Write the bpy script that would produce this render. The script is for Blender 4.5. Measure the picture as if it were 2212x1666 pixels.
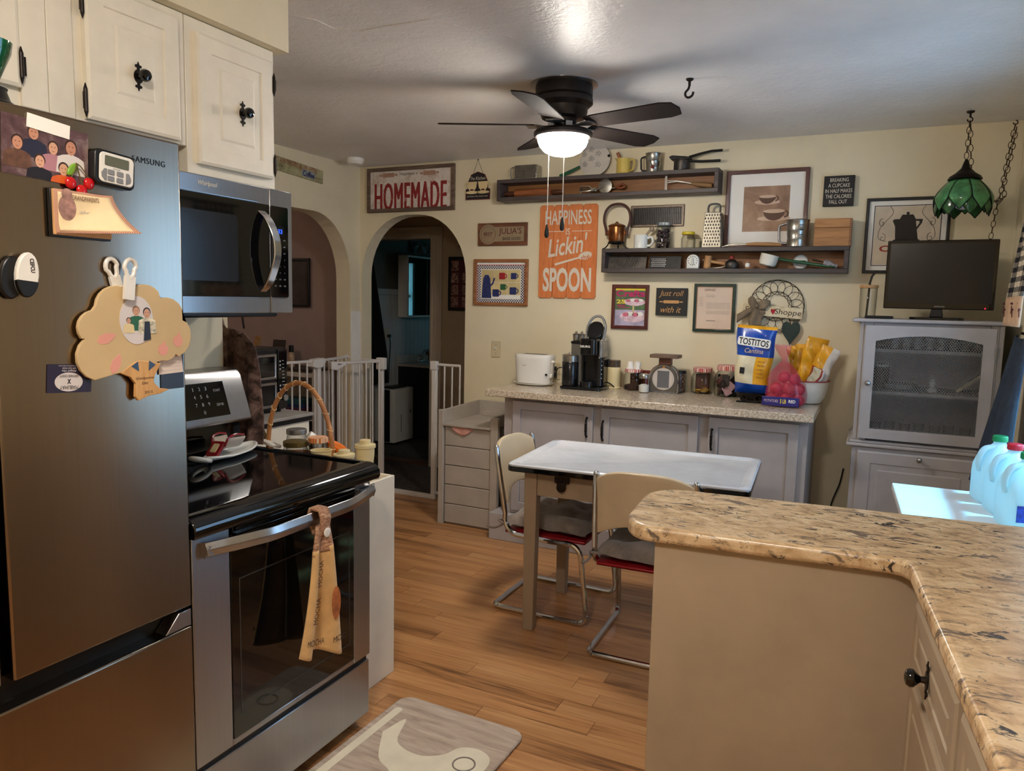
import bpy, math, random
from mathutils import Vector, Matrix
random.seed(7)
for o in list(bpy.data.objects): bpy.data.objects.remove(o)
S = bpy.context.scene
COL = S.collection
PI = math.pi
# ------------------------------------------------------------------ camera
FPX, CX, CY, EYE = 1609.0, 1106.0, 833.0, 1.46
R3 = Matrix(((0.89960131, 0.06835745, -0.43132905), (0.43617782, -0.09179763, 0.89516596), (0.02159627, -0.99342864, -0.11239727)))
cd = bpy.data.cameras.new('camera'); cam = bpy.data.objects.new('camera', cd); COL.objects.link(cam)
cd.sensor_fit = 'HORIZONTAL'; cd.sensor_width = 36; cd.lens = FPX/2212*36; cd.clip_start = 0.02
rt = R3 @ Vector((1, 0, 0)); up = R3 @ Vector((0, -1, 0)); bk = R3 @ Vector((0, 0, -1))
cam.matrix_world = Matrix(((rt.x, up.x, bk.x, 0), (rt.y, up.y, bk.y, 0), (rt.z, up.z, bk.z, EYE), (0, 0, 0, 1)))
S.camera = cam
def at(px, py, x=None, y=None, z=None):
    r = R3 @ Vector((px-CX, py-CY, FPX))
    t = x/r.x if x is not None else (y/r.y if y is not None else (z-EYE)/r.z)
    return Vector((0, 0, EYE)) + r*t
# ------------------------------------------------------------------ light and exposure
vs = S.view_settings
vs.view_transform = 'Standard'; vs.look = 'None'; vs.gamma = 1.0; vs.exposure = 0.22; vs.use_curve_mapping = False
wd = bpy.data.worlds.new('sky'); S.world = wd; wd.use_nodes = True
bg = wd.node_tree.nodes['Background']; bg.inputs[0].default_value = (0.45, 0.66, 1.0, 1); bg.inputs[1].default_value = 2.0
def area(name, loc, rot, sx, sy, power, col, spread=PI):
    l = bpy.data.lights.new(name, 'AREA'); l.shape = 'RECTANGLE'; l.size = sx; l.size_y = sy; l.energy = power; l.color = col
    try: l.spread = spread
    except Exception: pass
    o = bpy.data.objects.new(name, l); COL.objects.link(o); o.location = loc; o.rotation_euler = rot
    return o
WIN_Y0, WIN_Y1, WIN_Z0, WIN_Z1 = 2.66, 3.60, 0.90, 2.02      # window in the right wall, over the white table
DAY = (0.32, 0.63, 1.0)
area('window_daylight', (0.80, (WIN_Y0+WIN_Y1)/2, (WIN_Z0+WIN_Z1)/2), (0, math.radians(90), 0), WIN_Z1-WIN_Z0, WIN_Y1-WIN_Y0, 9.5, DAY)
def sun(name, d, strength, col, ang=2):
    l = bpy.data.lights.new(name, 'SUN'); l.energy = strength; l.color = col; l.angle = math.radians(ang)
    o = bpy.data.objects.new(name, l); COL.objects.link(o); o.rotation_euler = Vector(d).to_track_quat('-Z', 'Y').to_euler(); return o
sun('sun', (-.47, .04, -.88), 7.5, (.18, .70, 1.0), 3)       # steep daylight through the window onto the side table
BULB = 116.0        # emission of the fan's glass bowl
CEILLAMP = 92.0    # emission of the ceiling lamp over the sink aisle (behind the camera)
# ------------------------------------------------------------------ mesh helpers
def rotm(ax, deg): return Matrix.Rotation(math.radians(deg), 4, ax)
def T(x, y, z): return Matrix.Translation((x, y, z))
class MB:
    def __init__(s): s.v = []; s.f = []; s.M = Matrix.Identity(4)
    def add(s, vs, fs):
        n = len(s.v); M = s.M
        s.v += [tuple(M @ Vector(p)) for p in vs]
        s.f += [tuple(i+n for i in f) for f in fs]; return s
    def box(s, x0, x1, y0, y1, z0, z1):
        return s.add([(x0,y0,z0),(x1,y0,z0),(x1,y1,z0),(x0,y1,z0),(x0,y0,z1),(x1,y0,z1),(x1,y1,z1),(x0,y1,z1)],
            [(0,3,2,1),(4,5,6,7),(0,1,5,4),(1,2,6,5),(2,3,7,6),(3,0,4,7)])
    def lathe(s, prof, n=24, c=(0,0,0), cap=True, axis='z'):
        vs = []; fs = []
        for r, h in prof:
            for k in range(n):
                a = 2*PI*k/n; x, y = r*math.cos(a), r*math.sin(a)
                p = (x, y, h) if axis == 'z' else ((h, x, y) if axis == 'x' else (x, -h, y) if axis == '-y' else (y, h, x))
                vs.append((p[0]+c[0], p[1]+c[1], p[2]+c[2]))
        for j in range(len(prof)-1):
            for k in range(n):
                a, b = j*n+k, j*n+(k+1) % n
                fs.append((a, b, b+n, a+n))
        if cap:
            fs.append(tuple(range(n-1, -1, -1))); m = (len(prof)-1)*n; fs.append(tuple(range(m, m+n)))
        return s.add(vs, fs)
    def tube(s, pts, r, n=8, closed=False, cap=True, flat=None):
        P = [Vector(p) for p in pts]; m = len(P); vs = []; fs = []
        rr = r if isinstance(r, (list, tuple)) else [r]*m
        t0 = (P[1]-P[0]).normalized()
        nrm = t0.cross(Vector((0, 0, 1)))
        if nrm.length < 1e-4: nrm = t0.cross(Vector((1, 0, 0)))
        nrm.normalize()
        for i in range(m):
            if closed: t = P[(i+1) % m]-P[i-1]
            else: t = P[min(i+1, m-1)]-P[max(i-1, 0)]
            if t.length < 1e-9: t = t0
            t.normalize(); nrm = nrm-t*nrm.dot(t)
            if nrm.length < 1e-6: nrm = t.orthogonal()
            nrm.normalize(); b = t.cross(nrm)
            for k in range(n):
                a = 2*PI*(k+.5)/n
                q = P[i]+(nrm*math.cos(a)*(flat or 1)+b*math.sin(a))*rr[i]
                vs.append(tuple(q))
        for i in range(m if closed else m-1):
            for k in range(n):
                a, b2 = i*n+k, i*n+(k+1) % n; j = ((i+1) % m)*n
                fs.append((a, b2, j+(k+1) % n, j+k))
        if cap and not closed:
            fs.append(tuple(range(n-1, -1, -1))); fs.append(tuple(range((m-1)*n, m*n)))
        return s.add(vs, fs)
    def cyl(s, p0, p1, r, r1=None, n=16):
        return s.tube([p0, p1], [r, r if r1 is None else r1], n)
    def ball(s, c, r, n=16, m=10, sc=(1,1,1)):
        vs = [(c[0], c[1], c[2]-r*sc[2])]; fs = []
        for j in range(1, m):
            ph = -PI/2+PI*j/m
            for k in range(n):
                a = 2*PI*k/n
                vs.append((c[0]+r*sc[0]*math.cos(ph)*math.cos(a), c[1]+r*sc[1]*math.cos(ph)*math.sin(a), c[2]+r*sc[2]*math.sin(ph)))
        vs.append((c[0], c[1], c[2]+r*sc[2])); L = len(vs)-1
        for k in range(n): fs.append((0, 1+(k+1) % n, 1+k)); fs.append((L, L-n+k, L-n+(k+1) % n))
        for j in range(m-2):
            for k in range(n):
                a = 1+j*n+k; b = 1+j*n+(k+1) % n; fs.append((a, b, b+n, a+n))
        return s.add(vs, fs)
    def prism(s, poly, d0, d1, ax='y'):
        # 2D outline (u,v) pushed along an axis: ax 'y' -> (u,d,v), 'z' -> (u,v,d), 'x' -> (d,u,v)
        n = len(poly)
        g = (lambda u, v, d: (u, d, v)) if ax == 'y' else ((lambda u, v, d: (u, v, d)) if ax == 'z' else (lambda u, v, d: (d, u, v)))
        vs = [g(u, v, d0) for u, v in poly]+[g(u, v, d1) for u, v in poly]
        fs = [tuple(range(n)), tuple(range(2*n-1, n-1, -1))]+[(i, i+n, (i+1) % n+n, (i+1) % n) for i in range(n)]
        return s.add(vs, fs)
    def frame(s, x0, x1, z0, z1, w, y0, y1, w2=None):
        # rectangular picture frame in the xz plane
        w2 = w if w2 is None else w2
        o = [(x0,z0),(x1,z0),(x1,z1),(x0,z1)]; i = [(x0+w,z0+w2),(x1-w,z0+w2),(x1-w,z1-w2),(x0+w,z1-w2)]
        vs = [(x,y0,z) for x,z in o]+[(x,y0,z) for x,z in i]+[(x,y1,z) for x,z in o]+[(x,y1,z) for x,z in i]
        fs = []
        for k in range(4):
            j = (k+1) % 4
            fs += [(k,j,4+j,4+k),(8+k,12+k,12+j,8+j),(k,8+k,8+j,j),(4+k,4+j,12+j,12+k)]
        return s.add(vs, fs)
    def grid(s, fn, nu, nv, cu=False):
        vs = [fn(i/nu, j/nv) for j in range(nv+1) for i in range(nu+1)]
        w = nu+1
        return s.add(vs, [(j*w+i, j*w+i+1, (j+1)*w+i+1, (j+1)*w+i) for j in range(nv) for i in range(nu)])
def rrect(x0, x1, z0, z1, r, n=5):
    p = []
    for cx, cz, a in ((x1-r, z0+r, -90), (x1-r, z1-r, 0), (x0+r, z1-r, 90), (x0+r, z0+r, 180)):
        for k in range(n+1):
            t = math.radians(a+90*k/n); p.append((cx+r*math.cos(t), cz+r*math.sin(t)))
    return p
def circ(cx, cz, r, n=24, rz=None): return [(cx+r*math.cos(2*PI*k/n), cz+(rz or r)*math.sin(2*PI*k/n)) for k in range(n)]
def arc(c, r, a0, a1, n, pl='xz'):
    out = []
    for k in range(n+1):
        a = math.radians(a0+(a1-a0)*k/n); u, v = r*math.cos(a), r*math.sin(a)
        out.append((c[0]+u, c[1], c[2]+v) if pl == 'xz' else ((c[0]+u, c[1]+v, c[2]) if pl == 'xy' else (c[0], c[1]+u, c[2]+v)))
    return out
def bez(p, n=12):
    # smooth open curve through the points (Catmull-Rom)
    P = [Vector(q) for q in p]; P = [P[0]*2-P[1]]+P+[P[-1]*2-P[-2]]; out = []
    for i in range(1, len(P)-2):
        for k in range(n):
            t = k/n; a, b, c, d = P[i-1:i+3]
            out.append(.5*((2*b)+(c-a)*t+(2*a-5*b+4*c-d)*t*t+(3*b-a-3*c+d)*t**3))
    out.append(P[-2]); return [tuple(q) for q in out]
# ------------------------------------------------------------------ objects
def mesh(name, mb, m, smooth=35):
    me = bpy.data.meshes.new(name); me.from_pydata(mb.v, [], mb.f); me.validate()
    if m: me.materials.append(m)
    if smooth:
        me.polygons.foreach_set('use_smooth', [True]*len(me.polygons)); me.set_sharp_from_angle(angle=math.radians(smooth))
    me.update(); return me
def part(name, mb, m, parent=None, bevel=0, sub=0, solid=0, smooth=35, seg=2, label=None):
    me = mb if isinstance(mb, bpy.types.Mesh) else mesh(name, mb, m, smooth)
    o = bpy.data.objects.new(name, me); COL.objects.link(o)
    if parent: o.parent = parent
    if solid: q = o.modifiers.new('solid', 'SOLIDIFY'); q.thickness = solid; q.offset = 0
    if sub: q = o.modifiers.new('sub', 'SUBSURF'); q.levels = sub; q.render_levels = sub
    if bevel:
        q = o.modifiers.new('bevel', 'BEVEL'); q.width = bevel; q.segments = seg; q.limit_method = 'ANGLE'; q.angle_limit = math.radians(40)
    if label: o['label'] = label
    return o
def tag(o, label, cat, group=None, loc=None, rz=None):
    o['label'] = label; o['category'] = cat
    if group: o['group'] = group
    if loc is not None: o.location = loc
    if rz is not None: o.rotation_euler = (0, 0, math.radians(rz))
    return o
def thing(name, label, cat, loc=(0,0,0), rz=0, group=None):
    o = bpy.data.objects.new(name, None); COL.objects.link(o); o.empty_display_size = .05
    return tag(o, label, cat, group, loc, rz)
def struct(name, mb, m, parent=None, bevel=0, smooth=35):
    o = part(name, mb, m, parent, bevel, smooth=smooth)
    if not parent: o['kind'] = 'structure'
    return o
def dup(root, loc=None, rz=None, label=None, group=None):
    r = root.copy(); COL.objects.link(r)
    if loc is not None: r.location = loc
    if rz is not None: r.rotation_euler = (0, 0, math.radians(rz))
    if label: r['label'] = label
    if group: r['group'] = group
    for ch in [c for c in bpy.data.objects if c.parent == root]:
        c = ch.copy(); COL.objects.link(c); c.parent = r
        for g in [q for q in bpy.data.objects if q.parent == ch]:
            d = g.copy(); COL.objects.link(d); d.parent = c
    return r
def lettering(parent, s, cx, cz, w, h, y, m, shear=0, bold=0, depth=.0006, rot=0, name='lettering', spacing=1.0, mir=False):
    # flat printed text in the local xz plane facing -y, fitted to w x h
    c = bpy.data.curves.new('txt', 'FONT'); c.body = s; c.size = 1; c.shear = shear; c.offset = bold; c.space_character = spacing
    c.align_x = 'CENTER'; c.resolution_u = 3
    t = bpy.data.objects.new('txt', c)
    COL.objects.link(t)
    bpy.context.view_layer.update()
    me = bpy.data.meshes.new_from_object(t.evaluated_get(bpy.context.evaluated_depsgraph_get()))
    bpy.data.objects.remove(t); bpy.data.curves.remove(c)
    xs = [v.co.x for v in me.vertices]; ys = [v.co.y for v in me.vertices]
    x0, x1, y0, y1 = min(xs), max(xs), min(ys), max(ys); ca, sa = math.cos(math.radians(rot)), math.sin(math.radians(rot))
    for v in me.vertices:
        u = ((v.co.x-x0)/(x1-x0)-.5)*w; q = ((v.co.y-y0)/(y1-y0)-.5)*h
        v.co = (cx+u*ca-q*sa, y-depth, cz+u*sa+q*ca)
    me.materials.clear(); me.materials.append(m); me.name = name; me.update()
    o = bpy.data.objects.new(name, me); COL.objects.link(o); o.parent = parent
    return o
# ------------------------------------------------------------------ materials
def lin(c):
    return tuple((v/255/12.92 if v/255 <= .04045 else ((v/255+.055)/1.055)**2.4) for v in c)+(1,)
MATS = {}
def nodes(name):
    m = bpy.data.materials.new(name); m.use_nodes = True; nt = m.node_tree
    return m, nt, nt.nodes['Principled BSDF']
def N(nt, t, **k):
    n = nt.nodes.new(t)
    for a, b in k.items(): setattr(n, a, b)
    return n
def ramp(nt, stops, interp='LINEAR'):
    r = N(nt, 'ShaderNodeValToRGB'); e = r.color_ramp.elements; r.color_ramp.interpolation = interp
    e[0].position, e[0].color = stops[0][0], lin(stops[0][1]); e[1].position, e[1].color = stops[-1][0], lin(stops[-1][1])
    for p, c in stops[1:-1]: q = e.new(p); q.color = lin(c)
    return r
def coords(nt, scale=(1,1,1), rnd=False, kind='Object', rot=(0,0,0)):
    tc = N(nt, 'ShaderNodeTexCoord'); mp = N(nt, 'ShaderNodeMapping'); mp.inputs['Scale'].default_value = scale; mp.inputs['Rotation'].default_value = rot
    nt.links.new(tc.outputs[kind], mp.inputs[0])
    if rnd:
        oi = N(nt, 'ShaderNodeObjectInfo'); mu = N(nt, 'ShaderNodeMath', operation='MULTIPLY'); mu.inputs[1].default_value = 37.0
        nt.links.new(oi.outputs['Random'], mu.inputs[0]); cx = N(nt, 'ShaderNodeCombineXYZ')
        for i in range(3): nt.links.new(mu.outputs[0], cx.inputs[i])
        nt.links.new(cx.outputs[0], mp.inputs['Location'])
    return mp.outputs[0]
def noise(nt, vec, sc, det=3, rough=.5, dist=0):
    n = N(nt, 'ShaderNodeTexNoise'); n.inputs['Scale'].default_value = sc; n.inputs['Detail'].default_value = det
    n.inputs['Roughness'].default_value = rough; n.inputs['Distortion'].default_value = dist
    nt.links.new(vec, n.inputs['Vector']); return n.outputs['Fac']
def bump(nt, p, src, strength, dist=.01):
    b = N(nt, 'ShaderNodeBump'); b.inputs['Strength'].default_value = strength; b.inputs['Distance'].default_value = dist
    nt.links.new(src, b.inputs['Height']); nt.links.new(b.outputs[0], p.inputs['Normal'])
def mat(name, col, r=.5, m=0, var=.06, vs=6, bmp=0, bs=60, bd=.004, coat=0, tr=0, ior=1.45, em=None, es=1, alpha=1, sheen=0, sss=0, spec=.5):
    if name in MATS: return MATS[name]
    M, nt, p = nodes(name)
    p.inputs['Roughness'].default_value = r; p.inputs['Metallic'].default_value = m; p.inputs['IOR'].default_value = ior
    p.inputs['Coat Weight'].default_value = coat; p.inputs['Transmission Weight'].default_value = tr; p.inputs['Alpha'].default_value = alpha
    p.inputs['Specular IOR Level'].default_value = spec
    if sheen: p.inputs['Sheen Weight'].default_value = sheen
    if sss: p.inputs['Subsurface Weight'].default_value = sss; p.inputs['Subsurface Scale'].default_value = .02
    vec = coords(nt) if (var or bmp) else None
    if var:
        n = noise(nt, vec, vs, 4, .6)
        lo = tuple(max(0, v*(1-var)) for v in col); hi = tuple(min(255, v*(1+var)) for v in col)
        rp = ramp(nt, [(.3, lo), (.7, hi)]); nt.links.new(n, rp.inputs[0]); nt.links.new(rp.outputs[0], p.inputs['Base Color'])
    else: p.inputs['Base Color'].default_value = lin(col)
    if bmp: bump(nt, p, noise(nt, vec, bs, 4, .6), bmp, bd)
    if em: p.inputs['Emission Color'].default_value = lin(em); p.inputs['Emission Strength'].default_value = es
    MATS[name] = M; return M
def wood(name, c0, c1, ax='x', sc=1.0, r=.5, rnd=True, coat=0, contrast=.5, bmp=.15):
    M, nt, p = nodes(name); p.inputs['Roughness'].default_value = r; p.inputs['Coat Weight'].default_value = coat
    s = {'x': (1.2, 14, 14), 'y': (14, 1.2, 14), 'z': (14, 14, 1.2)}[ax]
    vec = coords(nt, tuple(v*sc for v in s), rnd)
    a = noise(nt, vec, 1.6, 6, .62, .9); b = noise(nt, vec, 9, 3, .6)
    mx = N(nt, 'ShaderNodeMath', operation='MULTIPLY_ADD'); mx.inputs[1].default_value = .35; nt.links.new(b, mx.inputs[0]); nt.links.new(a, mx.inputs[2])
    rp = ramp(nt, [(.5-contrast*.3, c0), (.62, tuple((u+v)/2 for u, v in zip(c0, c1))), (.62+contrast*.4, c1)])
    nt.links.new(mx.outputs[0], rp.inputs[0]); out = rp.outputs[0]
    if rnd:
        oi = N(nt, 'ShaderNodeObjectInfo'); h = N(nt, 'ShaderNodeHueSaturation'); mr = N(nt, 'ShaderNodeMapRange')
        mr.inputs['To Min'].default_value = .82; mr.inputs['To Max'].default_value = 1.12
        nt.links.new(oi.outputs['Random'], mr.inputs[0]); nt.links.new(mr.outputs[0], h.inputs['Value']); nt.links.new(out, h.inputs['Color']); out = h.outputs[0]
    nt.links.new(out, p.inputs['Base Color'])
    if bmp: bump(nt, p, b, bmp, .002)
    MATS[name] = M; return M
def spots(name, stops, sc, r=.3, stretch=(1,1,1), det=6, coat=0, extra=None, rough=.65, dist=.6, bmp=0):
    # speckled stone / laminate
    M, nt, p = nodes(name); p.inputs['Roughness'].default_value = r; p.inputs['Coat Weight'].default_value = coat
    vec = coords(nt, stretch)
    rp = ramp(nt, stops); nt.links.new(noise(nt, vec, sc, det, rough, dist), rp.inputs[0]); out = rp.outputs[0]
    if extra:
        for esc, est, pos, c in extra:
            v2 = coords(nt, est); n2 = noise(nt, v2, esc, 5, .7, 1.0)
            r2 = N(nt, 'ShaderNodeValToRGB'); r2.color_ramp.elements[0].position = pos; r2.color_ramp.elements[1].position = pos+.05
            nt.links.new(n2, r2.inputs[0]); mx = N(nt, 'ShaderNodeMix', data_type='RGBA'); nt.links.new(r2.outputs[0], mx.inputs[0])
            nt.links.new(out, mx.inputs[6]); mx.inputs[7].default_value = lin(c); out = mx.outputs[2]
    nt.links.new(out, p.inputs['Base Color'])
    MATS[name] = M; return M
def checks(name, c0, c1, sc, r=.8, gingham=True, rot=(0,0,0), kind='Object', axes='xz'):
    M, nt, p = nodes(name); p.inputs['Roughness'].default_value = r
    vec = coords(nt, (sc, sc, sc), kind=kind, rot=rot); sp = N(nt, 'ShaderNodeSeparateXYZ'); nt.links.new(vec, sp.inputs[0])
    hs = []
    for a in axes:
        f = N(nt, 'ShaderNodeMath', operation='FRACT'); nt.links.new(sp.outputs['xyz'.index(a)], f.inputs[0])
        g = N(nt, 'ShaderNodeMath', operation='GREATER_THAN'); g.inputs[1].default_value = .5; nt.links.new(f.outputs[0], g.inputs[0]); hs.append(g.outputs[0])
    a = N(nt, 'ShaderNodeMath', operation='ADD'); nt.links.new(hs[0], a.inputs[0]); nt.links.new(hs[1], a.inputs[1])
    d = N(nt, 'ShaderNodeMath', operation='MULTIPLY'); d.inputs[1].default_value = .5; nt.links.new(a.outputs[0], d.inputs[0])
    if not gingham:
        d = N(nt, 'ShaderNodeMath', operation='MODULO'); d.inputs[1].default_value = 2; nt.links.new(a.outputs[0], d.inputs[0])
    mid = tuple((u+v)/2 for u, v in zip(c0, c1))
    rp = ramp(nt, [(0, c0), (.5, mid), (1, c1)] if gingham else [(0, c0), (1, c1)]); nt.links.new(d.outputs[0], rp.inputs[0])
    nt.links.new(rp.outputs[0], p.inputs['Base Color']); MATS[name] = M; return M
def steel(name, col, r=.3, ax='z', an=.6, st=(120, 120, 2)):
    M, nt, p = nodes(name); p.inputs['Metallic'].default_value = 1; p.inputs['Roughness'].default_value = r
    p.inputs['Anisotropic'].default_value = an; p.inputs['Anisotropic Rotation'].default_value = .25
    vec = coords(nt, st); n = noise(nt, vec, 1, 3, .6)
    rp = ramp(nt, [(.3, tuple(v*.985 for v in col)), (.7, tuple(min(255, v*1.012) for v in col))]); nt.links.new(n, rp.inputs[0]); nt.links.new(rp.outputs[0], p.inputs['Base Color'])
    mr = N(nt, 'ShaderNodeMapRange'); mr.inputs['To Min'].default_value = r*.95; mr.inputs['To Max'].default_value = r*1.06
    nt.links.new(n, mr.inputs[0]); nt.links.new(mr.outputs[0], p.inputs['Roughness'])
    MATS[name] = M; return M
def glassm(name, col=(255,255,255), r=.03, tint=1.0, edge=None):
    # thin clear glass: glossy reflection over see-through
    M = bpy.data.materials.new(name); M.use_nodes = True; nt = M.node_tree; nt.nodes.remove(nt.nodes['Principled BSDF'])
    t = N(nt, 'ShaderNodeBsdfTransparent'); t.inputs[0].default_value = lin(col); g = N(nt, 'ShaderNodeBsdfGlossy'); g.inputs['Roughness'].default_value = r
    f = N(nt, 'ShaderNodeLayerWeight'); f.inputs[0].default_value = .25*tint; mx = N(nt, 'ShaderNodeMixShader')
    gm = N(nt, 'ShaderNodeNewGeometry'); inv = N(nt, 'ShaderNodeMath', operation='SUBTRACT'); inv.inputs[0].default_value = 1; nt.links.new(gm.outputs['Backfacing'], inv.inputs[1])
    mu = N(nt, 'ShaderNodeMath', operation='MULTIPLY'); nt.links.new(f.outputs['Fresnel'], mu.inputs[0]); nt.links.new(inv.outputs[0], mu.inputs[1])
    if edge is not None:
        fc = N(nt, 'ShaderNodeLayerWeight'); fc.inputs[0].default_value = .3; cm_ = N(nt, 'ShaderNodeMix', data_type='RGBA'); nt.links.new(fc.outputs['Facing'], cm_.inputs[0]); cm_.inputs[6].default_value = lin(col); cm_.inputs[7].default_value = lin(edge); nt.links.new(cm_.outputs[2], t.inputs[0])
    nt.links.new(mu.outputs[0], mx.inputs[0]); nt.links.new(t.outputs[0], mx.inputs[1]); nt.links.new(g.outputs[0], mx.inputs[2])
    nt.links.new(mx.outputs[0], nt.nodes['Material Output'].inputs[0]); MATS[name] = M; return M
WHITE = mat('white_paint', (236, 233, 226), .45, var=.02)
CREAM = mat('cream_wall_paint', (228, 216, 186), .6, var=.025, vs=3, bmp=.25, bs=45, bd=.003)
CEIL = mat('ceiling_paint', (226, 222, 219), .40, var=.03, vs=2.5, bmp=.55, bs=34, bd=.008)
CAB = mat('cabinet_white_paint', (238, 230, 212), .42, var=.02, vs=12)
GREY = mat('grey_cabinet_paint', (172, 166, 165), .45, var=.04, vs=7)
TAN = mat('tan_cabinet_paint', (172, 156, 134), .45, var=.04, vs=4)
BLACK = mat('black_plastic', (16, 16, 18), .35, var=0)
GLOSSBLK = mat('black_gloss', (8, 8, 9), .06, var=0, coat=.3)
CHROME = mat('chrome', (205, 208, 212), .13, 1, var=.03, vs=30)
STEEL = steel('brushed_steel', (168, 168, 170), .28, an=.8)
STEELD = steel('fridge_steel', (146, 134, 120), .22, an=.8)
DKMETAL = mat('dark_bronze', (38, 31, 27), .42, .7, var=.15, vs=30)
CLEAR = glassm('clear_glass', (248, 249, 248), .03, 1.25, (120, 122, 118)); PANE = glassm('window_glass')
PAPER = mat('white_paper', (240, 237, 230), .8, var=.01)
DARKPRINT = mat('dark_print', (40, 36, 36), .7, var=0)
TIN = mat('old_tin', (150, 150, 150), .38, .85, var=.2, vs=18)
OFFW = mat('off_white_enamel', (232, 228, 216), .25, var=.03, coat=.2)
# ================================================================== the setting
YB, XL, XR, XS, HC = 4.62, -3.52, 0.62, -2.13, 2.425
def archwall(mp, u0, u1, z1, a0, a1, zt, rx, rz, n=10):
    cur = [(a0, 0)]+[(a0+rx-rx*math.cos(PI/2*k/n), zt-rz+rz*math.sin(PI/2*k/n)) for k in range(n+1)]
    cur += [(a1-rx+rx*math.sin(PI/2*k/n), zt-rz+rz*math.cos(PI/2*k/n)) for k in range(n+1)]+[(a1, 0)]
    mb = MB(); vs = []; fs = []
    def q(*p): n0 = len(vs); vs.extend(mp(*c) for c in p); fs.append(tuple(range(n0, n0+len(p))))
    for t in (0, 1):
        if a0 > u0+1e-4: q((u0,0,t),(a0,0,t),(a0,z1,t),(u0,z1,t))
        if u1 > a1+1e-4: q((a1,0,t),(u1,0,t),(u1,z1,t),(a1,z1,t))
        for (ua, za), (ub, zb) in zip(cur[1:-2], cur[2:-1]): q((ua,za,t),(ub,zb,t),(ub,z1,t),(ua,z1,t))
    for (ua, za), (ub, zb) in zip(cur[:-1], cur[1:]): q((ua,za,0),(ub,zb,0),(ub,zb,1),(ua,za,1))
    q((u0,0,0),(u0,z1,0),(u0,z1,1),(u0,0,1)); q((u1,0,0),(u1,z1,0),(u1,z1,1),(u1,0,1)); q((u0,z1,0),(u1,z1,0),(u1,z1,1),(u0,z1,1))
    mb.add(vs, fs); return mb
# floor: base slab and one object per laminate strip
def floor_mat(name, c0, c1, c2):
    M, nt, p = nodes(name); p.inputs['Roughness'].default_value = .28
    broad = noise(nt, coords(nt, (.8, 9, 1), True), 1.5, 3, .5, .3)
    figure = noise(nt, coords(nt, (1.1, 20, 1), True), 1.7, 4, .6, 1.6)
    fine = noise(nt, coords(nt, (5, 150, 1), True), 1.4, 3, .7)
    m1 = N(nt, 'ShaderNodeMath', operation='MULTIPLY_ADD'); m1.inputs[1].default_value = .9; nt.links.new(figure, m1.inputs[0]); nt.links.new(broad, m1.inputs[2])
    mx = N(nt, 'ShaderNodeMath', operation='MULTIPLY_ADD'); mx.inputs[1].default_value = .35; nt.links.new(fine, mx.inputs[0]); nt.links.new(m1.outputs[0], mx.inputs[2])
    dv = N(nt, 'ShaderNodeMath', operation='DIVIDE'); dv.inputs[1].default_value = 2.25; nt.links.new(mx.outputs[0], dv.inputs[0]); mx = dv
    rp = ramp(nt, [(.36, c0), (.45, c1), (.62, c2)]); nt.links.new(mx.outputs[0], rp.inputs[0])
    oi = N(nt, 'ShaderNodeObjectInfo'); h = N(nt, 'ShaderNodeHueSaturation'); mr = N(nt, 'ShaderNodeMapRange')
    mr.inputs['To Min'].default_value = .84; mr.inputs['To Max'].default_value = 1.10
    nt.links.new(oi.outputs['Random'], mr.inputs[0]); nt.links.new(mr.outputs[0], h.inputs['Value']); nt.links.new(rp.outputs[0], h.inputs['Color'])
    nt.links.new(h.outputs[0], p.inputs['Base Color']); bump(nt, p, fine, .06, .001); MATS[name] = M; return M
FLOORM = floor_mat('oak_laminate', (112, 74, 44), (172, 120, 74), (202, 152, 102))
FLJOINT = mat('floor_joint', (70, 46, 28), .6, var=.05)
fb = MB(); fb.box(XL-.13, XR+.12, -1.7, YB, -.06, -.006)
floor = struct('floor', fb, FLJOINT)
fb = MB(); fb.box(XL, XR, -1.6, 1.18, -.006, 0); o = part('board_field', fb, FLOORM, floor); o['kind'] = 'stuff'
PW = .0905; plen = [1.16, .78, .52]; pm = []
for L in plen:
    b = MB(); b.box(0, L-.0016, 0, PW-.0012, -.006, 0); pm.append(mesh('plank', b, FLOORM))
rows = int((YB-1.18)/PW)+1
for r in range(rows):
    y = 1.18+r*PW; x = XL-random.random()*.9
    while x < -.25:
        k = random.choice((0, 0, 1, 1, 2)); L = plen[k]
        x0 = x
        if x0+L > XL+.02 and y+PW < YB+.05:
            if x0 < XL or y+PW > YB+.001:
                b = MB(); b.box(0, x0+L-.0016-max(x0, XL), 0, min(PW-.0012, YB-y), -.006, 0); o = part('plank', mesh('plank', b, FLOORM), None, floor); x0 = max(x0, XL)
            else: o = part('plank', pm[k], None, floor)
            o.location = (x0, y, 0)
        x += L
# kitchen walls and ceiling
wb = archwall(lambda u, z, t: (u, YB+.12*t, z), XL-.13, XR+.12, HC, XL+.015, -2.606, 2.067, .40, .44)
struct('wall_back', wb, CREAM)
wl = archwall(lambda u, z, t: (XL-.13*t, u, z), 1.9, YB, HC, 3.32, 4.50, 2.05, .40, .45)
struct('wall_left', wl, CREAM)
b = MB(); b.box(XL-.13, XR+.12, -1.7, YB+.12, HC, HC+.1); ceil = struct('ceiling', b, CEIL)
CRACK = mat('ceiling_crack', (214, 206, 200), .5, var=.1, vs=40)
cr = [(560,20),(640,35),(680,42),(722,62),(778,67),(840,55),(930,41),(985,55),(1040,72),(1105,80)]
b = MB(); b.tube([tuple(at(x, y, z=HC-.0005)) for x, y in cr], .0022, 5); part('paint_crack', b, CRACK, ceil)
b = MB(); b.box(XS-.12, XS, -1.6, 1.985, 0, HC); struct('wall_stove', b, CREAM)
b = MB(); b.box(XL-.13, XS-.12, 1.8, 1.9, 0, HC); struct('wall_nook', b, CREAM)
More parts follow.
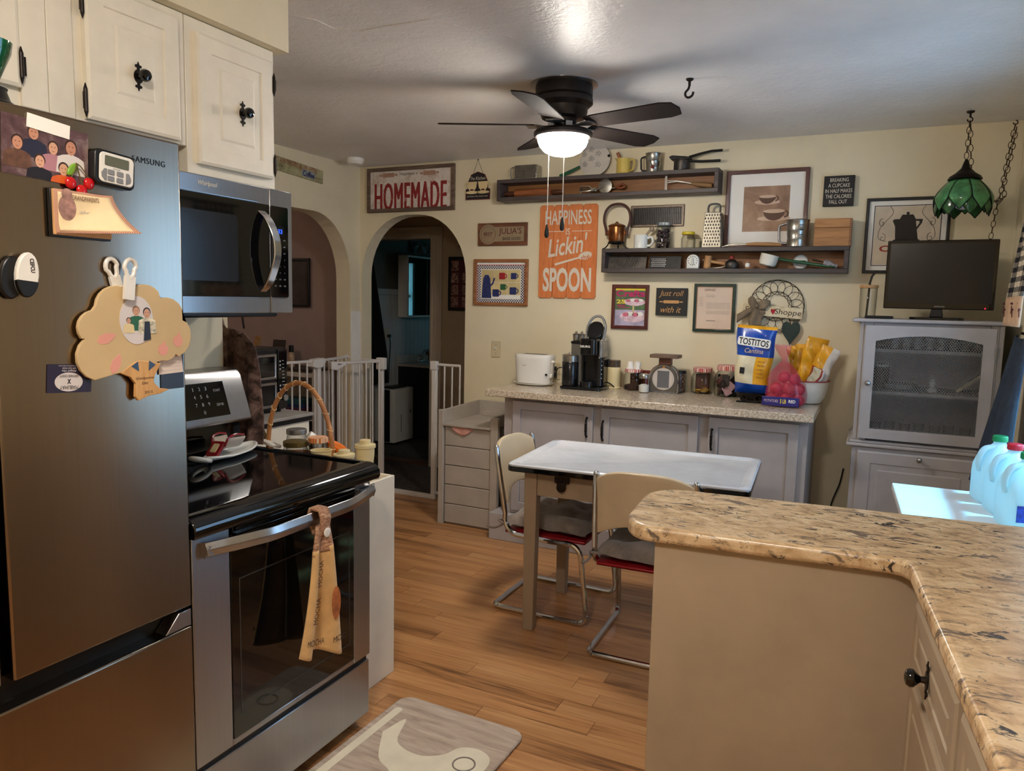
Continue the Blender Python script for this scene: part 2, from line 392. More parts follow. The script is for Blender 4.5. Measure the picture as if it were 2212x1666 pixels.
b = MB(); b.box(XS-.12, XR+.12, -1.7, -1.6, 0, HC); struct('wall_front', b, CREAM)
b = MB(); y0s = [(-1.6, WIN_Y0), (WIN_Y1, YB)]
for y0, y1 in y0s: b.box(XR, XR+.12, y0, y1, 0, HC)
for y0, y1, z0, z1 in ((WIN_Y0, WIN_Y1, WIN_Z0, WIN_Z1),):
    b.box(XR, XR+.12, y0, y1, 0, z0); b.box(XR, XR+.12, y0, y1, z1, HC)
struct('wall_right', b, CREAM)
for i, (y0, y1, z0, z1) in enumerate(((WIN_Y0, WIN_Y1, WIN_Z0, WIN_Z1),)):
    b = MB(); xf = XR+.05
    for (a0, a1, c0, c1) in ((y0, y0+.04, z0, z1), (y1-.04, y1, z0, z1), (y0+.04, y1-.04, z0, z0+.04), (y0+.04, y1-.04, z1-.04, z1), (y0+.04, y1-.04, (z0+z1)/2-.02, (z0+z1)/2+.02)): b.box(xf, xf+.04, a0, a1, c0, c1)
    w = struct('window_%d' % (i+1), b, WHITE)
    b = MB(); b.box(xf+.018, xf+.022, y0+.04, y1-.04, z0+.04, (z0+z1)/2-.02); part('pane', b, PANE, w)
    b = MB(); b.box(xf+.018, xf+.022, y0+.04, y1-.04, (z0+z1)/2+.02, z1-.04); part('pane', b, PANE, w)
# soffit over the wall cabinets
b = MB(); b.box(XS, -1.785, -1.6, 1.965, 2.252, HC); struct('trim_1', b, CREAM)
# pale board on the corner between both arches
b = MB(); b.box(XL, XL+.006, 4.505, 4.618, .02, 1.36); struct('trim_2', b, WHITE)
# ---- room behind the left arch
MAUVE = mat('mauve_wall_paint', (158, 136, 130), .7, var=.04, vs=4, bmp=.35, bs=30, bd=.004)
DARKC = mat('dark_carpet', (62, 55, 50), .95, var=.25, vs=25, bmp=.6, bs=220, bd=.004)
b = MB(); b.box(-6.4, XL-.13, 4.62, 4.74, 0, HC); struct('wall_dining_back', b, MAUVE)
b = MB(); b.box(-6.4, -6.3, 1.9, 4.62, 0, HC); struct('wall_dining_left', b, MAUVE)
b = MB(); b.box(-6.4, XL-.13, 1.8, 1.9, 0, HC); struct('wall_dining_front', b, MAUVE)
b = MB(); b.box(-6.4, XL-.13, 1.8, 4.62, -.06, -.002); struct('floor_dining', b, DARKC)
b = MB(); b.box(-6.4, XL-.13, 1.8, 4.74, HC, HC+.1); struct('ceiling_dining', b, CEIL)
# ---- hall and bathroom behind the back arch
HALLM = mat('hall_wall_paint', (178, 158, 132), .65, var=.03, vs=3)
GREENW = mat('bathroom_wall_paint', (92, 92, 82), .7, var=.04)
BEAD = mat('beadboard_paint', (176, 180, 182), .5, var=.02)
TRIMM = mat('door_trim_paint', (190, 176, 158), .45, var=.02)
DX0, DX1, DZ = -4.35, -3.44, 1.975
b = MB(); b.box(-5.1, DX0, 5.50, 5.62, 0, HC); b.box(DX1, -1.9, 5.50, 5.62, 0, HC); b.box(DX0, DX1, 5.50, 5.62, DZ, HC); struct('wall_hall_back', b, HALLM)
b = MB(); b.box(-2.0, -1.9, YB+.12, 5.5, 0, HC); struct('wall_hall_right', b, HALLM)
b = MB(); b.box(-5.2, -5.1, YB+.12, 5.5, 0, HC); struct('wall_hall_left', b, HALLM)
b = MB(); b.box(-5.1, -1.9, YB, 5.62, -.06, -.002); struct('floor_hall', b, DARKC)
b = MB(); b.box(-5.1, -1.9, YB+.12, 9.2, HC, HC+.1); struct('ceiling_hall', b, HALLM)
b = MB(); b.box(DX1, DX1+.115, 5.478, 5.5, 0, DZ+.1); b.box(DX0, DX1, 5.478, 5.5, DZ, DZ+.1)
for k in range(3): b.box(DX1+.012+k*.034, DX1+.030+k*.034, 5.471, 5.478, 0, DZ)
b.box(DX0, DX1+.1, 5.468, 5.478, DZ+.075, DZ+.1)
struct('door_1', b, TRIMM, bevel=.004)
b = MB(); b.box(DX0, DX1, 5.5, 5.62, -.002, .012); struct('trim_3', b, mat('threshold_wood', (80, 50, 35), .5))
b = MB(); b.box(-5.1, -2.8, 5.62, 9.2, -.06, -.002); struct('floor_bath', b, mat('bath_floor', (70, 62, 56), .8, var=.2, vs=20))
b = MB(); b.box(-4.6, -4.5, 5.62, 9.2, 0, HC); struct('wall_bath_left', b, GREENW)
b = MB(); b.box(-4.5, -2.8, 9.1, 9.2, 0, HC); struct('wall_bath_back', b, GREENW)
BWY0, BWY1, BWZ0, BWZ1 = 7.9, 8.8, 1.05, 1.95
b = MB(); b.box(-2.9, -2.8, 5.62, BWY0, 0, HC); b.box(-2.9, -2.8, BWY1, 9.1, 0, HC); b.box(-2.9, -2.8, BWY0, BWY1, 0, BWZ0); b.box(-2.9, -2.8, BWY0, BWY1, BWZ1, HC); struct('wall_bath_right', b, GREENW)
b = MB(); b.box(-2.87, -2.83, BWY0, BWY1, (BWZ0+BWZ1)/2-.02, (BWZ0+BWZ1)/2+.02); b.box(-2.87, -2.83, (BWY0+BWY1)/2-.02, (BWY0+BWY1)/2+.02, BWZ0, BWZ1)
b.box(-2.92, -2.83, BWY0, BWY0+.05, BWZ0, BWZ1); b.box(-2.92, -2.83, BWY1-.05, BWY1, BWZ0, BWZ1); w3 = struct('window_2', b, WHITE)
b = MB(); b.box(-2.82, -2.815, BWY0, BWY1, BWZ0, BWZ1); part('pane', b, mat('lit_bath_pane', (150, 205, 225), .4, var=0, em=(120, 200, 225), es=1.6), w3)
# beadboard wainscot boards in the bathroom (left wall), each board a part of the wall
wbl = bpy.data.objects['wall_bath_left']
b = MB(); b.box(-.014, 0, 0, .076, 0, 1.5); bead = mesh('board', b, BEAD)
for k in range(44):
    o = part('board', bead, None, wbl, bevel=.004); o.location = (-4.486, 5.66+k*.078, 0)
b = MB(); b.box(-4.5, -4.47, 5.62, 9.1, 1.5, 1.56); part('wainscot_cap', b, BEAD, wbl, bevel=.006)
# ================================================================== large objects
def door_raised(name, parent, m, x0, x1, z0, z1, y=0, th=.02, fr=.05, slope=.03):
    b = MB(); yf = y-th
    b.box(x0, x1, yf+.004, y, z0, z1)
    r = [(x0, z0, x1, z1, yf+.004), (x0+.008, z0+.008, x1-.008, z1-.008, yf), (x0+fr, z0+fr, x1-fr, z1-fr, yf), (x0+fr+.008, z0+fr+.008, x1-fr-.008, z1-fr-.008, yf+.014),
         (x0+fr+.008+slope, z0+fr+.008+slope, x1-fr-.008-slope, z1-fr-.008-slope, yf+.001)]
    vs = []; fs = []
    for a, c, d, e, yy in r: vs += [(a,yy,c),(d,yy,c),(d,yy,e),(a,yy,e)]
    for k in range(4):
        for i in range(4): j = (i+1) % 4; fs.append((k*4+i, k*4+j, k*4+4+j, k*4+4+i))
    fs.append((16,17,18,19)); b.add(vs, fs)
    return part(name, b, m, parent, smooth=20)
def door_flat(name, parent, m, x0, x1, z0, z1, y=0, th=.02, fr=.05):
    b = MB(); b.frame(x0, x1, z0, z1, fr, y-th, y); b.box(x0+fr, x1-fr, y-.009, y, z0+fr, z1-fr)
    return part(name, b, m, parent, bevel=.003)
def knob(parent, x, z, y, r=.016, m=GLOSSBLK, plate=True):
    b = MB(); b.lathe([(.0075, 0), (.006, .012), (.010, .017), (r, .024), (r*1.02, .031), (r*.8, .037), (r*.35, .0395), (.002, .040)], 18, (x, y, z), axis='-y')
    k = part('knob', b, m, parent)
    if plate:
        b = MB(); b.prism(circ(x, z, .0135, 16, .018), y-.003, y)
        for s in (-1, 1):
            b.prism([(x-.004, z+s*.015), (x+.004, z+s*.015), (x+.003, z+s*.030), (x, z+s*.038), (x-.003, z+s*.030)], y-.0028, y-.0002)
            b.prism(circ(x-.006, z+s*.026, .004, 8), y-.0026, y); b.prism(circ(x+.006, z+s*.026, .004, 8), y-.0026, y)
        part('backplate', b, DKMETAL, k)
    return k
def hinge(parent, x, z, y, h=.055, m=DKMETAL):
    b = MB(); b.cyl((x, y-.006, z-h/2), (x, y-.006, z+h/2), .005, n=10); b.box(x-.004, x+.012, y-.004, y, z-h*.38, z+h*.38)
    for s in (-1, 1): b.tube([(x, y-.006, z+s*h/2), (x, y-.006, z+s*(h/2+.014))], [.005, .001], 8)
    part('hinge', b, m, parent)
# ---- refrigerator
FR = thing('refrigerator', 'tall dark stainless steel french-door refrigerator beside the stove', 'refrigerator', (-1.445, 0, 0), 90)
b = MB(); b.box(.32, 1.228, .07, .675, .03, 1.79); part('body', b, mat('fridge_side', (60, 60, 62), .5, .3), FR, .004)
b = MB(); b.box(.815, 1.234, 0, .066, .708, 1.80); d = part('door', b, STEELD, FR, .005)
b = MB(); b.box(.322, .795, 0, .066, .708, 1.80); part('door', b, STEELD, FR, .005)
b = MB(); b.box(.322, 1.234, 0, .066, .05, .657); part('freezer_drawer', b, STEELD, FR, .005)
b = MB(); b.box(.33, 1.232, .045, .069, .657, .708); part('handle_recess', b, BLACK, FR)
b = MB(); b.prism([(1.16, .658), (1.234, .658), (1.234, .700), (1.20, .700)], .004, .044); part('recess_end_cap', b, STEEL, FR, .002)
for x in (.36, 1.15): b = MB(); b.box(x, x+.05, .1, .6, 0, .03); part('foot', b, BLACK, FR)
lettering(FR, 'SAMSUNG', 1.152, 1.7455, .082, .0125, 0, mat('logo_metal', (70, 70, 72), .25, .9, var=0), bold=0, depth=.001, spacing=1.15)
# ---- wall cabinets
UC = thing('wall_cabinet', 'white painted cabinet over the refrigerator with raised-panel doors', 'cabinet', (-1.82, 0, 0), 90)
b = MB(); b.box(.2, 1.578, 0, .308, 1.885, 2.25); part('body', b, CAB, UC, .002)
b = MB(); b.box(1.112, 1.175, -.008, 0, 1.885, 2.25); part('filler_board', b, CAB, UC, .002)
b = MB(); b.box(1.178, 1.243, -.006, 0, 1.885, 2.25); part('filler_board', b, CAB, UC, .002)
d1 = door_raised('door', UC, CAB, .745, 1.106, 1.925, 2.235); hinge(d1, 1.108, 1.975, -.012)
d2 = door_raised('door', UC, CAB, 1.268, 1.547, 1.892, 2.228); hinge(d2, 1.262, 1.935, -.012); hinge(d2, 1.262, 2.17, -.012)
knob(d2, 1.412, 2.031, -.019)
UB = thing('wall_cabinet', 'white painted cabinet directly above the microwave', 'cabinet', (-1.82, 0, 0), 90)
b = MB(); b.box(1.581, 1.931, 0, .308, 1.806, 2.25); part('body', b, CAB, UB, .002)
d3 = door_raised('door', UB, CAB, 1.609, 1.910, 1.841, 2.211); hinge(d3, 1.914, 1.885, -.012, .045); hinge(d3, 1.914, 2.14, -.012, .045)
knob(d3, 1.776, 2.018, -.019)
# ---- microwave
MW = thing('microwave', 'stainless over-the-range microwave with black glass door under the cabinet', 'microwave', (-1.755, 0, 0), 90)
b = MB(); b.box(1.24, 1.938, .03, .373, 1.412, 1.80); part('body', b, mat('microwave_shell', (52, 52, 54), .45, .4), MW, .003)
b = MB(); b.frame(1.24, 1.836, 1.405, 1.80, .052, 0, .03, .052); part('door_frame', b, STEEL, MW, .003)
b = MB(); b.box(1.838, 1.938, 0, .03, 1.405, 1.80); part('control_panel', b, STEEL, MW, .003)
b = MB(); b.prism(rrect(1.27, 1.833, 1.456, 1.747, .004), -.003, .003); dg = part('door_glass', b, GLOSSBLK, MW, .001)
b = MB(); b.prism(rrect(1.30, 1.70, 1.50, 1.70, .012), -.0036, -.003); part('window_screen', b, mat('microwave_window', (26, 25, 25), .18, var=0), dg)
b = MB(); b.prism(rrect(1.839, 1.917, 1.456, 1.747, .006), -.003, .003); cp = part('control_glass', b, GLOSSBLK, MW, .001)
b = MB(); b.prism(rrect(1.846, 1.896, 1.655, 1.682, .002), -.0034, -.003); part('display', b, mat('display_back', (4, 6, 26), .2, var=0), cp)
BLUE = mat('blue_display', (20, 60, 255), .4, var=0, em=(30, 80, 255), es=2.2)
lettering(cp, '4:33', 1.870, 1.668, .036, .014, -.0034, BLUE, bold=.012)
PRINTG = mat('grey_print', (170, 170, 170), .5, var=0)
for i in range(8):
    for j, s in enumerate(('1', '2', '3')): lettering(cp, ('POP', 'HEAT', 'MELT', '%d' % (i*3-8), '%d' % (i*3-7), '%d' % (i*3-6), 'STOP', 'ADD')[i] if i not in (3, 4, 5) else str((i-3)*3+j+1), 1.856+j*.021, 1.640-i*.021, .0095 if i not in (3, 4, 5) else .003, .0042, -.003, PRINTG, name='button_print')
hp = bez([(1.800, 0, 1.470), (1.806, -.028, 1.50), (1.812, -.050, 1.56), (1.814, -.056, 1.60), (1.812, -.050, 1.65), (1.806, -.028, 1.70), (1.800, 0, 1.728)], 6)
b = MB(); vs = []; fs = []
for (x, y, z) in hp: vs += [(x-.016, y, z), (x+.016, y, z), (x+.016, y+.009, z), (x-.016, y+.009, z)]
for i in range(len(hp)-1):
    for k in range(4): j = (k+1) % 4; fs.append((i*4+k, i*4+j, i*4+4+j, i*4+4+k))
fs += [(0,1,2,3), tuple(range(len(vs)-1, len(vs)-5, -1))]; b.add(vs, fs); part('handle', b, CHROME, MW, .003)
b = MB(); b.box(1.26, 1.90, .03, .36, 1.392, 1.412); part('vent_grille', b, BLACK, MW, .006)
lettering(MW, 'Whirlpool', 1.592, 1.776, .07, .017, 0, mat('logo_white', (225, 220, 205), .4, var=0), shear=.25, bold=.015, depth=.001)
# ---- range
ST = thing('range', 'stainless electric range with black glass cooktop and oven window', 'stove', (-1.47, 0, 0), 90)
b = MB(); b.box(1.248, 1.982, .035, .64, .03, .885); part('body', b, mat('range_side', (50, 50, 52), .5, .3), ST, .003)
CT = mat('cooktop_glass', (7, 7, 8), .05, var=0)
b = MB(); b.box(1.243, 1.987, .03, .60, .886, .914); part('cooktop', b, CT, ST, .006)
b = MB(); pr = [(-.030, .868), (-.036, .880), (-.034, .898), (-.022, .912), (0, .920), (.03, .920), (.03, .868)]
b.prism(pr, 1.240, 1.990, 'x'); part('front_bullnose', b, GLOSSBLK, ST, .003)
for u0, u1 in ((1.970, 1.990), (1.240, 1.258)): b = MB(); b.box(u0, u1, .03, .60, .905, .921); part('cooktop_rim', b, GLOSSBLK, ST, .004)
b = MB(); b.box(1.385, 1.893, -.004, .034, .792, .866)
for k in range(4): b.box(1.39, 1.888, -.012, -.004, .800+k*.017, .809+k*.017)
part('vent_trim', b, GLOSSBLK, ST, .002)
b = MB(); b.box(1.256, 1.378, 0, .034, .256, .864); b.box(1.892, 1.980, 0, .034, .256, .864); b.box(1.378, 1.892, 0, .034, .256, .274)
od = part('oven_door', b, STEEL, ST, .003)
b = MB(); b.box(1.378, 1.892, -.002, .03, .274, .84); gl = part('oven_glass', b, GLOSSBLK, od, .002)
b = MB(); b.frame(1.405, 1.868, .335, .715, .003, -.0028, -.002); part('window_outline', b, mat('oven_window_line', (60, 58, 56), .3, var=0), od)
hp = []
for k in range(25):
    t = k/24; u = 1.285+t*(1.984-1.285); bow = math.sin(PI*t); hp.append((u, -.012-.052*min(1, bow*1.35), .828))
b = MB(); vs = []; fs = []
for (x, y, z) in hp: vs += [(x, y, z-.020), (x, y-.008, z), (x, y, z+.020), (x, y+.012, z+.014), (x, y+.012, z-.014)]
for i in range(24):
    for k in range(5): j = (k+1) % 5; fs.append((i*5+k, i*5+j, i*5+5+j, i*5+5+k))
fs += [(0,1,2,3,4), tuple(range(len(vs)-1, len(vs)-6, -1))]; b.add(vs, fs); part('oven_handle', b, STEEL, od, .002)
for u in (1.30, 1.94): b = MB(); b.box(u-.012, u+.030, -.022, .004, .812, .838); part('handle_bracket', b, STEEL, od, .003)
b = MB(); b.box(1.254, 1.980, .004, .034, .045, .236); part('storage_drawer', b, STEEL, ST, .003)
b = MB(); b.box(1.26, 1.975, .012, .036, .236, .256); part('drawer_gap', b, BLACK, ST)
for u in (1.27, 1.93): b = MB(); b.box(u, u+.03, .06, .6, 0, .03); part('foot', b, BLACK, ST)
b = MB(); b.prism([(.565, .914), (.585, 1.01), (.66, 1.01), (.66, .914)], 1.25, 1.982, 'x'); bg_ = part('backguard', b, GLOSSBLK, ST, .004)
b = MB(); b.prism([(.515, 1.018), (.512, 1.032), (.560, 1.176), (.575, 1.196), (.60, 1.202), (.66, 1.202), (.66, 1.018)], 1.25, 1.976, 'x'); cons = part('control_console', b, STEEL, ST, .008, seg=3)
tilt = math.atan2(.048, .144)
def conp(u, v, off):   # point on the slanted console face: v up the slope
    return (u, .512+.048*v/.152-off*math.cos(tilt), 1.032+.144*v/.152+off*math.sin(tilt))
b = MB(); u0, u1, v0, v1 = 1.45, 1.880, .018, .138
b.add([conp(u0, v0, .001), conp(u1, v0, .001), conp(u1, v1, .001), conp(u0, v1, .001), conp(u0, v0, -.004), conp(u1, v0, -.004), conp(u1, v1, -.004), conp(u0, v1, -.004)],
    [(0,1,2,3),(4,7,6,5),(0,4,5,1),(1,5,6,2),(2,6,7,3),(3,7,4,0)]); kp = part('keypad', b, GLOSSBLK, cons)
for i, s in enumerate('1234567890'):
    r, c = (i//3, i % 3) if i < 9 else (3, 1)
    t = lettering(kp, s, 0, 0, .003 if s == '1' else .008, .012, 0, PRINTG, name='key_print')
    t.location = conp(1.748+c*.026, .118-r*.027, .0015); t.rotation_euler = (-tilt, 0, 0)
for s, v in (('START', .108), ('COOK TIME', .058)):
    t = lettering(kp, s, 0, 0, .03, .009, 0, PRINTG, name='key_print'); t.location = conp(1.845, v, .0015); t.rotation_euler = (-tilt, 0, 0)
# ---- peninsula counter (turned about five degrees against the room)
PA = math.radians(5.0)
def pw(x, y): return (.10+x*math.cos(PA)-y*math.sin(PA), 1.812+x*math.sin(PA)+y*math.cos(PA))
GRAN = spots('peninsula_laminate', [(.30, (150, 124, 96)), (.42, (192, 162, 124)), (.54, (216, 190, 152)), (.70, (230, 212, 182))], 12, .35, (1.0, 1.7, 1), 6, .1,
    [(9, (1, 2.4, 1.6), .570, (112, 98, 86)), (15, (1, 2.0, 1.6), .594, (50, 45, 44)), (34, (1, 2.2, 1.5), .61, (70, 60, 54))], dist=1.2)
PN = thing('peninsula_counter', 'tan peninsula cabinet with rounded marbled laminate countertop', 'counter')
out = [(-.565, 0)]
for k in range(1, 9):
    a = math.radians(-90-90*k/8-0); out.append((-.565+.075*math.cos(a), .11+.11*math.sin(a)))
for k in range(1, 9):
    a = math.radians(180-90*k/8); out.append((-.535+.105*math.cos(a), .29+.13*math.sin(a)))
poly = [pw(*p) for p in out]
poly += [(.612, pw(.53, .42)[1]), (.612, -.6), (pw(0, -2.45)[0], -.6), pw(.004, -.03), pw(-.01, -.008), pw(-.03, 0)]
b = MB(); b.prism(poly, .873, .914, 'z'); part('countertop', b, GRAN, PN, .012, seg=3)
b = MB(); b.prism([pw(-.555, .022), pw(.035, .022), pw(.035, -2.4), (.61, -.58), (.61, pw(.53, .40)[1]), pw(-.555, .40)], .0, .872, 'z')
body = part('cabinet_body', b, TAN, PN, .002)
def legface(name, m, u0, u1, z0, z1, raised=True):
    # a front on the aisle side: u runs from the inner corner towards the camera
    o = door_raised(name, PN, m, u0, u1, z0, z1, 0, .02, .035, .018) if raised else None
    p = pw(.035, 0); o.location = (p[0], p[1], 0); o.rotation_euler = (0, 0, PA-PI/2); return o
dr = legface('drawer_front', TAN, .06, .50, .70, .845); knob(dr, .26, .763, -.02, .017)
legface('door', TAN, .06, .50, .12, .68)
dr2 = legface('drawer_front', TAN, .53, .97, .70, .845); knob(dr2, .75, .763, -.02, .017); legface('door', TAN, .53, .97, .12, .68)
# ---- buffet on the back wall
QUARTZ = spots('speckled_quartz', [(.35, (150, 128, 106)), (.5, (196, 180, 158)), (.65, (222, 210, 192))], 90, .22, det=4, coat=.2, extra=[(150, (1, 1, 1), .64, (96, 72, 56)), (70, (1, 1, 1), .66, (228, 220, 208))])
BF = thing('buffet_cabinet', 'grey three-door base cabinet under the speckled counter on the back wall', 'cabinet', (-1.15, 4.33, 0))
ox, oy = 1.15, -4.33; FY = 4.04
b = MB(); b.box(-1.994+ox, -.264+ox, FY+oy, 4.612+oy, .165, .887); part('body', b, GREY, BF, .002)
b = MB(); b.box(-2.054+ox, -.264+ox, 3.975+oy, 4.60+oy, 0, .165); part('plinth', b, GREY, BF, .003)
for (x0, x1, hx, hz) in ((-1.93, -1.417, -1.452, .746), (-1.369, -.817, -1.354, .735), (-.761, -.306, -.741, .746)):
    d = door_flat('door', BF, GREY, x0+ox, x1+ox, .19, .866, FY+oy, .02, .052)
    b = MB(); hx += ox; y = FY-.02+oy
    b.tube([(hx, y+.001, hz+.052), (hx, y-.016, hz+.046), (hx, y-.02, hz), (hx, y-.016, hz-.046), (hx, y+.001, hz-.052)], [.005, .0055, .007, .0055, .005], 8)
    for s in (-1, 1): b.ball((hx, y-.003, hz+s*.054), .0075, 10, 6); b.ball((hx, y-.019, hz+s*.020), .0085, 10, 6)
    part('handle', b, DKMETAL, d)
o = MB(); o.box(-2.085, -.236, 3.955, 4.615, .888, .929); tag(part('countertop_slab', o, QUARTZ, None, .004), 'beige speckled countertop holding the coffee maker and jars', 'countertop')
# ---- shiplap pet station
SL = thing('shiplap_stand', 'low grey painted shiplap stand with open tray top beside the archway', 'cabinet', (-2.29, 4.33, 0))
ox, oy = 2.29, -4.33
GREYL = mat('light_grey_paint', (176, 167, 156), .5, var=.04)
for k in range(5):
    b = MB(); z0 = .012+k*.128; b.box(-2.452+ox, -2.118+ox, 4.105+oy, 4.125+oy, z0, z0+.124); part('board', b, GREYL, SL, .004)
b = MB(); b.box(-2.455+ox, -2.115+ox, 4.125+oy, 4.60+oy, 0, .65); part('carcass', b, GREY, SL)
b = MB(); b.box(-2.456+ox, -2.116+ox, 4.085+oy, 4.58+oy, .652, .668); part('tray_shelf', b, GREYL, SL, .003)
b = MB(); b.box(-2.495+ox, -2.458+ox, 4.09+oy, 4.125+oy, 0, .755); part('post', b, GREYL, SL, .003)
b = MB(); b.box(-2.114+ox, -2.064+ox, 4.09+oy, 4.125+oy, 0, .73); part('post', b, GREYL, SL, .003)
b = MB(); b.prism([(4.125+oy, .66), (4.125+oy, .755), (4.60+oy, .765), (4.60+oy, .66)], -2.478+ox, -2.458+ox, 'x'); part('side_panel', b, GREYL, SL, .003)
b = MB(); b.box(-2.114+ox, -2.094+ox, 4.125+oy, 4.60+oy, .66, .735); part('side_panel', b, GREYL, SL, .003)
b = MB(); b.box(-2.458+ox, -2.114+ox, 4.58+oy, 4.60+oy, .66, .765); part('back_panel', b, GREYL, SL, .003)
b = MB(); b.box(-2.40+ox, -2.15+ox, 4.52+oy, 4.578+oy, .668, .700); part('ledge', b, GREYL, SL, .003)
# ---- kitchen table
TB = thing('kitchen_table', 'vintage white enamel-top kitchen table with tan wooden legs', 'table', (-.905, 3.192, 0), 3.7)
ENAM = mat('white_enamel', (200, 205, 212), .22, var=.05, vs=5, coat=.25)
b = MB(); o2 = rrect(-.505, .505, -.318, .318, .035, 6); i2 = rrect(-.475, .475, -.288, .288, .028, 6); i3 = rrect(-.462, .462, -.275, .275, .024, 6); n = len(o2)
vs = []; fs = []
for pl, z in ((o2, .748), (o2, .760), (rrect(-.498, .498, -.311, .311, .032, 6), .765), (i2, .764), (i3, .757)): vs += [(x, y, z) for x, y in pl]
for r in range(4):
    for k in range(n): fs.append((r*n+k, r*n+(k+1) % n, (r+1)*n+(k+1) % n, (r+1)*n+k))
fs.append(tuple(range(4*n, 5*n))); fs.append(tuple(range(n-1, -1, -1))); b.add(vs, fs); part('tabletop', b, ENAM, TB)
b = MB(); b.prism(rrect(-.507, .507, -.320, .320, .036, 6), .730, .7535, 'z'); part('black_rim', b, GLOSSBLK, TB, .003)
TANW = mat('tan_table_paint', (152, 132, 110), .45, var=.05)
for sx in (-1, 1):
    for sy in (-1, 1):
        b = MB(); x, y = sx*.413, sy*.232
        b.add([(x+u*.024, y+v*.024, 0) for u, v in ((-1,-1),(1,-1),(1,1),(-1,1))]+[(x+u*.029, y+v*.029, .729) for u, v in ((-1,-1),(1,-1),(1,1),(-1,1))], [(3,2,1,0),(4,5,6,7),(0,1,5,4),(1,2,6,5),(2,3,7,6),(3,0,4,7)])
        part('leg', b, TANW, TB, .003)
for sy in (-1, 1): b = MB(); b.box(-.384, .384, sy*.245-.01, sy*.245+.01, .62, .729); part('apron_board', b, TANW, TB, .002)
for sx in (-1, 1): b = MB(); b.box(sx*.425-.01, sx*.425+.01, -.203, .203, .62, .729); part('apron_board', b, TANW, TB, .002)
b = MB(); b.box(-.30, -.235, -.272, -.256, .690, .722); b.box(-.285, -.25, -.285, -.256, .672, .695); b.lathe([(.012, 0), (.02, .006), (.022, .014), (.012, .02)], 14, (-.268, -.262, .672), axis='-y'); part('leaf_latch', b, DKMETAL, TB, .002)
# ---- chrome cantilever chairs
RED = mat('red_vinyl', (150, 24, 34), .35, var=.06)
VINYL = mat('cream_vinyl', (206, 188, 158), .3, var=.03, coat=.15)
CUSH = mat('grey_cushion_fabric', (128, 116, 108), .95, var=.12, vs=18, bmp=.5, bs=140, bd=.004, sheen=.3)
def make_chair(label, loc, rz):
    c = thing('dining_chair', label, 'chair', loc, rz, 'chairs at the kitchen table')
    for s in (-1, 1):
        y = s*.215
        pts = [(-.245, y*.93, .775), (-.232, y*.95, .70), (-.185, y, .47)]+arc((-.112, y, .452), .075, 188, 262, 5)+[(.05, y, .372), (.12, y, .375)]
        pts += arc((.135, y, .312), .063, 85, 8, 6)+[(.222, y, .12)]+arc((.190, y, .052), .04, 5, -92, 5)+[(.0, y, .0125)]+[(-.19, y, .0125), (-.225, y*.97, .0125), (-.24, y*.88, .0125)]
        b = MB(); b.tube(pts, .0125, 10); b.ball((-.245, y*.93, .776), .0125, 10, 6); part('side_frame', b, CHROME, c)
    b = MB(); b.tube([(-.24, -.19, .0125), (-.243, 0, .0125), (-.24, .19, .0125)], .0125, 10); part('floor_bar', b, CHROME, c)
    b = MB(); b.grid(lambda u, v: (-.19+.40*u, (-.205+.41*v), .392+.022*math.sin(PI*u)*math.sin(PI*v)), 8, 8); b.grid(lambda u, v: (-.19+.40*(1-u), (-.205+.41*v), .378-.012*math.sin(PI*u)*math.sin(PI*v)), 8, 8)
    b.box(-.19, .21, -.205, .205, .379, .391); part('seat', b, RED, c, .005)
    def bk_(off):
        def f(u, v):
            y = (-.5+u)*.40; top = .803-.045*abs(2*u-1)**3.2; bot = .515+.06*(1-(2*u-1)**2); z = bot+(top-bot)*v
            x = -.252+(.80-z)*.235-.030*(1-(2*u-1)**2)
            return (x+off, y, z)
        return f
    b = MB(); b.grid(bk_(.0), 14, 8); part('backrest', b, VINYL, c, solid=.02, bevel=.004)
    # tufted cushion with ties
    cu = MB()
    def top(u, v):
        x, y = (u-.5)*2, (v-.5)*2; e = (1-abs(x)**4)*(1-abs(y)**4)
        tuft = sum(math.exp(-(((x-a)**2+(y-d)**2)/.05)) for a in (-.4, .4) for d in (-.4, .4))
        return (x*.205+.01+.006*math.sin(9*y), y*.212+.006*math.sin(7*x), .423+.058*max(0, e)**.45-.028*tuft+.006*math.sin(8*x+3*y))
    def bot(u, v):
        p = top(1-u, v); return (p[0], p[1], .423-.010*math.sin(PI*u)*math.sin(PI*v))
    cu.grid(top, 22, 22); cu.grid(bot, 22, 22)
    k = part('cushion', cu, CUSH, c)
    for s in (-1, 1):
        b = MB(); b.tube(bez([(-.175, s*.17, .425), (-.196, s*.20, .43), (-.215, s*.222, .435), (-.19, s*.232, .43), (-.20, s*.225, .415), (-.235, s*.235, .40), (-.27, s*.24, .405)], 4), .006, 6); part('tie', b, CUSH, k)
    return c
make_chair('chrome cantilever chair at the table end, facing the hutch, with grey tufted cushion', (-1.31, 3.275, 0), 0)
make_chair('chrome cantilever chair turned away from the peninsula, tan back and grey cushion', (-.775, 3.06, 0), 92)
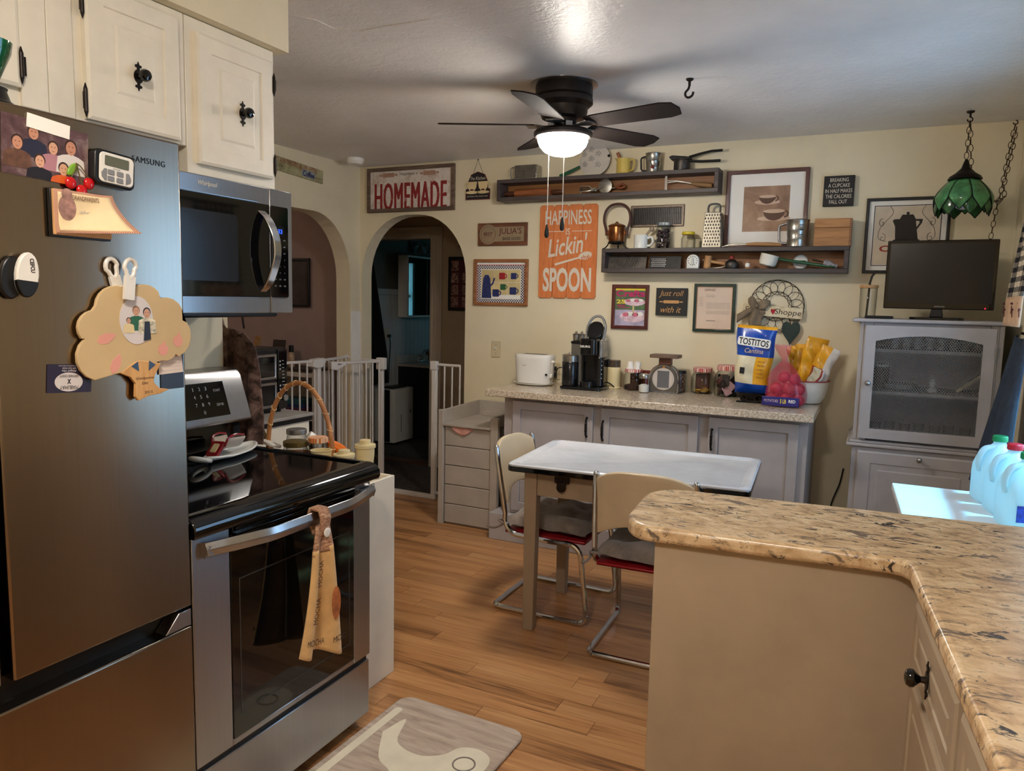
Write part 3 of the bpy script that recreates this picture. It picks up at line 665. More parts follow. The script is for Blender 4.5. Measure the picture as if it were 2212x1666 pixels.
# ---- corner hutch cabinet with mesh door
HU = thing('hutch_cabinet', 'grey hutch with wire mesh door holding cups, standing under the television', 'cabinet', (.222, 4.36, 0))
ox, oy = -.222, -4.36; hy = 4.15+oy
b = MB(); b.box(-.06+ox, .555+ox, hy, 4.60+oy, 0, .765); part('lower_body', b, GREY, HU, .003)
b = MB(); b.box(-.085+ox, .575+ox, hy-.02, 4.612+oy, .765, .782); b.box(-.072+ox, .565+ox, hy-.01, 4.608+oy, .782, .797); part('waist_ledge', b, GREY, HU, .005)
b = MB()
b.box(-.06+ox, -.04+ox, hy, 4.60+oy, .797, 1.395); b.box(.535+ox, .555+ox, hy, 4.60+oy, .797, 1.395); b.box(-.04+ox, .535+ox, 4.58+oy, 4.60+oy, .797, 1.395)
b.box(-.04+ox, .0+ox, hy, hy+.02, .797, 1.395); b.box(.50+ox, .535+ox, hy, hy+.02, .797, 1.395); b.box(.0+ox, .50+ox, hy+.0005, 4.58+oy, 1.375, 1.394); part('upper_body', b, GREY, HU, .003)
b = MB(); b.box(-.098+ox, .590+ox, hy-.035, 4.612+oy, 1.395, 1.413); part('top_board', b, GREY, HU, .006)
for z in (1.245, 1.03): b = MB(); b.box(-.038+ox, .533+ox, hy+.06, 4.578+oy, z, z+.016); part('shelf', b, GREY, HU)
# door: frame with an arched top rail
b = MB(); X0, X1, Z0, Z1 = -.034+ox, .522+ox, .810, 1.380; I0, I1, J0, J1 = .015+ox, .472+ox, .862, 1.303
yf, yk = hy-.022, hy-.001
b.box(X0, I0, yf, yk, Z0, Z1); b.box(I1, X1, yf, yk, Z0, Z1); b.box(I0, I1, yf, yk, Z0, J0)
nn = 16
for k in range(nn):
    u0, u1 = k/nn, (k+1)/nn; za = J1+.030*(1-(2*u0-1)**2); zb = J1+.030*(1-(2*u1-1)**2); xa = I0+(I1-I0)*u0; xb = I0+(I1-I0)*u1
    b.add([(xa,yf,za),(xb,yf,zb),(xb,yf,Z1),(xa,yf,Z1),(xa,yk,za),(xb,yk,zb),(xb,yk,Z1),(xa,yk,Z1)], [(0,1,2,3),(7,6,5,4),(0,4,5,1),(3,2,6,7)])
hd = part('door', b, GREY, HU, 0, smooth=25)
WIRE = mat('mesh_wire', (120, 116, 112), .4, .5, var=.05)
b = MB(); st = .0115; zt = J1+.032; nx = int((I1-I0)/st)
def strip(p, q):
    w = .00125; d = Vector((q[0]-p[0], 0, q[1]-p[1])).normalized(); nx_ = Vector((-d.z, 0, d.x))*w; y = yf+.008
    b.add([(p[0]-nx_.x, y, p[1]-nx_.z), (q[0]-nx_.x, y, q[1]-nx_.z), (q[0]+nx_.x, y, q[1]+nx_.z), (p[0]+nx_.x, y, p[1]+nx_.z)], [(0,1,2,3)])
for i in range(-60, nx+60):
    for s in (1, -1):
        xa = I0+i*st; pts = []
        # clip line x = xa + s*(z-J0)*.72 to the opening
        zlo, zhi = J0-.003, zt
        if s > 0: za = J0+(I0-xa)/.72; zb2 = J0+(I1-xa)/.72
        else: za = J0+(xa-I1)/.72; zb2 = J0+(xa-I0)/.72
        a, c2 = max(zlo, za), min(zhi, zb2)
        if c2-a > .004: strip((xa+s*(a-J0)*.72, a), (xa+s*(c2-J0)*.72, c2))
me_ = part('wire_mesh', b, WIRE, hd, smooth=0); me_['kind'] = 'stuff'
SILV = mat('silver_knob', (170, 168, 166), .3, .9, var=.03)
knob(hd, -.008+ox, 1.092, yf, .013, SILV, False)
for z in (1.27, .90): hinge(hd, .524+ox, z, yf+.004, .05, SILV)
ld = door_raised('drop_door', HU, GREY, -.03+ox, .525+ox, .12, .745, hy, .02, .06, .03); knob(ld, .246+ox, .728, hy-.02, .013, SILV, False)
# ================================================================== ceiling: fan, lamps, hooks
FAN = thing('ceiling_fan', 'dark bronze five-blade ceiling fan with lit frosted glass bowl and pull chains', 'ceiling fan', (-1.315, 3.20, HC))
FANM = mat('fan_bronze', (44, 38, 36), .4, .5, var=.08, vs=20)
b = MB(); b.lathe([(.150, -.0005), (.150, -.004), (.120, -.008)], 40); part('ceiling_plate', b, STEEL, FAN)
b = MB(); b.lathe([(.124, -.004), (.128, -.012), (.128, -.052), (.122, -.057), (.129, -.063), (.130, -.085), (.118, -.095), (.108, -.103), (.106, -.125), (.098, -.146), (.060, -.150)], 40); part('motor_housing', b, FANM, FAN)
b = MB(); b.lathe([(.062, -.146), (.060, -.165), (.040, -.170), (.038, -.196)], 28); part('hub', b, FANM, FAN)
for k in range(5):
    a = -12+72*k
    b = MB(); b.M = rotm('Z', a)
    b.prism([(.05, -.014), (.085, -.012), (.12, -.030), (.155, -.034), (.165, 0), (.155, .034), (.12, .030), (.085, .012), (.05, .014)], -.186, -.180, 'z')
    br = part('blade_bracket', b, mat('bracket_metal', (120, 120, 118), .35, .8, var=.05), FAN)
    b = MB(); b.M = rotm('Z', a) @ T(0, 0, -.176) @ rotm('X', -12)
    b.prism([(.13, -.045), (.17, -.054), (.50, -.066), (.55, -.052), (.565, 0), (.55, .052), (.50, .066), (.17, .054), (.13, .045)], -.003, .003, 'z'); part('blade', b, mat('fan_blade', (44, 38, 36), .8, var=.1, spec=.08) if k == 0 else MATS['fan_blade'], FAN, .001)
b = MB(); b.lathe([(.038, -.190), (.085, -.194), (.124, -.201), (.132, -.210), (.132, -.222), (.124, -.230), (.112, -.230)], 40); part('light_rim', b, FANM, FAN)
for a in range(4):
    b = MB(); t = math.radians(45+90*a); b.box(-.008, .008, -.016, .016, -.196, -.168); o = part('strut', b, STEEL, FAN); o.location = (.06*math.cos(t), .06*math.sin(t), 0); o.rotation_euler = (0, 0, t)
GLOW = mat('lit_glass_bowl', (255, 246, 225), .4, var=0, em=(255, 246, 234), es=BULB)
b = MB(); b.lathe([(.114, -.2305), (.113, -.245), (.104, -.268), (.084, -.290), (.055, -.304), (.02, -.3105), (.001, -.311)], 40); part('glass_bowl', b, GLOW, FAN)
CHAINM = mat('ball_chain', (196, 190, 178), .3, .85, var=.2, vs=300)
for (x, y, z) in ((-.052, -.035, -.615), (.022, -.035, -.585)):
    b = MB(); b.cyl((x, y, -.228), (x, y, z), .0022, n=6); b.tube([(x, y, -.22-.012*i) for i in range(2)], .004, 6); c = part('pull_chain', b, CHAINM, FAN)
    b = MB(); b.lathe([(.003, .0), (.0045, -.006), (.0095, -.03), (.0105, -.048), (.007, -.058), (.001, -.061)], 14, (x, y, z)); part('pull_fob', b, BLACK, c)
# ceiling lamp over the sink aisle, behind the camera, on like the fan's lamp
CLP = thing('ceiling_lamp', 'round frosted ceiling lamp over the sink aisle', 'lamp', (-.62, .25, HC))
b = MB(); b.lathe([(.17, -.0005), (.172, -.012), (.165, -.02)], 32); part('base', b, WHITE, CLP)
b = MB(); b.lathe([(.16, -.02), (.158, -.04), (.13, -.075), (.07, -.098), (.001, -.105)], 32); part('glass_dome', b, mat('lit_dome', (255, 240, 215), .4, var=0, em=(255, 243, 228), es=CEILLAMP), CLP)
HK = MB(); HK.lathe([(.017, -.0005), (.015, -.006), (.006, -.012), (.0055, -.03)], 14); HK.tube(bez([(0, 0, -.028), (-.004, 0, -.042), (-.016, 0, -.056), (-.014, 0, -.072), (0, 0, -.078), (.014, 0, -.070), (.018, 0, -.056)], 5), [.005]*31, 8)
tag(part('ceiling_hook', HK, DKMETAL), 'small dark empty plant hook screwed into the ceiling near the fan', 'hook', None, (-.782, 3.313, HC))
b = MB(); b.lathe([(.062, -.0005), (.062, -.022), (.054, -.030), (.050, -.040), (.02, -.043)], 32)
SDT = thing('smoke_detector', 'round white smoke detector on the ceiling near the corner', 'smoke detector', (-3.33, 4.31, HC)); part('housing', b, WHITE, SDT)
b = MB(); b.lathe([(.0545, -.025), (.0560, -.0265), (.0545, -.028)], 32, cap=False); part('vent_ring', b, mat('grey_line', (120, 118, 115), .6, var=0), SDT)
# chains
BRZ = mat('bronze_chain', (70, 52, 36), .45, .7, var=.15, vs=60)
def link_mesh(L=.034, W=.019, r=.0017):
    b = MB(); pts = [(W/2*math.copysign(abs(math.cos(t))**.8, math.cos(t)), 0, L/2*math.sin(t)) for t in [2*PI*k/14 for k in range(14)]]
    b.tube(pts, r, 6, closed=True); return mesh('link', b, BRZ)
LINK = link_mesh()
def chain(parent, pts, off=Vector((0,0,0)), sp=.029):
    P = [Vector(p) for p in pts]; i = 0; k = 0
    seg = [(P[j], P[j+1]) for j in range(len(P)-1)]
    for a, c in seg:
        L = (c-a).length; n = max(1, round(L/sp)); d = (c-a)/n
        for q in range(n):
            o = part('link', LINK, None, parent); o.location = a+d*(q+.5)-off
            z = d.normalized(); h = Vector((1, 0, 0)) if k % 2 else Vector((.25, 1, 0))
            y = z.cross(h).normalized(); x = y.cross(z)
            M3 = Matrix((x, y, z)).transposed(); o.rotation_euler = M3.to_euler(); k += 1
LP = thing('hanging_lamp', 'green stained-glass petal lamp hanging by a chain over the television', 'lamp', (.353, 4.328, HC)); o0 = Vector((.353, 4.328, HC))
b = MB(); b.lathe([(.018, -.0005), (.016, -.008), (.005, -.012), (.0045, -.03)], 14); b.tube(arc((0, 0, -.04), .011, 90, -190, 10), .003, 6); part('ceiling_hook', b, DKMETAL, LP)
chain(LP, [(.353, 4.328, HC-.045), (.351, 4.328, 2.20)], o0)
chain(LP, [(.356, 4.325, HC-.055), (.362, 4.33, 2.30), (.372, 4.335, 2.20), (.382, 4.34, 2.11)], o0)
b = MB(); b.lathe([(.006, 2.196-HC), (.012, 2.18-HC), (.020, 2.155-HC), (.045, 2.130-HC), (.068, 2.115-HC), (.076, 2.100-HC), (.060, 2.094-HC)], 28); part('cap', b, DKMETAL, LP)
GG = mat('green_slag_glass', (78, 140, 88), .12, var=.28, vs=16, coat=.3, tr=.12); GG2 = mat('dark_green_glass', (58, 100, 58), .12, var=.25, vs=16, coat=.3, tr=.12)
LEAD = mat('lead_came', (30, 26, 24), .5, .6, var=.1)
def pet(a0, wid, ztip, ztop, rs, lo=0):
    def f(u, v):
        z = ztop+(ztip-ztop)*v; w = wid*(1 if v < .62 else max(.02, 1-((v-.62)/.38)**1.15))
        t = min(1, v*.95); r = rs[0]+(rs[1]-rs[0])*math.sin(PI/2*min(1, t*1.5)) - (rs[2])*max(0, v-.6)
        a = math.radians(a0+w*(u-.5)); return (r*math.cos(a), r*math.sin(a), z-HC)
    return f
for k in range(8):
    a = 45*k-101; f = pet(a, 44, 1.948, 2.098, (.062, .130, .02)); b = MB(); b.grid(f, 6, 12); p = part('glass_petal', b, GG, LP, solid=.003)
    b = MB(); edge = [f(0, j/12) for j in range(13)]+[f(1, (12-j)/12) for j in range(13)]; b.tube(edge, .0026, 5); part('lead_edge', b, LEAD, p)
    f = pet(a+22.5, 30, 1.924, 2.02, (.121, .123, .012)); b = MB(); b.grid(f, 4, 8); p = part('glass_petal', b, GG2, LP, solid=.003)
    b = MB(); edge = [f(0, j/8) for j in range(3, 9)]+[f(1, (8-j)/8) for j in range(6)]; b.tube(edge, .0024, 5); part('lead_edge', b, LEAD, p)
b = MB(); b.ball((0, 0, 2.00-HC), .045, 18, 10); part('bulb', b, mat('bulb_glass', (214, 224, 238), .2, var=0), LP)
SW = thing('swag_chain', 'loose bronze swag chain gathered in the corner beside the green lamp', 'chain', (.575, 4.60, HC)); o1 = Vector((.575, 4.60, HC))
b = MB(); b.tube(arc((0, 0, -.012), .010, 90, -180, 8), .0025, 6); part('hook', b, DKMETAL, SW)
chain(SW, [(.575, 4.59, 2.405), (.568, 4.58, 2.37), (.548, 4.57, 2.20), (.535, 4.56, 2.06), (.520, 4.55, 1.98), (.505, 4.55, 1.80)], o1)
chain(SW, [(.580, 4.585, 2.385), (.566, 4.57, 2.25), (.545, 4.56, 2.10), (.552, 4.56, 2.04), (.525, 4.53, 2.015), (.490, 4.45, 2.005)], o1)
# ================================================================== things on the back wall
def W(px, py, d=0): p = at(px, py, y=YB-d); return p.x, p.z
def wallbox(name, label, cat, tl, br, d=.02, group=None, trbl=None, tilt=0):
    x0, z1 = W(tl[0], tl[1], d); x1, z0 = W(br[0], br[1], d)
    if trbl: (xa, za), (xb, zb) = W(*trbl[0], d), W(*trbl[1], d); x0 = (x0+xb)/2; x1 = (x1+xa)/2; z1 = (z1+za)/2; z0 = (z0+zb)/2
    r = thing(name, label, cat, ((x0+x1)/2, YB-.0006, (z0+z1)/2), 0, group); r.rotation_euler = (0, math.radians(tilt), 0)
    return r, (x1-x0), (z1-z0)
FADEW = spots('weathered_white', [(.35, (196, 178, 162)), (.5, (222, 210, 200)), (.65, (230, 222, 214))], 14, .8)
OLDWOOD = wood('weathered_frame_wood', (72, 56, 46), (122, 100, 84), 'x', 1, .8)
OLDRED = spots('worn_red_print', [(.30, (214, 190, 180)), (.36, (150, 44, 40)), (.7, (136, 36, 34))], 30, .8)
INK = mat('black_ink', (38, 34, 34), .8, var=0)
# HOMEMADE
r, w, h = wallbox('homemade_sign', 'rustic framed white sign reading HOMEMADE in red over the archway', 'sign', (791, 365), (980, 454), .025, trbl=((981, 352), (794, 459)))
b = MB(); b.box(-w/2+.01, w/2-.01, -.014, 0, -h/2+.01, h/2-.01); part('panel', b, FADEW, r)
b = MB(); b.frame(-w/2, w/2, -h/2, h/2, .026, -.026, 0); part('frame', b, OLDWOOD, r, .003)
for k in range(4): lettering(r, 'HOMEMADE', (k-1.5)*.0034, -.05, w*.82, h*.62, -.014-.0002*k, OLDRED, bold=0, spacing=1.1)
lettering(r, 'Happiness is', -.01, h*.335, w*.21, h*.085, -.014, INK, shear=.15)
b = MB()
PINP = mat('printed_pin', (180, 140, 118), .8, var=.05)
for cx in (-w*.25, w*.22):
    b = MB(); b.prism(rrect(cx-.05, cx+.05, h*.33-.015, h*.33+.015, .005, 3), -.0148, -.014)
    for s in (-1, 1): b.prism(rrect(cx+s*.066-.014, cx+s*.066+.014, h*.33-.007, h*.33+.007, .006, 3), -.0146, -.014)
    q = part('printed_rolling_pin', b, PINP, r); q['kind'] = 'stuff'
# small hanging sign with two cups
r, w, h = wallbox('hanging_plaque', 'small black cut-out plaque with two cream cups hung by a wire', 'plaque', (1006, 372), (1057, 430), .012)
NAVY = mat('plaque_black', (34, 30, 36), .6, var=0); MAROON = mat('plaque_edge', (92, 40, 40), .6, var=0); CRM = mat('cup_cream', (226, 206, 160), .6, var=.05)
oc = [(-w/2, -h/2), (w/2, -h/2), (w/2, -h*.12), (w*.42, -h*.1), (w*.40, h*.15), (w*.28, h*.40), (0, h/2), (-w*.28, h*.40), (-w*.40, h*.15), (-w*.42, -h*.1), (-w/2, -h*.12)]
b = MB(); b.prism(oc, -.008, 0); part('back', b, MAROON, r, .001)
b = MB(); b.prism([(x*.93, z*.94) for x, z in oc], -.0088, -.008); part('face', b, NAVY, r)
for s in (-1, 1):
    b = MB(); b.prism([(s*.004, h*.14), (s*w*.44, h*.14), (s*w*.40, -h*.08), (s*w*.30, -h*.20), (s*w*.16, -h*.20), (s*w*.06, -h*.08)], -.012, -.0088)
    b.tube(arc((s*w*.45, -.010, h*.03), .014, 100 if s < 0 else 80, 260 if s < 0 else -80, 8), .003, 6); b.prism(circ(s*w*.23, -h*.24, w*.26, 20, h*.055), -.0115, -.0088); part('cup_cutout', b, CRM, r)
    b = MB()
    for q in range(3): b.prism(circ(s*w*.23+(q-1)*.008, -h*.15, .006, 8), -.0126, -.012)
    part('berry_print', b, MAROON, r)['kind'] = 'stuff'
LTXT = mat('cream_print', (216, 208, 190), .7, var=0)
lettering(r, 'The Kitchen', 0, h*.26, w*.62, h*.12, -.0088, LTXT, shear=.2); lettering(r, 'Like Home Too, drink it now!', 0, -h*.38, w*.86, h*.07, -.0088, LTXT, shear=.2)
b = MB(); b.tube([(-w*.2, -.004, h*.44), (0, -.006, h*.92), (w*.2, -.004, h*.44)], .0012, 5); b.cyl((0, 0, h*.92), (0, -.012, h*.92), .003, n=8); part('wire_hanger', b, DKMETAL, r)
# coffee sign on the left wall
r = thing('coffee_sign', 'long narrow weathered green sign reading Coffee on the left wall', 'sign', (XL+.0006, 3.92, 2.300), 90)
b = MB(); b.M = rotm('Y', 3.2); b.box(-.27, .27, -.012, 0, -.045, .045); part('board', b, spots('worn_green_board', [(.35, (120, 108, 70)), (.5, (164, 158, 116)), (.65, (186, 178, 140))], 12, .8), r, .002)
REDP = mat('red_print', (150, 46, 36), .7, var=.05); BLUP = mat('blue_print', (52, 48, 84), .7, var=.05)
t = lettering(r, "IT'S A WONDERFUL LIFE AFTER", -.0, .026, .40, .03, -.012, REDP, rot=-3.2); lettering(r, 'Coffee', .12, -.018, .115, .038, -.0125, BLUP, bold=.03, rot=-3.2)
b = MB(); b.M = rotm('Y', 3.2); b.prism(rrect(.055, .185, -.034, .012, .004), -.0124, -.012); part('blue_patch', b, mat('pale_blue_patch', (140, 150, 158), .8), r)
lettering(r, '..........', .225, -.030, .07, .006, -.012, INK, rot=-3.2); lettering(r, '....', -.16, -.005, .06, .006, -.012, INK, rot=-3.2)
# Julia's sign
r, w, h = wallbox('bakery_sign', "brown wooden sign reading JULIA'S BAKED GOODS above the mug picture", 'sign', (1033, 483), (1138, 530), .015)
b = MB(); b.box(-w/2, w/2, -.016, 0, -h/2, h/2); part('board', b, wood('sign_brown_wood', (88, 52, 32), (128, 80, 52), 'x', 1, .6), r, .002)
KRAFT = mat('kraft_plate', (150, 130, 102), .7, var=.05)
b = MB(); b.prism(circ(-w*.28, 0, h*.44, 28), -.0205, -.016); b.prism(rrect(-w*.28, w*.44, -h*.32, h*.32, .004), -.020, -.016); part('plate', b, KRAFT, r)
MARP = mat('maroon_print', (98, 50, 44), .7, var=0)
lettering(r, "JULIA'S", w*.17, h*.10, w*.46, h*.36, -.0205, MARP, bold=.01); lettering(r, 'BAKED GOODS', w*.2, -h*.2, w*.36, h*.13, -.0205, INK, bold=.01)
lettering(r, 'BEST', -w*.28, h*.02, h*.44, h*.15, -.0205, MARP, bold=.02); lettering(r, '* * *', -w*.28, -h*.12, h*.4, h*.05, -.0205, MARP)
b = MB(); b.tube([(-w*.28+h*.36*math.cos(t), -.0206, h*.36*math.sin(t)) for t in [2*PI*k/28 for k in range(28)]], .0012, 4, closed=True); part('ring_print', b, MARP, r)
# framed mugs embroidery
r, w, h = wallbox('mug_picture', 'oak framed needlework picture of a coffee pot and mugs with checked border', 'picture', (1023, 560), (1138, 662), .02)
OAKF = wood('oak_frame', (112, 68, 36), (158, 106, 64), 'x', 1.2, .5)
b = MB(); b.frame(-w/2, w/2, -h/2, h/2, .022, -.02, 0); part('frame', b, OAKF, r, .004)
b = MB(); b.box(-w/2+.015, w/2-.015, -.006, -.001, -h/2+.015, h/2-.015); part('backing', b, PAPER, r)
iw, ih = w-.05, h-.06
CHK = checks('navy_check', (38, 40, 78), (226, 222, 214), 55, .9, False)
b = MB(); b.frame(-iw/2+.004, iw/2-.004, -ih/2-.01, ih/2-.012, .026, -.0072, -.006); part('checked_border', b, CHK, r)
REDC = mat('red_thread', (160, 34, 44), .8, var=.1); GRNC = mat('green_thread', (40, 92, 58), .8, var=.1); BLUC = mat('blue_thread', (40, 48, 96), .8, var=.3, vs=80); TANC = mat('tan_cloth', (206, 188, 138), .9, var=.1)
b = MB(); b.frame(-iw/2, iw/2, -ih/2-.014, ih/2-.008, .004, -.0076, -.006); part('red_line', b, REDC, r)
for i in range(3):
    for j in range(2):
        x0 = -iw/2+.033+i*(iw-.066)/3; zh = (ih-.085)/2; z0 = -ih/2+.044+j*zh; b = MB(); b.box(x0+.001, x0+(iw-.066)/3-.001, -.0070, -.006, z0+.001, z0+zh-.001); part('cloth_square', b, TANC, r)
b = MB(); b.prism([(-iw*.40, -ih*.42), (-iw*.19, -ih*.42), (-iw*.22, ih*.10), (-iw*.26, ih*.2), (-iw*.33, ih*.2), (-iw*.37, ih*.10)], -.009, -.0072); b.tube([(-iw*.22, -.0085, -ih*.1), (-iw*.16, -.0085, -ih*.02), (-iw*.13, -.0085, ih*.12)], .006, 6); part('coffee_pot_patch', b, BLUC, r)
def mug(cx, cz, s, m, nm='mug_patch'):
    b = MB(); b.prism(rrect(cx-s*.5, cx+s*.5, cz-s*.5, cz+s*.5, s*.12, 3), -.0085, -.0072); b.tube(arc((cx+s*.5, -.008, cz), s*.28, 90, -90, 8), s*.07, 5); part(nm, b, m, r)
mug(iw*.03, ih*.17, .045, REDC); mug(iw*.27, ih*.17, .042, BLUC); mug(iw*.05, -ih*.12, .04, GRNC); mug(iw*.26, -ih*.22, .05, BLUC); mug(-iw*.10, -ih*.28, .05, BLUC)
# light switch
r, w, h = wallbox('light_switch', 'beige toggle light switch plate on the wall above the counter', 'switch', (1061, 737), (1081, 772), .006)
b = MB(); b.prism(rrect(-.035, .035, -.057, .057, .004, 3), -.006, 0); part('plate', b, mat('switch_beige', (206, 192, 158), .4), r, .002)
b = MB(); b.M = T(0, -.006, 0) @ rotm('X', -25); b.box(-.005, .005, -.014, .002, -.004, .008); part('toggle', b, WHITE, r, .001)
for z in (-.03, .03): b = MB(); b.lathe([(.0035, 0), (.003, .0015)], 10, (0, -.006, z), axis='-y'); part('screw', b, TIN, r)
# orange four-plank sign
r, w, h = wallbox('spoon_sign', 'orange four-plank sign with cream lettering about lickin the spoon', 'sign', (1168, 443), (1286, 646), .014, trbl=((1292, 441), (1161, 643)))
ORG = spots('worn_orange_paint', [(.27, (120, 66, 36)), (.33, (208, 116, 60)), (.6, (222, 132, 74)), (.75, (214, 122, 66))], 22, .7, (3, 1, .6)); pwid = w/4
for k in range(4):
    x0 = -w/2+k*pwid; b = MB(); c = .012
    b.prism([(x0+.001+c, -h/2), (x0+pwid-.001-c, -h/2), (x0+pwid-.001, -h/2+c), (x0+pwid-.001, h/2-c), (x0+pwid-.001-c, h/2), (x0+.001+c, h/2), (x0+.001, h/2-c), (x0+.001, -h/2+c)], -.014, -.002); part('plank', b, ORG, r, .002)
b = MB(); b.box(-w/2+.01, w/2-.01, -.003, 0, -h*.3, -h*.25); b.box(-w/2+.01, w/2-.01, -.003, 0, h*.25, h*.3); part('back_batten', b, OLDWOOD, r)['kind'] = 'stuff'
SGW = mat('sign_cream_print', (222, 212, 196), .8, var=.03)
lettering(r, 'HAPPINESS', 0, h*.365, w*.80, h*.155, -.014, SGW, bold=.012); lettering(r, 'IS', 0, h*.215, w*.07, h*.07, -.014, SGW, bold=.01)
for s in (-1, 1): b = MB(); b.box(s*w*.24-w*.17, s*w*.24+w*.17, -.0146, -.014, h*.218-.002, h*.218+.002); part('line_print', b, SGW, r)
lettering(r, "Lickin'", .0, h*.07, w*.72, h*.20, -.014, SGW, shear=.35, bold=.015, rot=8); lettering(r, 'SPOON', 0, -h*.30, w*.84, h*.26, -.014, SGW, bold=.03)
b = MB(); b.M = T(w*.04, 0, -h*.095) @ rotm('Y', -14); b.prism(circ(w*.28, .004, w*.115, 24, h*.042), -.0147, -.014); b.prism([(-w*.26, -.007), (w*.2, -.003), (w*.2, .008), (-w*.26, .007)], -.0146, -.0141); part('spoon_print', b, SGW, r)['kind'] = 'stuff'
lettering(r, 'the', w*.31, -h*.058, w*.15, h*.05, -.0147, mat('orange_print', (206, 112, 58), .8, var=0), bold=.01, rot=14)
# vent register
r, w, h = wallbox('vent_register', 'brown metal air vent register on the wall above the lower shelf', 'vent', (1363, 445), (1477, 489), .01)
VENT = mat('vent_brown', (96, 84, 72), .3, .5, var=.1, vs=60, bmp=.5, bs=120, bd=.003)
b = MB(); b.frame(-w/2, w/2, -h/2, h/2, .018, -.010, 0); part('frame', b, VENT, r, .004)
b = MB(); b.box(-w/2+.015, w/2-.015, -.003, 0, -h/2+.015, h/2-.015); part('duct_opening', b, BLACK, r)
for k in range(26):
    x = -w/2+.026+k*(w-.052)/25; b = MB(); b.box(x-.0016, x+.0016, -.0085, -.003, -h/2+.018, h/2-.018); part('slat', b, DKMETAL, r)
for z in (-h*.11, h*.11): b = MB(); b.box(-w/2+.018, w/2-.018, -.0088, -.006, z-.0016, z+.0016); part('crossbar', b, DKMETAL, r)
# box shelves
SHW = wood('dark_stained_shelf', (48, 41, 40), (78, 68, 66), 'x', 1.3, .5); SHB = wood('oak_shelf_back', (118, 74, 40), (166, 116, 68), 'x', .9, .5, contrast=.7)
def boxshelf(label, tl, tr, bl, br, d):
    y = YB-d; A, B_, C_, D_ = [at(p[0], p[1], y=y) for p in (tl, tr, bl, br)]
    x0, x1 = (A.x+C_.x)/2, (B_.x+D_.x)/2; zt, zb = (A.z+B_.z)/2, (C_.z+D_.z)/2
    r = thing('box_shelf', label, 'shelf', ((x0+x1)/2, YB-.0006, zb)); w = x1-x0; h = zt-zb; th = .024
    b = MB(); b.box(-w/2, w/2, -d, 0, h-th, h); part('top_board', b, SHW, r, .002)
    b = MB(); b.box(-w/2, w/2, -d, 0, 0, th); part('bottom_board', b, SHW, r, .002)
    for s in (-1, 1): b = MB(); b.box(s*(w/2-th/2)-th/2, s*(w/2-th/2)+th/2, -d, 0, th, h-th); part('end_board', b, SHW, r, .002)
    b = MB(); b.box(-w/2+th, w/2-th, -.008, 0, th, h-th); part('back_panel', b, SHB, r)
    return x0, x1, zb+th, zt
SD = .135
s1 = boxshelf('long dark box shelf near the ceiling holding a rolling pin', (1073, 387), (1552, 364), (1073, 440), (1552, 408), SD)
s2 = boxshelf('long dark box shelf under the vent holding a white timer', (1299, 538), (1834, 530), (1299, 590), (1832, 588), SD)
# framed coffee cups print
MAH = wood('mahogany_frame', (58, 22, 20), (92, 40, 34), 'z', 1.2, .35, coat=.2)
def picture(name, label, tl, br, fm, fw, d=.02, trbl=None, glass=True, cat='picture', mat_col=PAPER, tilt=0):
    r, w, h = wallbox(name, label, cat, tl, br, d, trbl=trbl, tilt=tilt)
    b = MB(); b.frame(-w/2, w/2, -h/2, h/2, fw, -d, 0); part('frame', b, fm, r, .003)
    b = MB(); b.box(-w/2+fw*.7, w/2-fw*.7, -d*.35, -.001, -h/2+fw*.7, h/2-fw*.7); part('mat_board', b, mat_col, r)
    if glass: b = MB(); b.box(-w/2+fw*.7, w/2-fw*.7, -d*.62, -d*.55, -h/2+fw*.7, h/2-fw*.7); part('glass', b, PANE, r)
    return r, w, h, -d*.35
r, w, h, y = picture('cappuccino_print', 'large mahogany framed sepia print of two cappuccino cups', (1571, 370), (1740, 535), MAH, .022, .024, trbl=((1750, 360), (1562, 535)))
SEP = spots('sepia_print', [(.3, (120, 88, 68)), (.5, (160, 126, 100)), (.7, (190, 160, 134))], 5, .6)
pw_, ph_ = w*.56, h*.58; pz = h*.0
b = MB(); b.box(-pw_/2, pw_/2, y-.0006, y, pz-ph_/2, pz+ph_/2); part('print', b, SEP, r)
SEPD = mat('sepia_dark', (92, 64, 50), .6, var=.1); SEPL = mat('sepia_light', (208, 180, 156), .6, var=.08)
for cx, cz, s in ((pw_*.02, ph_*.22, .62), (pw_*.18, -ph_*.12, .80)):
    b = MB(); ww = pw_*.29*s; b.prism(circ(cx, cz-ph_*.12*s, ww*1.55, 26, ph_*.055), y-.0009, y-.0006); part('saucer_print', b, SEPL, r)
    b = MB(); b.prism([(cx-ww, cz+ph_*.08*s)]+[(cx-ww*math.cos(t), cz+ph_*.08*s-ph_*.26*s*math.sin(t)) for t in [PI*k/12 for k in range(1, 12)]]+[(cx+ww, cz+ph_*.08*s)], y-.0012, y-.0009); b.tube(arc((cx+ww*1.0, y-.001, cz), .022*s, 80, -100, 8), .005*s, 5); part('cup_print', b, SEPD, r)
    b = MB(); b.prism(circ(cx, cz+ph_*.08*s, ww, 24, ph_*.055*s), y-.0015, y-.0012); part('foam_print', b, SEPL, r)
# cupcake sign
r, w, h = wallbox('cupcake_sign', 'small square black sign about breaking a cupcake in half', 'sign', (1781, 381), (1843, 444), .03)
b = MB(); b.box(-w/2, w/2, -.03, 0, -h/2, h/2); part('block', b, mat('sign_black', (34, 32, 31), .6, var=.05), r, .002)
for i, (s, ww) in enumerate((('BREAKING', .60), ('A CUPCAKE', .70), ('IN HALF MAKES', .88), ('THE CALORIES', .84), ('FALL OUT', .58))): lettering(r, s, 0, h*(.36-.18*i), w*ww, h*.125, -.03, SGW)
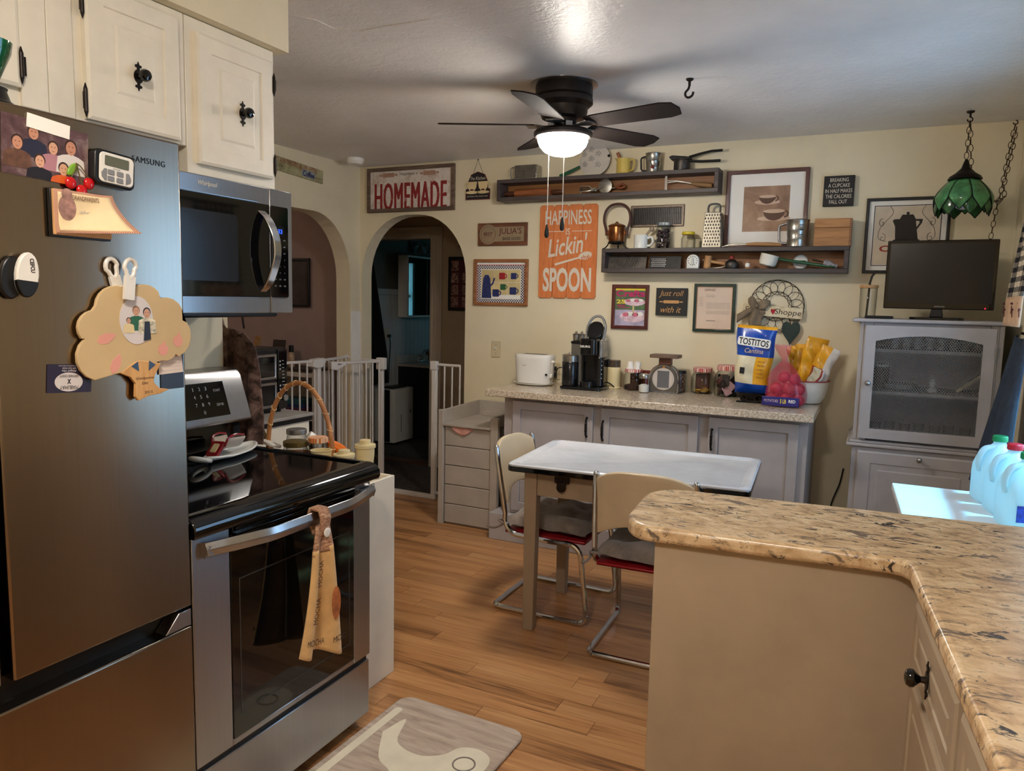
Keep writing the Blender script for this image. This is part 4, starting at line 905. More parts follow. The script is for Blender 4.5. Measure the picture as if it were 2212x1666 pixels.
# coffee poster
BLKF = mat('black_frame', (24, 22, 22), .4, var=0)
r, w, h, y = picture('coffee_poster', 'black framed poster of a coffee pot with scrolls behind the television', (1874, 427), (2040, 590), BLKF, .016, .02, trbl=((2062, 424), (1861, 591)))
AGED = mat('aged_poster', (208, 194, 172), .7, var=.08, vs=6)
b = MB(); b.frame(-w*.40, w*.40, -h*.40, h*.40, .004, y-.001, y); part('print_line', b, INK, r)
b = MB(); b.box(-w*.385, w*.385, y-.0005, y, -h*.385, h*.385); part('print', b, AGED, r)
pot = [(-.052, -.06), (.058, -.06), (.040, .052), (.028, .075), (-.024, .075), (-.036, .052), (-.060, .052), (-.070, .044), (-.056, .012)]
b = MB(); b.M = T(0, 0, h*.09); b.prism(pot, y-.0012, y-.0005); b.prism(circ(.002, .082, .008, 10), y-.0012, y-.0005); b.prism([(.038, .05), (.075, .05), (.072, .03), (.05, -.005), (.046, .005), (.06, .03), (.058, .04), (.04, .04)], y-.0012, y-.0005); b.prism(rrect(-.062, .066, -.072, -.058, .003, 2), y-.0012, y-.0005); part('coffee_pot_print', b, INK, r)['kind'] = 'stuff'
for s in (-1, 1):
    b = MB(); cx = s*.115
    b.tube([(cx+s*.010*k/20*math.cos(k*.42)*2+s*.004, y-.0008, h*.12+.02+.0022*k*math.sin(k*.42)*.6) for k in range(20)], .0014, 4); b.tube([(cx-s*.010*k/20*math.cos(k*.42)*2, y-.0008, h*.12-.06+.0022*k*math.sin(k*.42)*.6) for k in range(20)], .0014, 4)
    b.tube(bez([(cx-s*.03, y-.0008, h*.12+.11), (cx-s*.045, y-.0008, h*.12+.07), (cx+s*.01, y-.0008, h*.12), (cx+s*.02, y-.0008, h*.12-.06), (cx-s*.02, y-.0008, h*.12-.08)], 5), .0014, 4); part('scroll_print', b, INK, r)['kind'] = 'stuff'
lettering(r, 'COFFEE', 0, -h*.17, w*.62, h*.085, y-.0006, REDP, bold=.03); lettering(r, 'DINER', 0, -h*.26, w*.30, h*.04, y-.0006, INK)
# crafts magazine
r, w, h, y = picture('magazine_frame', 'mahogany framed craft magazine cover in pink and green', (1322, 615), (1398, 712), MAH, .022, .02, trbl=((1402, 615), (1319, 710)), mat_col=mat('cover_green', (84, 110, 76), .5, var=.2, vs=20))
PINK = mat('magazine_pink', (190, 40, 104), .5, var=.05); PINKL = mat('magazine_pale_pink', (228, 196, 206), .5, var=.15, vs=30); YEL = mat('magazine_yellow', (236, 212, 70), .5, var=.03)
iw, ih = w-.044, h-.044
b = MB(); b.box(-iw/2, iw/2, y-.0005, y, ih*.44, ih*.5); part('yellow_band', b, YEL, r)
b = MB(); b.box(-iw/2, iw/2, y-.0004, y, -ih*.5, -ih*.08); part('lower_cover', b, mat('cover_lavender', (176, 168, 190), .5, var=.15, vs=15), r)
for cx, cz, a, c in ((iw*.14, ih*.13, iw*.36, ih*.10), (iw*.10, -ih*.26, iw*.42, ih*.15)):
    b = MB(); b.prism(circ(cx, cz, a, 28, c), y-.0009, y-.0005); part('plate_print', b, PINKL, r)
    for q in range(4): b = MB(); b.prism(circ(cx+(q-1.5)*a*.38, cz+c*(.35+.15*(q % 2)), a*.24, 14, c*.38), y-.0013, y-.0009); part('cookie_print', b, PAPER if q % 2 else mat('cookie_pink', (206, 110, 130), .5), r)
b = MB(); b.box(iw*.08, iw*.14, y-.0012, y-.0009, -ih*.16, ih*.05); part('stand_print', b, TANC, r)
lettering(r, 'Crafts', 0, ih*.36, iw*.96, ih*.18, y-.0006, PINK, bold=.04); lettering(r, '25', -iw*.31, ih*.14, iw*.30, ih*.11, y-.0014, YEL, bold=.04); lettering(r, 'Ideas', -iw*.3, ih*.04, iw*.26, ih*.055, y-.0014, PINK, bold=.03); lettering(r, 'to Bring', -iw*.2, -ih*.02, iw*.4, ih*.05, y-.0014, PINK, bold=.02)
# just roll with it
r, w, h = wallbox('roll_sign', 'square black sign reading Just roll with it around a gold rolling pin', 'sign', (1418, 622), (1482, 683), .025)
b = MB(); b.box(-w/2, w/2, -.025, 0, -h/2, h/2); part('block', b, MATS['sign_black'], r, .002)
GOLD = mat('gold_print', (196, 146, 92), .6, var=.05)
lettering(r, 'Just roll', 0, h*.28, w*.80, h*.26, -.025, GOLD, shear=.35); lettering(r, 'with it', .0, -h*.28, w*.66, h*.22, -.025, GOLD, shear=.35)
b = MB(); b.prism(rrect(-w*.25, w*.25, -h*.055, h*.055, .004, 3), -.0256, -.025); b.prism(rrect(-w*.38, -w*.26, -h*.02, h*.02, .003, 3), -.0255, -.025); b.prism(rrect(w*.26, w*.38, -h*.02, h*.02, .003, 3), -.0255, -.025); part('rolling_pin_print', b, GOLD, r)['kind'] = 'stuff'
# framed letter
r, w, h, y = picture('framed_letter', 'dark green framed typed letter beside the wire wreath', (1500, 613), (1585, 718), mat('green_frame', (30, 52, 44), .35, var=.15, vs=30, coat=.3), .018, .02, trbl=((1590, 613), (1495, 717)), mat_col=mat('letter_paper', (222, 200, 180), .8, var=.03))
b = MB(); b.frame(-w/2+.016, w/2-.016, -h/2+.016, h/2-.016, .0035, -.016, -.006); part('inner_lip', b, GOLD, r)
lettering(r, 'COUNTRY HOUSE', -w*.12, h*.37, w*.26, h*.05, y-.0004, MARP)
for i in range(3): lettering(r, ('Recipe Editor', 'Kitchen Tested', 'Test Panel')[i], -w*.1, h*(.27-.022*i), w*.2, h*.012, y-.0004, INK)
for i in range(9):
    if i != 5: lettering(r, 'thank you for your entry in this contest of recipes', w*.09, h*(.10-.028*i), w*.56, h*.014, y-.0004, INK, name='letter_line')
lettering(r, 'Sincerely yours', -w*.07, -h*.27, w*.22, h*.03, y-.0004, INK, shear=.4)
for i in range(6): lettering(r, 'editor', -w*.32, h*(.22-.035*i), w*.1, h*.012, y-.0004, MARP, name='letter_line')
# wire wreath sign
r, w, h = wallbox('sweet_shoppe_sign', 'wire scroll wreath sign reading Sweet Shoppe with a bow and hanging heart', 'sign', (1605, 656), (1733, 690), .03)
wx, wz = .02, .03; RUST = mat('rusty_wire', (58, 44, 36), .6, .6, var=.2, vs=60)
b = MB()
for k in range(16):
    a = 2*PI*k/16; rr = .108; b.tube([(wx+rr*math.cos(a)+.042*math.cos(t), -.012+.006*math.sin(t*2), wz+rr*math.sin(a)+.042*math.sin(t)) for t in [2*PI*q/16 for q in range(16)]], .0016, 5, closed=True)
for R_ in (.152, .085): b.tube([(wx+R_*math.cos(2*PI*q/40), -.014, wz+R_*math.sin(2*PI*q/40)) for q in range(40)], .002, 5, closed=True)
o = part('wire_wreath', b, RUST, r); o['kind'] = 'stuff'
CRB = spots('cream_board', [(.35, (186, 164, 124)), (.5, (222, 208, 172)), (.7, (232, 222, 194))], 10, .8)
b = MB(); b.M = rotm('Y', 4); b.box(-w/2, w/2, -.034, -.020, -h/2+.01, h/2-.01); part('board', b, CRB, r, .002)
DKB = mat('brown_lettering', (62, 44, 38), .7, var=0)
lettering(r, 'Sweet', -w*.28, h*.03+.004, w*.36, h*.42, -.034, DKB, shear=.1, rot=-4); lettering(r, 'Shoppe', w*.26, -h*.1, w*.44, h*.5, -.034, DKB, shear=.1, rot=-4)
def heart(s): return [(s*.062*16*math.sin(t)**3/16, s*.062*(13*math.cos(t)-5*math.cos(2*t)-2*math.cos(3*t)-math.cos(4*t))/16) for t in [2*PI*k/32 for k in range(32)]]
b = MB(); b.M = T(.005, 0, 0) @ Matrix.Diagonal((1, 1, 1.6, 1)); b.prism(heart(.2), -.0352, -.034); part('red_heart_print', b, REDC, r)
b = MB(); b.M = T(.108, 0, -.115) @ Matrix.Diagonal((.85, 1, 1.35, 1)); b.prism(heart(.95), -.030, -.018); hb = part('hanging_heart', b, mat('dark_green_heart', (38, 56, 50), .6, var=.05), r, .002)
b = MB(); b.tube([(.09, -.024, -.03), (.105, -.024, -.075)], .0012, 5); b.tube([(.13, -.024, -.035), (.112, -.024, -.075)], .0012, 5); part('heart_wire', b, RUST, hb)
BOW = mat('bow_fabric', (126, 110, 90), .95, var=.12, vs=30, bmp=.4, bs=150, bd=.003)
b = MB(); bx = -.085
b.grid(lambda u, v: (bx-.01-.10*u, -.045-.010*math.sin(PI*v), .03-.075*u-.028+.05*v*(.7+.3*u)), 8, 4); b.grid(lambda u, v: (bx-.035+.07*v+.008*math.sin(6*u), -.048-.010*math.sin(PI*v*2), .03-.12*u), 8, 6); b.grid(lambda u, v: (bx+.075*u, -.045-.012*math.sin(PI*u), .03+(v-.5)*.06*math.sin(PI*(u*.8+.1))+.02*u), 8, 5); b.grid(lambda u, v: (bx-.05*u, -.045-.012*math.sin(PI*u), .04+(v-.5)*.07*math.sin(PI*(u*.8+.1))+.02*u), 8, 5); b.ball((bx, -.050, .03), .013, 12, 8)
part('bow', b, BOW, r, solid=.003)
b = MB(); b.M = T(-.075, -.03, -.135); b.prism(circ(0, .0, .062, 22, .035), -.012, .006); b.ball((0, -.012, .02), .03, 12, 8, (1, .5, .8)); part('gingerbread_cutout', b, mat('gingerbread_brown', (92, 48, 32), .6, var=.1), r, .003)
# ================================================================== things on the box shelves
YS = YB-.07
def sx(px, py=500): return at(px, py, y=YS).x
def on1(px): return (sx(px, 380), YS, s1[3]+.0004)
def in1(px): return (sx(px, 410), YS, s1[2]+.0006)
def on2(px): return (sx(px, 530), YS, s2[3]+.0004)
def in2(px): return (sx(px, 570), YS, s2[2]+.0006)
G1, G2 = None, None
SHINY = mat('shiny_tin', (170, 168, 160), .3, .95, var=.1, vs=25)
DARKTIN = mat('dark_tin', (74, 70, 66), .45, .8, var=.2, vs=20)
WOODL = wood('light_tool_wood', (150, 104, 62), (196, 150, 98), 'x', 1.5, .5); WOODR = wood('red_tool_wood', (122, 66, 36), (168, 104, 62), 'x', 1.5, .45, coat=.1); WOODD = wood('dark_tool_wood', (74, 40, 26), (112, 66, 42), 'x', 1.5, .45)
HOLE = mat('dark_hole', (30, 28, 26), .7, var=0)
# grater lying on its side
g = thing('box_grater', 'shiny box grater lying on its side at the end of the upper shelf', 'grater', on1(1141))
b = MB(); b.box(-.078, .078, -.045, .045, 0, .090); part('body', b, SHINY, g, .003)
hm = MB(); hm.prism(circ(0, 0, .0042, 6, .0055), -.0012, .0004); hm = mesh('grater_holes', hm, HOLE)
b = MB()
for i in range(17):
    for j in range(9): b.prism([(-.072+i*.009+(j % 2)*.004-.0035, .008+j*.009), (-.072+i*.009+(j % 2)*.004+.001, .008+j*.009), (-.072+i*.009+(j % 2)*.004+.0035, .014+j*.009), (-.072+i*.009+(j % 2)*.004-.001, .014+j*.009)], -.0462, -.0445)
part('grating_holes', b, HOLE, g)['kind'] = 'stuff'
b = MB(); b.tube(bez([(-.078, -.02, .012), (-.108, -.02, .006), (-.118, -.02, .03), (-.116, -.02, .07), (-.10, -.02, .082), (-.078, -.02, .08)], 5), .0035, 8); part('handle', b, TIN, g)
# colander
c = thing('colander', 'white enamel colander with green handle leaning on the upper shelf', 'colander', on1(1283))
b = MB(); b.M = T(0, .010, .098) @ rotm('X', 78) @ rotm('Z', 0); R_ = .095
b.lathe([(R_*math.sin(t), -.045+.045*(1-math.cos(t))*1.0+.0) for t in [PI/2*k/8 for k in range(0, 9)]][1:]+[(R_+.006, .001), (R_+.006, -.002)], 30, cap=True)
ENW = mat('grey_white_enamel', (206, 198, 186), .28, var=.06, coat=.2); part('bowl', b, ENW, c)
b = MB()
for (cx, cz) in ((0, .0), (.045, .03), (-.045, .028), (.0, .055), (.04, -.035), (-.045, -.03)):
    for q in range(14):
        rr = .018*math.sqrt(q/14); a = q*2.4; x, z = cx+rr*math.cos(a), cz+rr*math.sin(a); d = math.hypot(x, z)/R_
        y = -.034-.046*math.sqrt(max(0, 1-d*d))*.9+.012-z*.21; b.prism(circ(x, .098+z, .0017, 6), y-.0016, y+.004)
part('drain_holes', b, HOLE, c)['kind'] = 'stuff'
b = MB(); b.tube([(-.088, -.02, .060), (-.14, -.022, .038), (-.205, -.022, .014), (-.225, -.022, .010)], [.009, .011, .012, .010], 8, flat=.5); part('handle', b, mat('green_enamel', (34, 84, 58), .3, var=.05, coat=.2), c)
b = MB(); b.ball((.098, -.012, .118), .009, 10, 6); part('rest_lug', b, DKMETAL, c)
# yellow pitcher
p = thing('pitcher', 'small yellow pitcher on the upper shelf holding a wooden stick', 'pitcher', on1(1346))
YELC = mat('yellow_ceramic', (206, 180, 92), .25, var=.05, coat=.3)
b = MB(); b.lathe([(.036, 0), (.042, .004), (.043, .05), (.041, .085), (.043, .096), (.038, .096), (.036, .05), (.034, .01)], 28); b.prism([(-.041, .08), (-.041, .098), (-.056, .100)], -.012, .012); part('body', b, YELC, p, .001)
b = MB(); b.tube(bez([(.040, 0, .085), (.062, 0, .088), (.070, 0, .06), (.058, 0, .03), (.041, 0, .02)], 6), .006, 8); part('handle', b, YELC, p)
b = MB(); b.tube([(.01, .01, .03), (-.035, .005, .118), (-.043, .004, .135)], [.006, .010, .010], 10); tag(part('wooden_stick', b, WOODR), 'wooden stick standing in the yellow pitcher', 'stick', None, on1(1346))
def sifter(name, label, loc, s, crank=False):
    t = thing(name, label, 'sifter', loc)
    b = MB(); b.lathe([(.046*s, 0), (.046*s, .006*s), (.045*s, .03*s), (.046*s, .032*s), (.045*s, .034*s), (.048*s, .07*s), (.049*s, .072*s), (.048*s, .074*s), (.051*s, .118*s), (.054*s, .122*s), (.052*s, .124*s), (.047*s, .118*s), (.044*s, .02*s)], 30); part('cup', b, SHINY, t)
    b = MB(); b.tube([(-.048*s, 0, .108*s), (-.078*s, 0, .100*s), (-.083*s, 0, .09*s), (-.080*s, 0, .03*s), (-.073*s, 0, .018*s), (-.045*s, 0, .016*s)], .006*s, 8, flat=1.6); part('handle', b, DARKTIN if crank else TIN, t)
    if crank:
        b = MB(); b.cyl((.004, -.045*s, .045*s), (.004, -.056*s, .045*s), .003, n=8); b.tube([(-.008, -.056*s, .075*s), (.004, -.056*s, .045*s), (.012, -.056*s, .028*s)], .002, 6); part('crank', b, DARKTIN, t)
        b = MB(); b.ball((.012, -.060*s, .028*s), .011, 12, 8); part('crank_knob', b, mat('red_wood_knob', (104, 30, 26), .35, var=.05), t)
    else:
        for z in (.05, .075, .095): b = MB(); b.box(.012*s, .030*s, -.051*s, -.0465*s, z*s, z*s+.003); part('measure_mark', b, HOLE, t)
    return t
sifter('flour_sifter', 'small tin flour sifter with red crank knob on the upper shelf', on1(1410), .93, True)
# ricer
t = thing('potato_ricer', 'black iron potato ricer with two long handles on the upper shelf', 'ricer', on1(1472))
IRON = mat('black_iron', (30, 28, 27), .45, .6, var=.15, vs=20)
b = MB(); b.lathe([(.046, 0), (.048, .004), (.048, .06), (.051, .062), (.051, .066), (.044, .066), (.042, .01)], 28); part('basket', b, DARKTIN, t)
b = MB(); b.prism([(-.058, .064), (-.075, .084), (-.055, .092), (-.02, .088), (.03, .082), (.058, .074), (.05, .066)], -.030, .030); b.tube([(.04, 0, .08), (.10, 0, .095), (.17, 0, .108), (.235, 0, .108)], [.009, .008, .0075, .008], 8); part('press_arm', b, IRON, t, .004)
b = MB(); b.tube([(.045, 0, .058), (.12, 0, .052), (.225, 0, .050)], [.008, .0075, .008], 8); part('lower_handle', b, IRON, t)
# inside the upper shelf
t = thing('rolling_pin', 'old wooden rolling pin lying in the upper box shelf', 'rolling pin', tuple(in1(1152)))
b = MB(); b.lathe([(.026, -.128), (.028, -.12), (.028, .12), (.026, .128)], 24, (0, 0, .0282), axis='x'); part('roller', b, WOODR, t)
for s in (-1, 1): b = MB(); b.M = T(0, 0, .0282) @ (Matrix.Identity(4) if s > 0 else rotm('Z', 180)); b.lathe([(.010, .128), (.013, .14), (.017, .165), (.016, .185), (.009, .212), (.002, .216)], 16, axis='x'); part('handle', b, WOODD, t)
t = thing('egg_beater', 'chrome hand-cranked egg beater lying in the upper box shelf', 'beater', tuple(in1(1300)))
b = MB()
for a in range(4): b.tube([(-.055, 0, .03), (-.085, .020*math.cos(a*PI/2+.4), .03+.024*math.sin(a*PI/2+.4)), (-.135, .020*math.cos(a*PI/2+.4), .03+.024*math.sin(a*PI/2+.4)), (-.15, 0, .03)], .003, 6, flat=2)
part('beater_wires', b, SHINY, t)['kind'] = 'stuff'
b = MB(); b.tube([(-.06, 0, .028), (.09, 0, .036)], .005, 8); b.box(-.07, -.03, -.012, .012, .018, .040); part('shaft', b, SHINY, t, .002)
b = MB(); b.lathe([(.043, 0), (.044, .004), (.03, .006), (.006, .009)], 30, (.028, -.016, .046), axis='-y'); part('gear_wheel', b, SHINY, t)
b = MB(); b.tube([(.028, -.026, .046), (-.03, -.03, .022)], .0035, 8); b.ball((-.034, -.03, .020), .009, 10, 8, (1.4, 1, 1)); part('crank', b, SHINY, t)
b = MB(); b.tube(bez([(.085, 0, .036), (.11, 0, .048), (.135, 0, .056), (.148, 0, .042), (.13, 0, .032), (.10, 0, .034)], 4), .0065, 8); part('handle', b, mat('copper_handle', (150, 88, 62), .3, .6, var=.1), t)
t = thing('food_chopper', 'wire food chopper with a wooden handle lying in the upper box shelf', 'utensil', tuple(in1(1485)))
b = MB(); b.tube([(-.135, 0, .002), (-.136, 0, .105)], .003, 6); b.tube([(-.125, -.01, .002), (-.126, -.01, .095)], .003, 6); b.tube([(-.13, 0, .05), (-.07, 0, .056), (.03, 0, .038)], .0035, 8); b.tube([(-.13, 0, .062), (-.07, 0, .060), (.03, 0, .038)], .0025, 6); part('tines', b, SHINY, t)['kind'] = 'stuff'
b = MB(); b.tube([(.02, 0, .040), (.05, 0, .034), (.10, 0, .028), (.135, 0, .022), (.145, 0, .022)], [.008, .014, .015, .0165, .012], 12); part('handle', b, wood('pale_handle', (118, 86, 52), (160, 124, 82), 'x', 1.4, .5), t)
# ---- on the lower shelf
COP = mat('aged_copper', (132, 82, 46), .28, .85, var=.3, vs=14)
t = thing('copper_kettle', 'small copper pot with tall leather-wrapped hoop handle on an iron stand', 'kettle', on2(1331))
b = MB(); b.lathe([(.034, .036), (.046, .044), (.051, .06), (.050, .11), (.049, .135), (.055, .139), (.052, .146), (.038, .154), (.018, .158), (.010, .164), (.004, .17)], 30); part('pot', b, COP, t)
b = MB(); b.lathe([(.050, .034), (.053, .038), (.050, .046), (.036, .046)], 28, cap=False); b.lathe([(.030, .030), (.034, .036)], 20); part('burner_ring', b, IRON, t)
for a in (200, 340, 90):
    q = math.radians(a); b = MB(); b.tube(bez([(.044*math.cos(q), .044*math.sin(q), .046), (.056*math.cos(q), .040*math.sin(q), .022), (.076*math.cos(q), .040*math.sin(q), .005), (.088*math.cos(q), .040*math.sin(q), .004)], 4), .004, 8); part('stand_leg', b, IRON, t)
for s in (-1, 1): b = MB(); b.box(s*.052-.006, s*.052+.006, -.008, .008, .085, .118); b.cyl((s*.056, 0, .100), (s*.066, 0, .100), .007, n=10); part('lug', b, COP, t, .003)
b = MB(); b.tube(bez([(-.066, 0, .085), (-.070, 0, .12), (-.085, 0, .18), (-.075, 0, .235), (-.045, 0, .268), (0, 0, .278), (.045, 0, .268), (.075, 0, .235), (.085, 0, .18), (.070, 0, .12), (.066, 0, .085)], 5), .008, 10); part('hoop_handle', b, mat('leather_wrap', (70, 36, 28), .45, var=.2, vs=60), t)
t = thing('white_mug', 'small white mug holding a glass muddler on the lower shelf', 'mug', on2(1384)); WCER = mat('white_ceramic', (226, 228, 224), .18, var=.02, coat=.3)
b = MB(); b.lathe([(.040, 0), (.043, .004), (.042, .03), (.043, .078), (.045, .083), (.041, .083), (.039, .03), (.036, .008)], 28); part('cup', b, WCER, t)
b = MB(); b.tube(bez([(.041, 0, .066), (.066, 0, .070), (.076, 0, .045), (.062, 0, .022), (.041, 0, .018)], 6), .008, 10); part('handle', b, WCER, t)
GLS = mat('muddler_glass', (190, 176, 160), .06, var=.1, coat=.4, tr=.6)
b = MB(); b.tube([(.0, 0, .03), (.045, 0, .10), (.058, 0, .112)], [.008, .008, .009], 10); b.ball((.066, 0, .120), .015, 14, 8); tag(part('glass_muddler', b, GLS), 'clear glass muddler leaning out of the white mug', 'muddler', None, on2(1384))
def jar(name, label, loc, prof, lid, lidm, group=None, neck=None, gm=CLEAR, cat='jar', n=28):
    t = thing(name, label, cat, loc, 0, group)
    b = MB(); b.lathe([(.001, .0005)]+prof, n, cap=False); part('glass', b, gm, t)
    b = MB(); b.lathe(lid, n); part('lid', b, lidm, t)
    return t
t = jar('bean_jar', 'tall glass jar full of dark beans with a patterned lid on the lower shelf', on2(1432), [(.040, .001), (.045, .006), (.045, .115), (.036, .135), (.036, .142)], [(.038, .138), (.039, .140), (.039, .154), (.034, .156)], checks('blue_check_lid', (66, 90, 110), (206, 210, 204), 120, .5, False, axes='xy'))
BEAN = mat('dark_beans', (46, 30, 34), .35, var=.4, vs=40)
b = MB(); random.seed(3)
for k in range(120):
    a = random.random()*6.28; rr = .036*math.sqrt(random.random()); b.ball((rr*math.cos(a), rr*math.sin(a), .010+.104*random.random()), .0095, 8, 5, (1, .8, .8))
o = part('beans', b, BEAN); tag(o, 'dark round beans filling the tall jar on the lower shelf', 'beans', None, on2(1432)); o['kind'] = 'stuff'
jar('yellow_lid_jar', 'small ribbed glass jar with a yellow lid on the lower shelf', on2(1486), [(.036, .001), (.040, .006)]+[(.040+.002*(k % 2), .01+k*.008) for k in range(7)]+[(.032, .076), (.032, .084)], [(.0365, .080), (.038, .082), (.038, .096), (.033, .098)], mat('yellow_lid', (214, 190, 44), .4, var=.05))
t = thing('glass_cup', 'small clear square glass cup beside the yellow-lidded jar', 'cup', on2(1507))
b = MB(); b.frame(-.020, .020, 0, .058, .004, -.02, .02); part('body', b, CLEAR, t)
# standing box grater
GRT = mat('grater_tin', (140, 134, 120), .42, .8, var=.08, vs=30)
t = thing('box_grater', 'tall upright four-sided grater with black loop handle beside the cup print', 'grater', on2(1539))
b = MB(); h = .205
def taper(b, w0, d0, w1, d1, z0, z1):
    b.add([(-w0,-d0,z0),(w0,-d0,z0),(w0,d0,z0),(-w0,d0,z0),(-w1,-d1,z1),(w1,-d1,z1),(w1,d1,z1),(-w1,d1,z1)], [(0,3,2,1),(4,5,6,7),(0,1,5,4),(1,2,6,5),(2,3,7,6),(3,0,4,7)])
taper(b, .056, .045, .045, .036, 0, h); part('body', b, GRT, t, .003)
b = MB()
for j in range(10):
    for i in range(6):
        x = -.040+i*.0155+(j % 2)*.006; z = .012+j*.019; y = -.0452+.009*z/h
        if abs(x) < .045: b.prism([(x-.003, z), (x+.003, z), (x+.0042, z+.007), (x, z+.013), (x-.0042, z+.007)], y-.0012, y+.002)
part('grating_holes', b, HOLE, t)['kind'] = 'stuff'
b = MB(); b.tube(bez([(-.034, 0, h), (-.034, 0, h+.035), (-.02, 0, h+.05), (.02, 0, h+.05), (.034, 0, h+.035), (.034, 0, h)], 5), .006, 8, flat=1.6); part('handle', b, BLACK, t)
t = thing('kitchen_tongs', 'metal utensil with a wooden handle lying along the lower shelf top', 'utensil', on2(1625)); t.location.y = YB-.095
b = MB(); b.tube([(-.165, 0, .006), (-.12, 0, .018), (-.07, 0, .020), (-.02, 0, .018)], [.004, .006, .005, .005], 8); b.tube([(-.165, -.010, .005), (-.12, -.008, .012), (-.02, 0, .016)], .0035, 8); part('prongs', b, SHINY, t)['kind'] = 'stuff'
b = MB(); b.tube([(-.03, 0, .017), (.02, 0, .018), (.10, 0, .016), (.165, 0, .012)], [.008, .011, .012, .009], 12); part('handle', b, WOODL, t)
sifter('flour_sifter', 'large shiny measuring sifter standing in front of the cappuccino print', (on2(1722)[0], YB-.098, on2(1722)[2]), 1.2)
t = thing('recipe_box', 'small wooden dovetailed recipe box at the end of the lower shelf', 'box', on2(1799))
RBX = wood('recipe_box_wood', (134, 88, 48), (182, 130, 80), 'x', 1.2, .5)
b = MB(); b.box(-.098, .092, -.048, .05, 0, .100); part('body', b, RBX, t, .002)
b = MB(); b.box(-.098, .092, -.048, .05, .1015, .150); part('lid', b, RBX, t, .002)
b = MB()
for k in range(14): b.box(.080, .0925, -.0486, -.047, .004+k*.0104, .009+k*.0104)
part('finger_joints', b, WOODD, t)['kind'] = 'stuff'
# ---- inside the lower shelf
t = thing('slicer_board', 'flat grey metal slicer with slanted slots in the lower box shelf', 'slicer', tuple(in2(1354)))
b = MB(); b.M = rotm('X', -14); b.box(-.125, .122, -.002, .002, .001, .088); part('plate', b, DARKTIN, t)
b = MB(); b.M = rotm('X', -14)
for k in range(5): b.prism([(-.02+k*.016, .014), (-.015+k*.016, .014), (.004+k*.016, .070), (-.001+k*.016, .070)], -.003, -.0018)
part('slot', b, HOLE, t)['kind'] = 'stuff'
t = thing('hand_grater', 'small dark flat grater resting beside the timer in the lower box shelf', 'grater', (in2(1438)[0], YS-.015, in2(1438)[2]))
b = MB(); b.M = rotm('X', -12); b.box(-.10, .095, -.002, .002, .001, .075); b.cyl((-.10, 0, .076), (.095, 0, .076), .003, n=8); b.cyl((-.10, 0, .003), (.095, 0, .003), .003, n=8); part('plate', b, IRON, t)
b = MB(); b.M = rotm('X', -12)
for i in range(10):
    for j in range(5): b.prism(circ(-.085+i*.009+(j % 2)*.004, .016+j*.011, .0028, 6), -.003, -.0018)
part('grating_holes', b, TIN, t)['kind'] = 'stuff'
t = thing('kitchen_timer', 'white arch-shaped kitchen dial timer in the lower box shelf', 'timer', (in2(1499)[0], YS-.02, in2(1499)[2]))
arch = [(-.036, 0), (.036, 0), (.036, .05)]+[(.036*math.cos(PI*k/12), .05+.034*math.sin(PI*k/12)) for k in range(1, 12)]+[(-.036, .05)]
b = MB(); b.prism(arch, -.018, .018); part('case', b, WCER, t, .004)
b = MB()
for k in range(12):
    a = 2*PI*k/12; b.prism(circ(.026*math.cos(a), .046+.026*math.sin(a), .003, 6), -.0186, -.018)
part('dial_marks', b, INK, t)['kind'] = 'stuff'
b = MB(); b.prism([(-.007, .022), (.007, .022), (.005, .05), (0, .068), (-.005, .05)], -.026, -.018); part('dial_knob', b, TIN, t, .001)
t = thing('meat_mallet', 'wooden meat mallet lying in the lower box shelf', 'mallet', tuple(in2(1545)))
b = MB(); b.cyl((-.048, 0, .001), (-.040, 0, .078), .021, n=20); part('head', b, WOODL, t, .003)
b = MB(); b.tube([(-.035, 0, .045), (.02, 0, .036), (.085, -.005, .022)], [.009, .010, .012], 10); part('handle', b, WOODL, t)
t = thing('pastry_blender', 'metal pastry blender loop lying in the lower box shelf', 'utensil', (in2(1552)[0], YS-.03, in2(1552)[2]))
b = MB(); b.tube(bez([(-.05, 0, .004), (-.01, -.01, .004), (.035, -.008, .010), (.05, 0, .018), (.03, .01, .012), (-.01, .012, .005), (-.05, .004, .004)], 4), .003, 6); part('wires', b, SHINY, t)
t = thing('biscuit_cutter', 'round dark cutter with a red knob in the lower box shelf', 'cutter', (in2(1582)[0], YS-.02, in2(1582)[2]))
b = MB(); b.lathe([(.036, 0), (.038, .003), (.038, .030), (.034, .040), (.018, .052), (.010, .056)], 26); part('body', b, DARKTIN, t)
b = MB(); b.ball((0, -.006, .063), .015, 14, 10); part('knob', b, mat('red_knob', (128, 40, 30), .3, var=.05, coat=.2), t)
t = thing('wooden_spool', 'small pale wooden spool in the lower box shelf', 'spool', (in2(1616)[0], YS-.02, in2(1616)[2]))
b = MB(); b.lathe([(.016, 0), (.016, .005), (.011, .008), (.011, .034), (.016, .037), (.016, .042)], 18); part('core', b, WOODL, t)
b = MB(); b.lathe([(.0125, .010), (.0135, .021), (.0125, .032)], 18, cap=False); part('thread', b, PAPER, t)
t = thing('saucepan', 'small cream enamel dipper with long green handle in the lower box shelf', 'saucepan', (in2(1660)[0], YS-.012, in2(1660)[2]+.002))
b = MB(); b.M = T(0, 0, .045) @ rotm('Y', 14) @ T(0, 0, -.032)
b.lathe([(.034, 0), (.044, .006), (.049, .02), (.051, .062), (.053, .066), (.049, .066), (.046, .02), (.040, .008)], 28); part('pan', b, OFFW, t)
b = MB(); b.tube([(.048, 0, .056), (.10, 0, .046), (.20, -.004, .030), (.31, -.008, .014), (.36, -.008, .010)], [.007, .008, .0085, .009, .006], 10); part('handle', b, MATS['green_enamel'], t)
t = thing('jar_opener', 'round white gadget with a green grip in the lower box shelf', 'utensil', (in2(1727)[0], YB-.012, in2(1727)[2]))
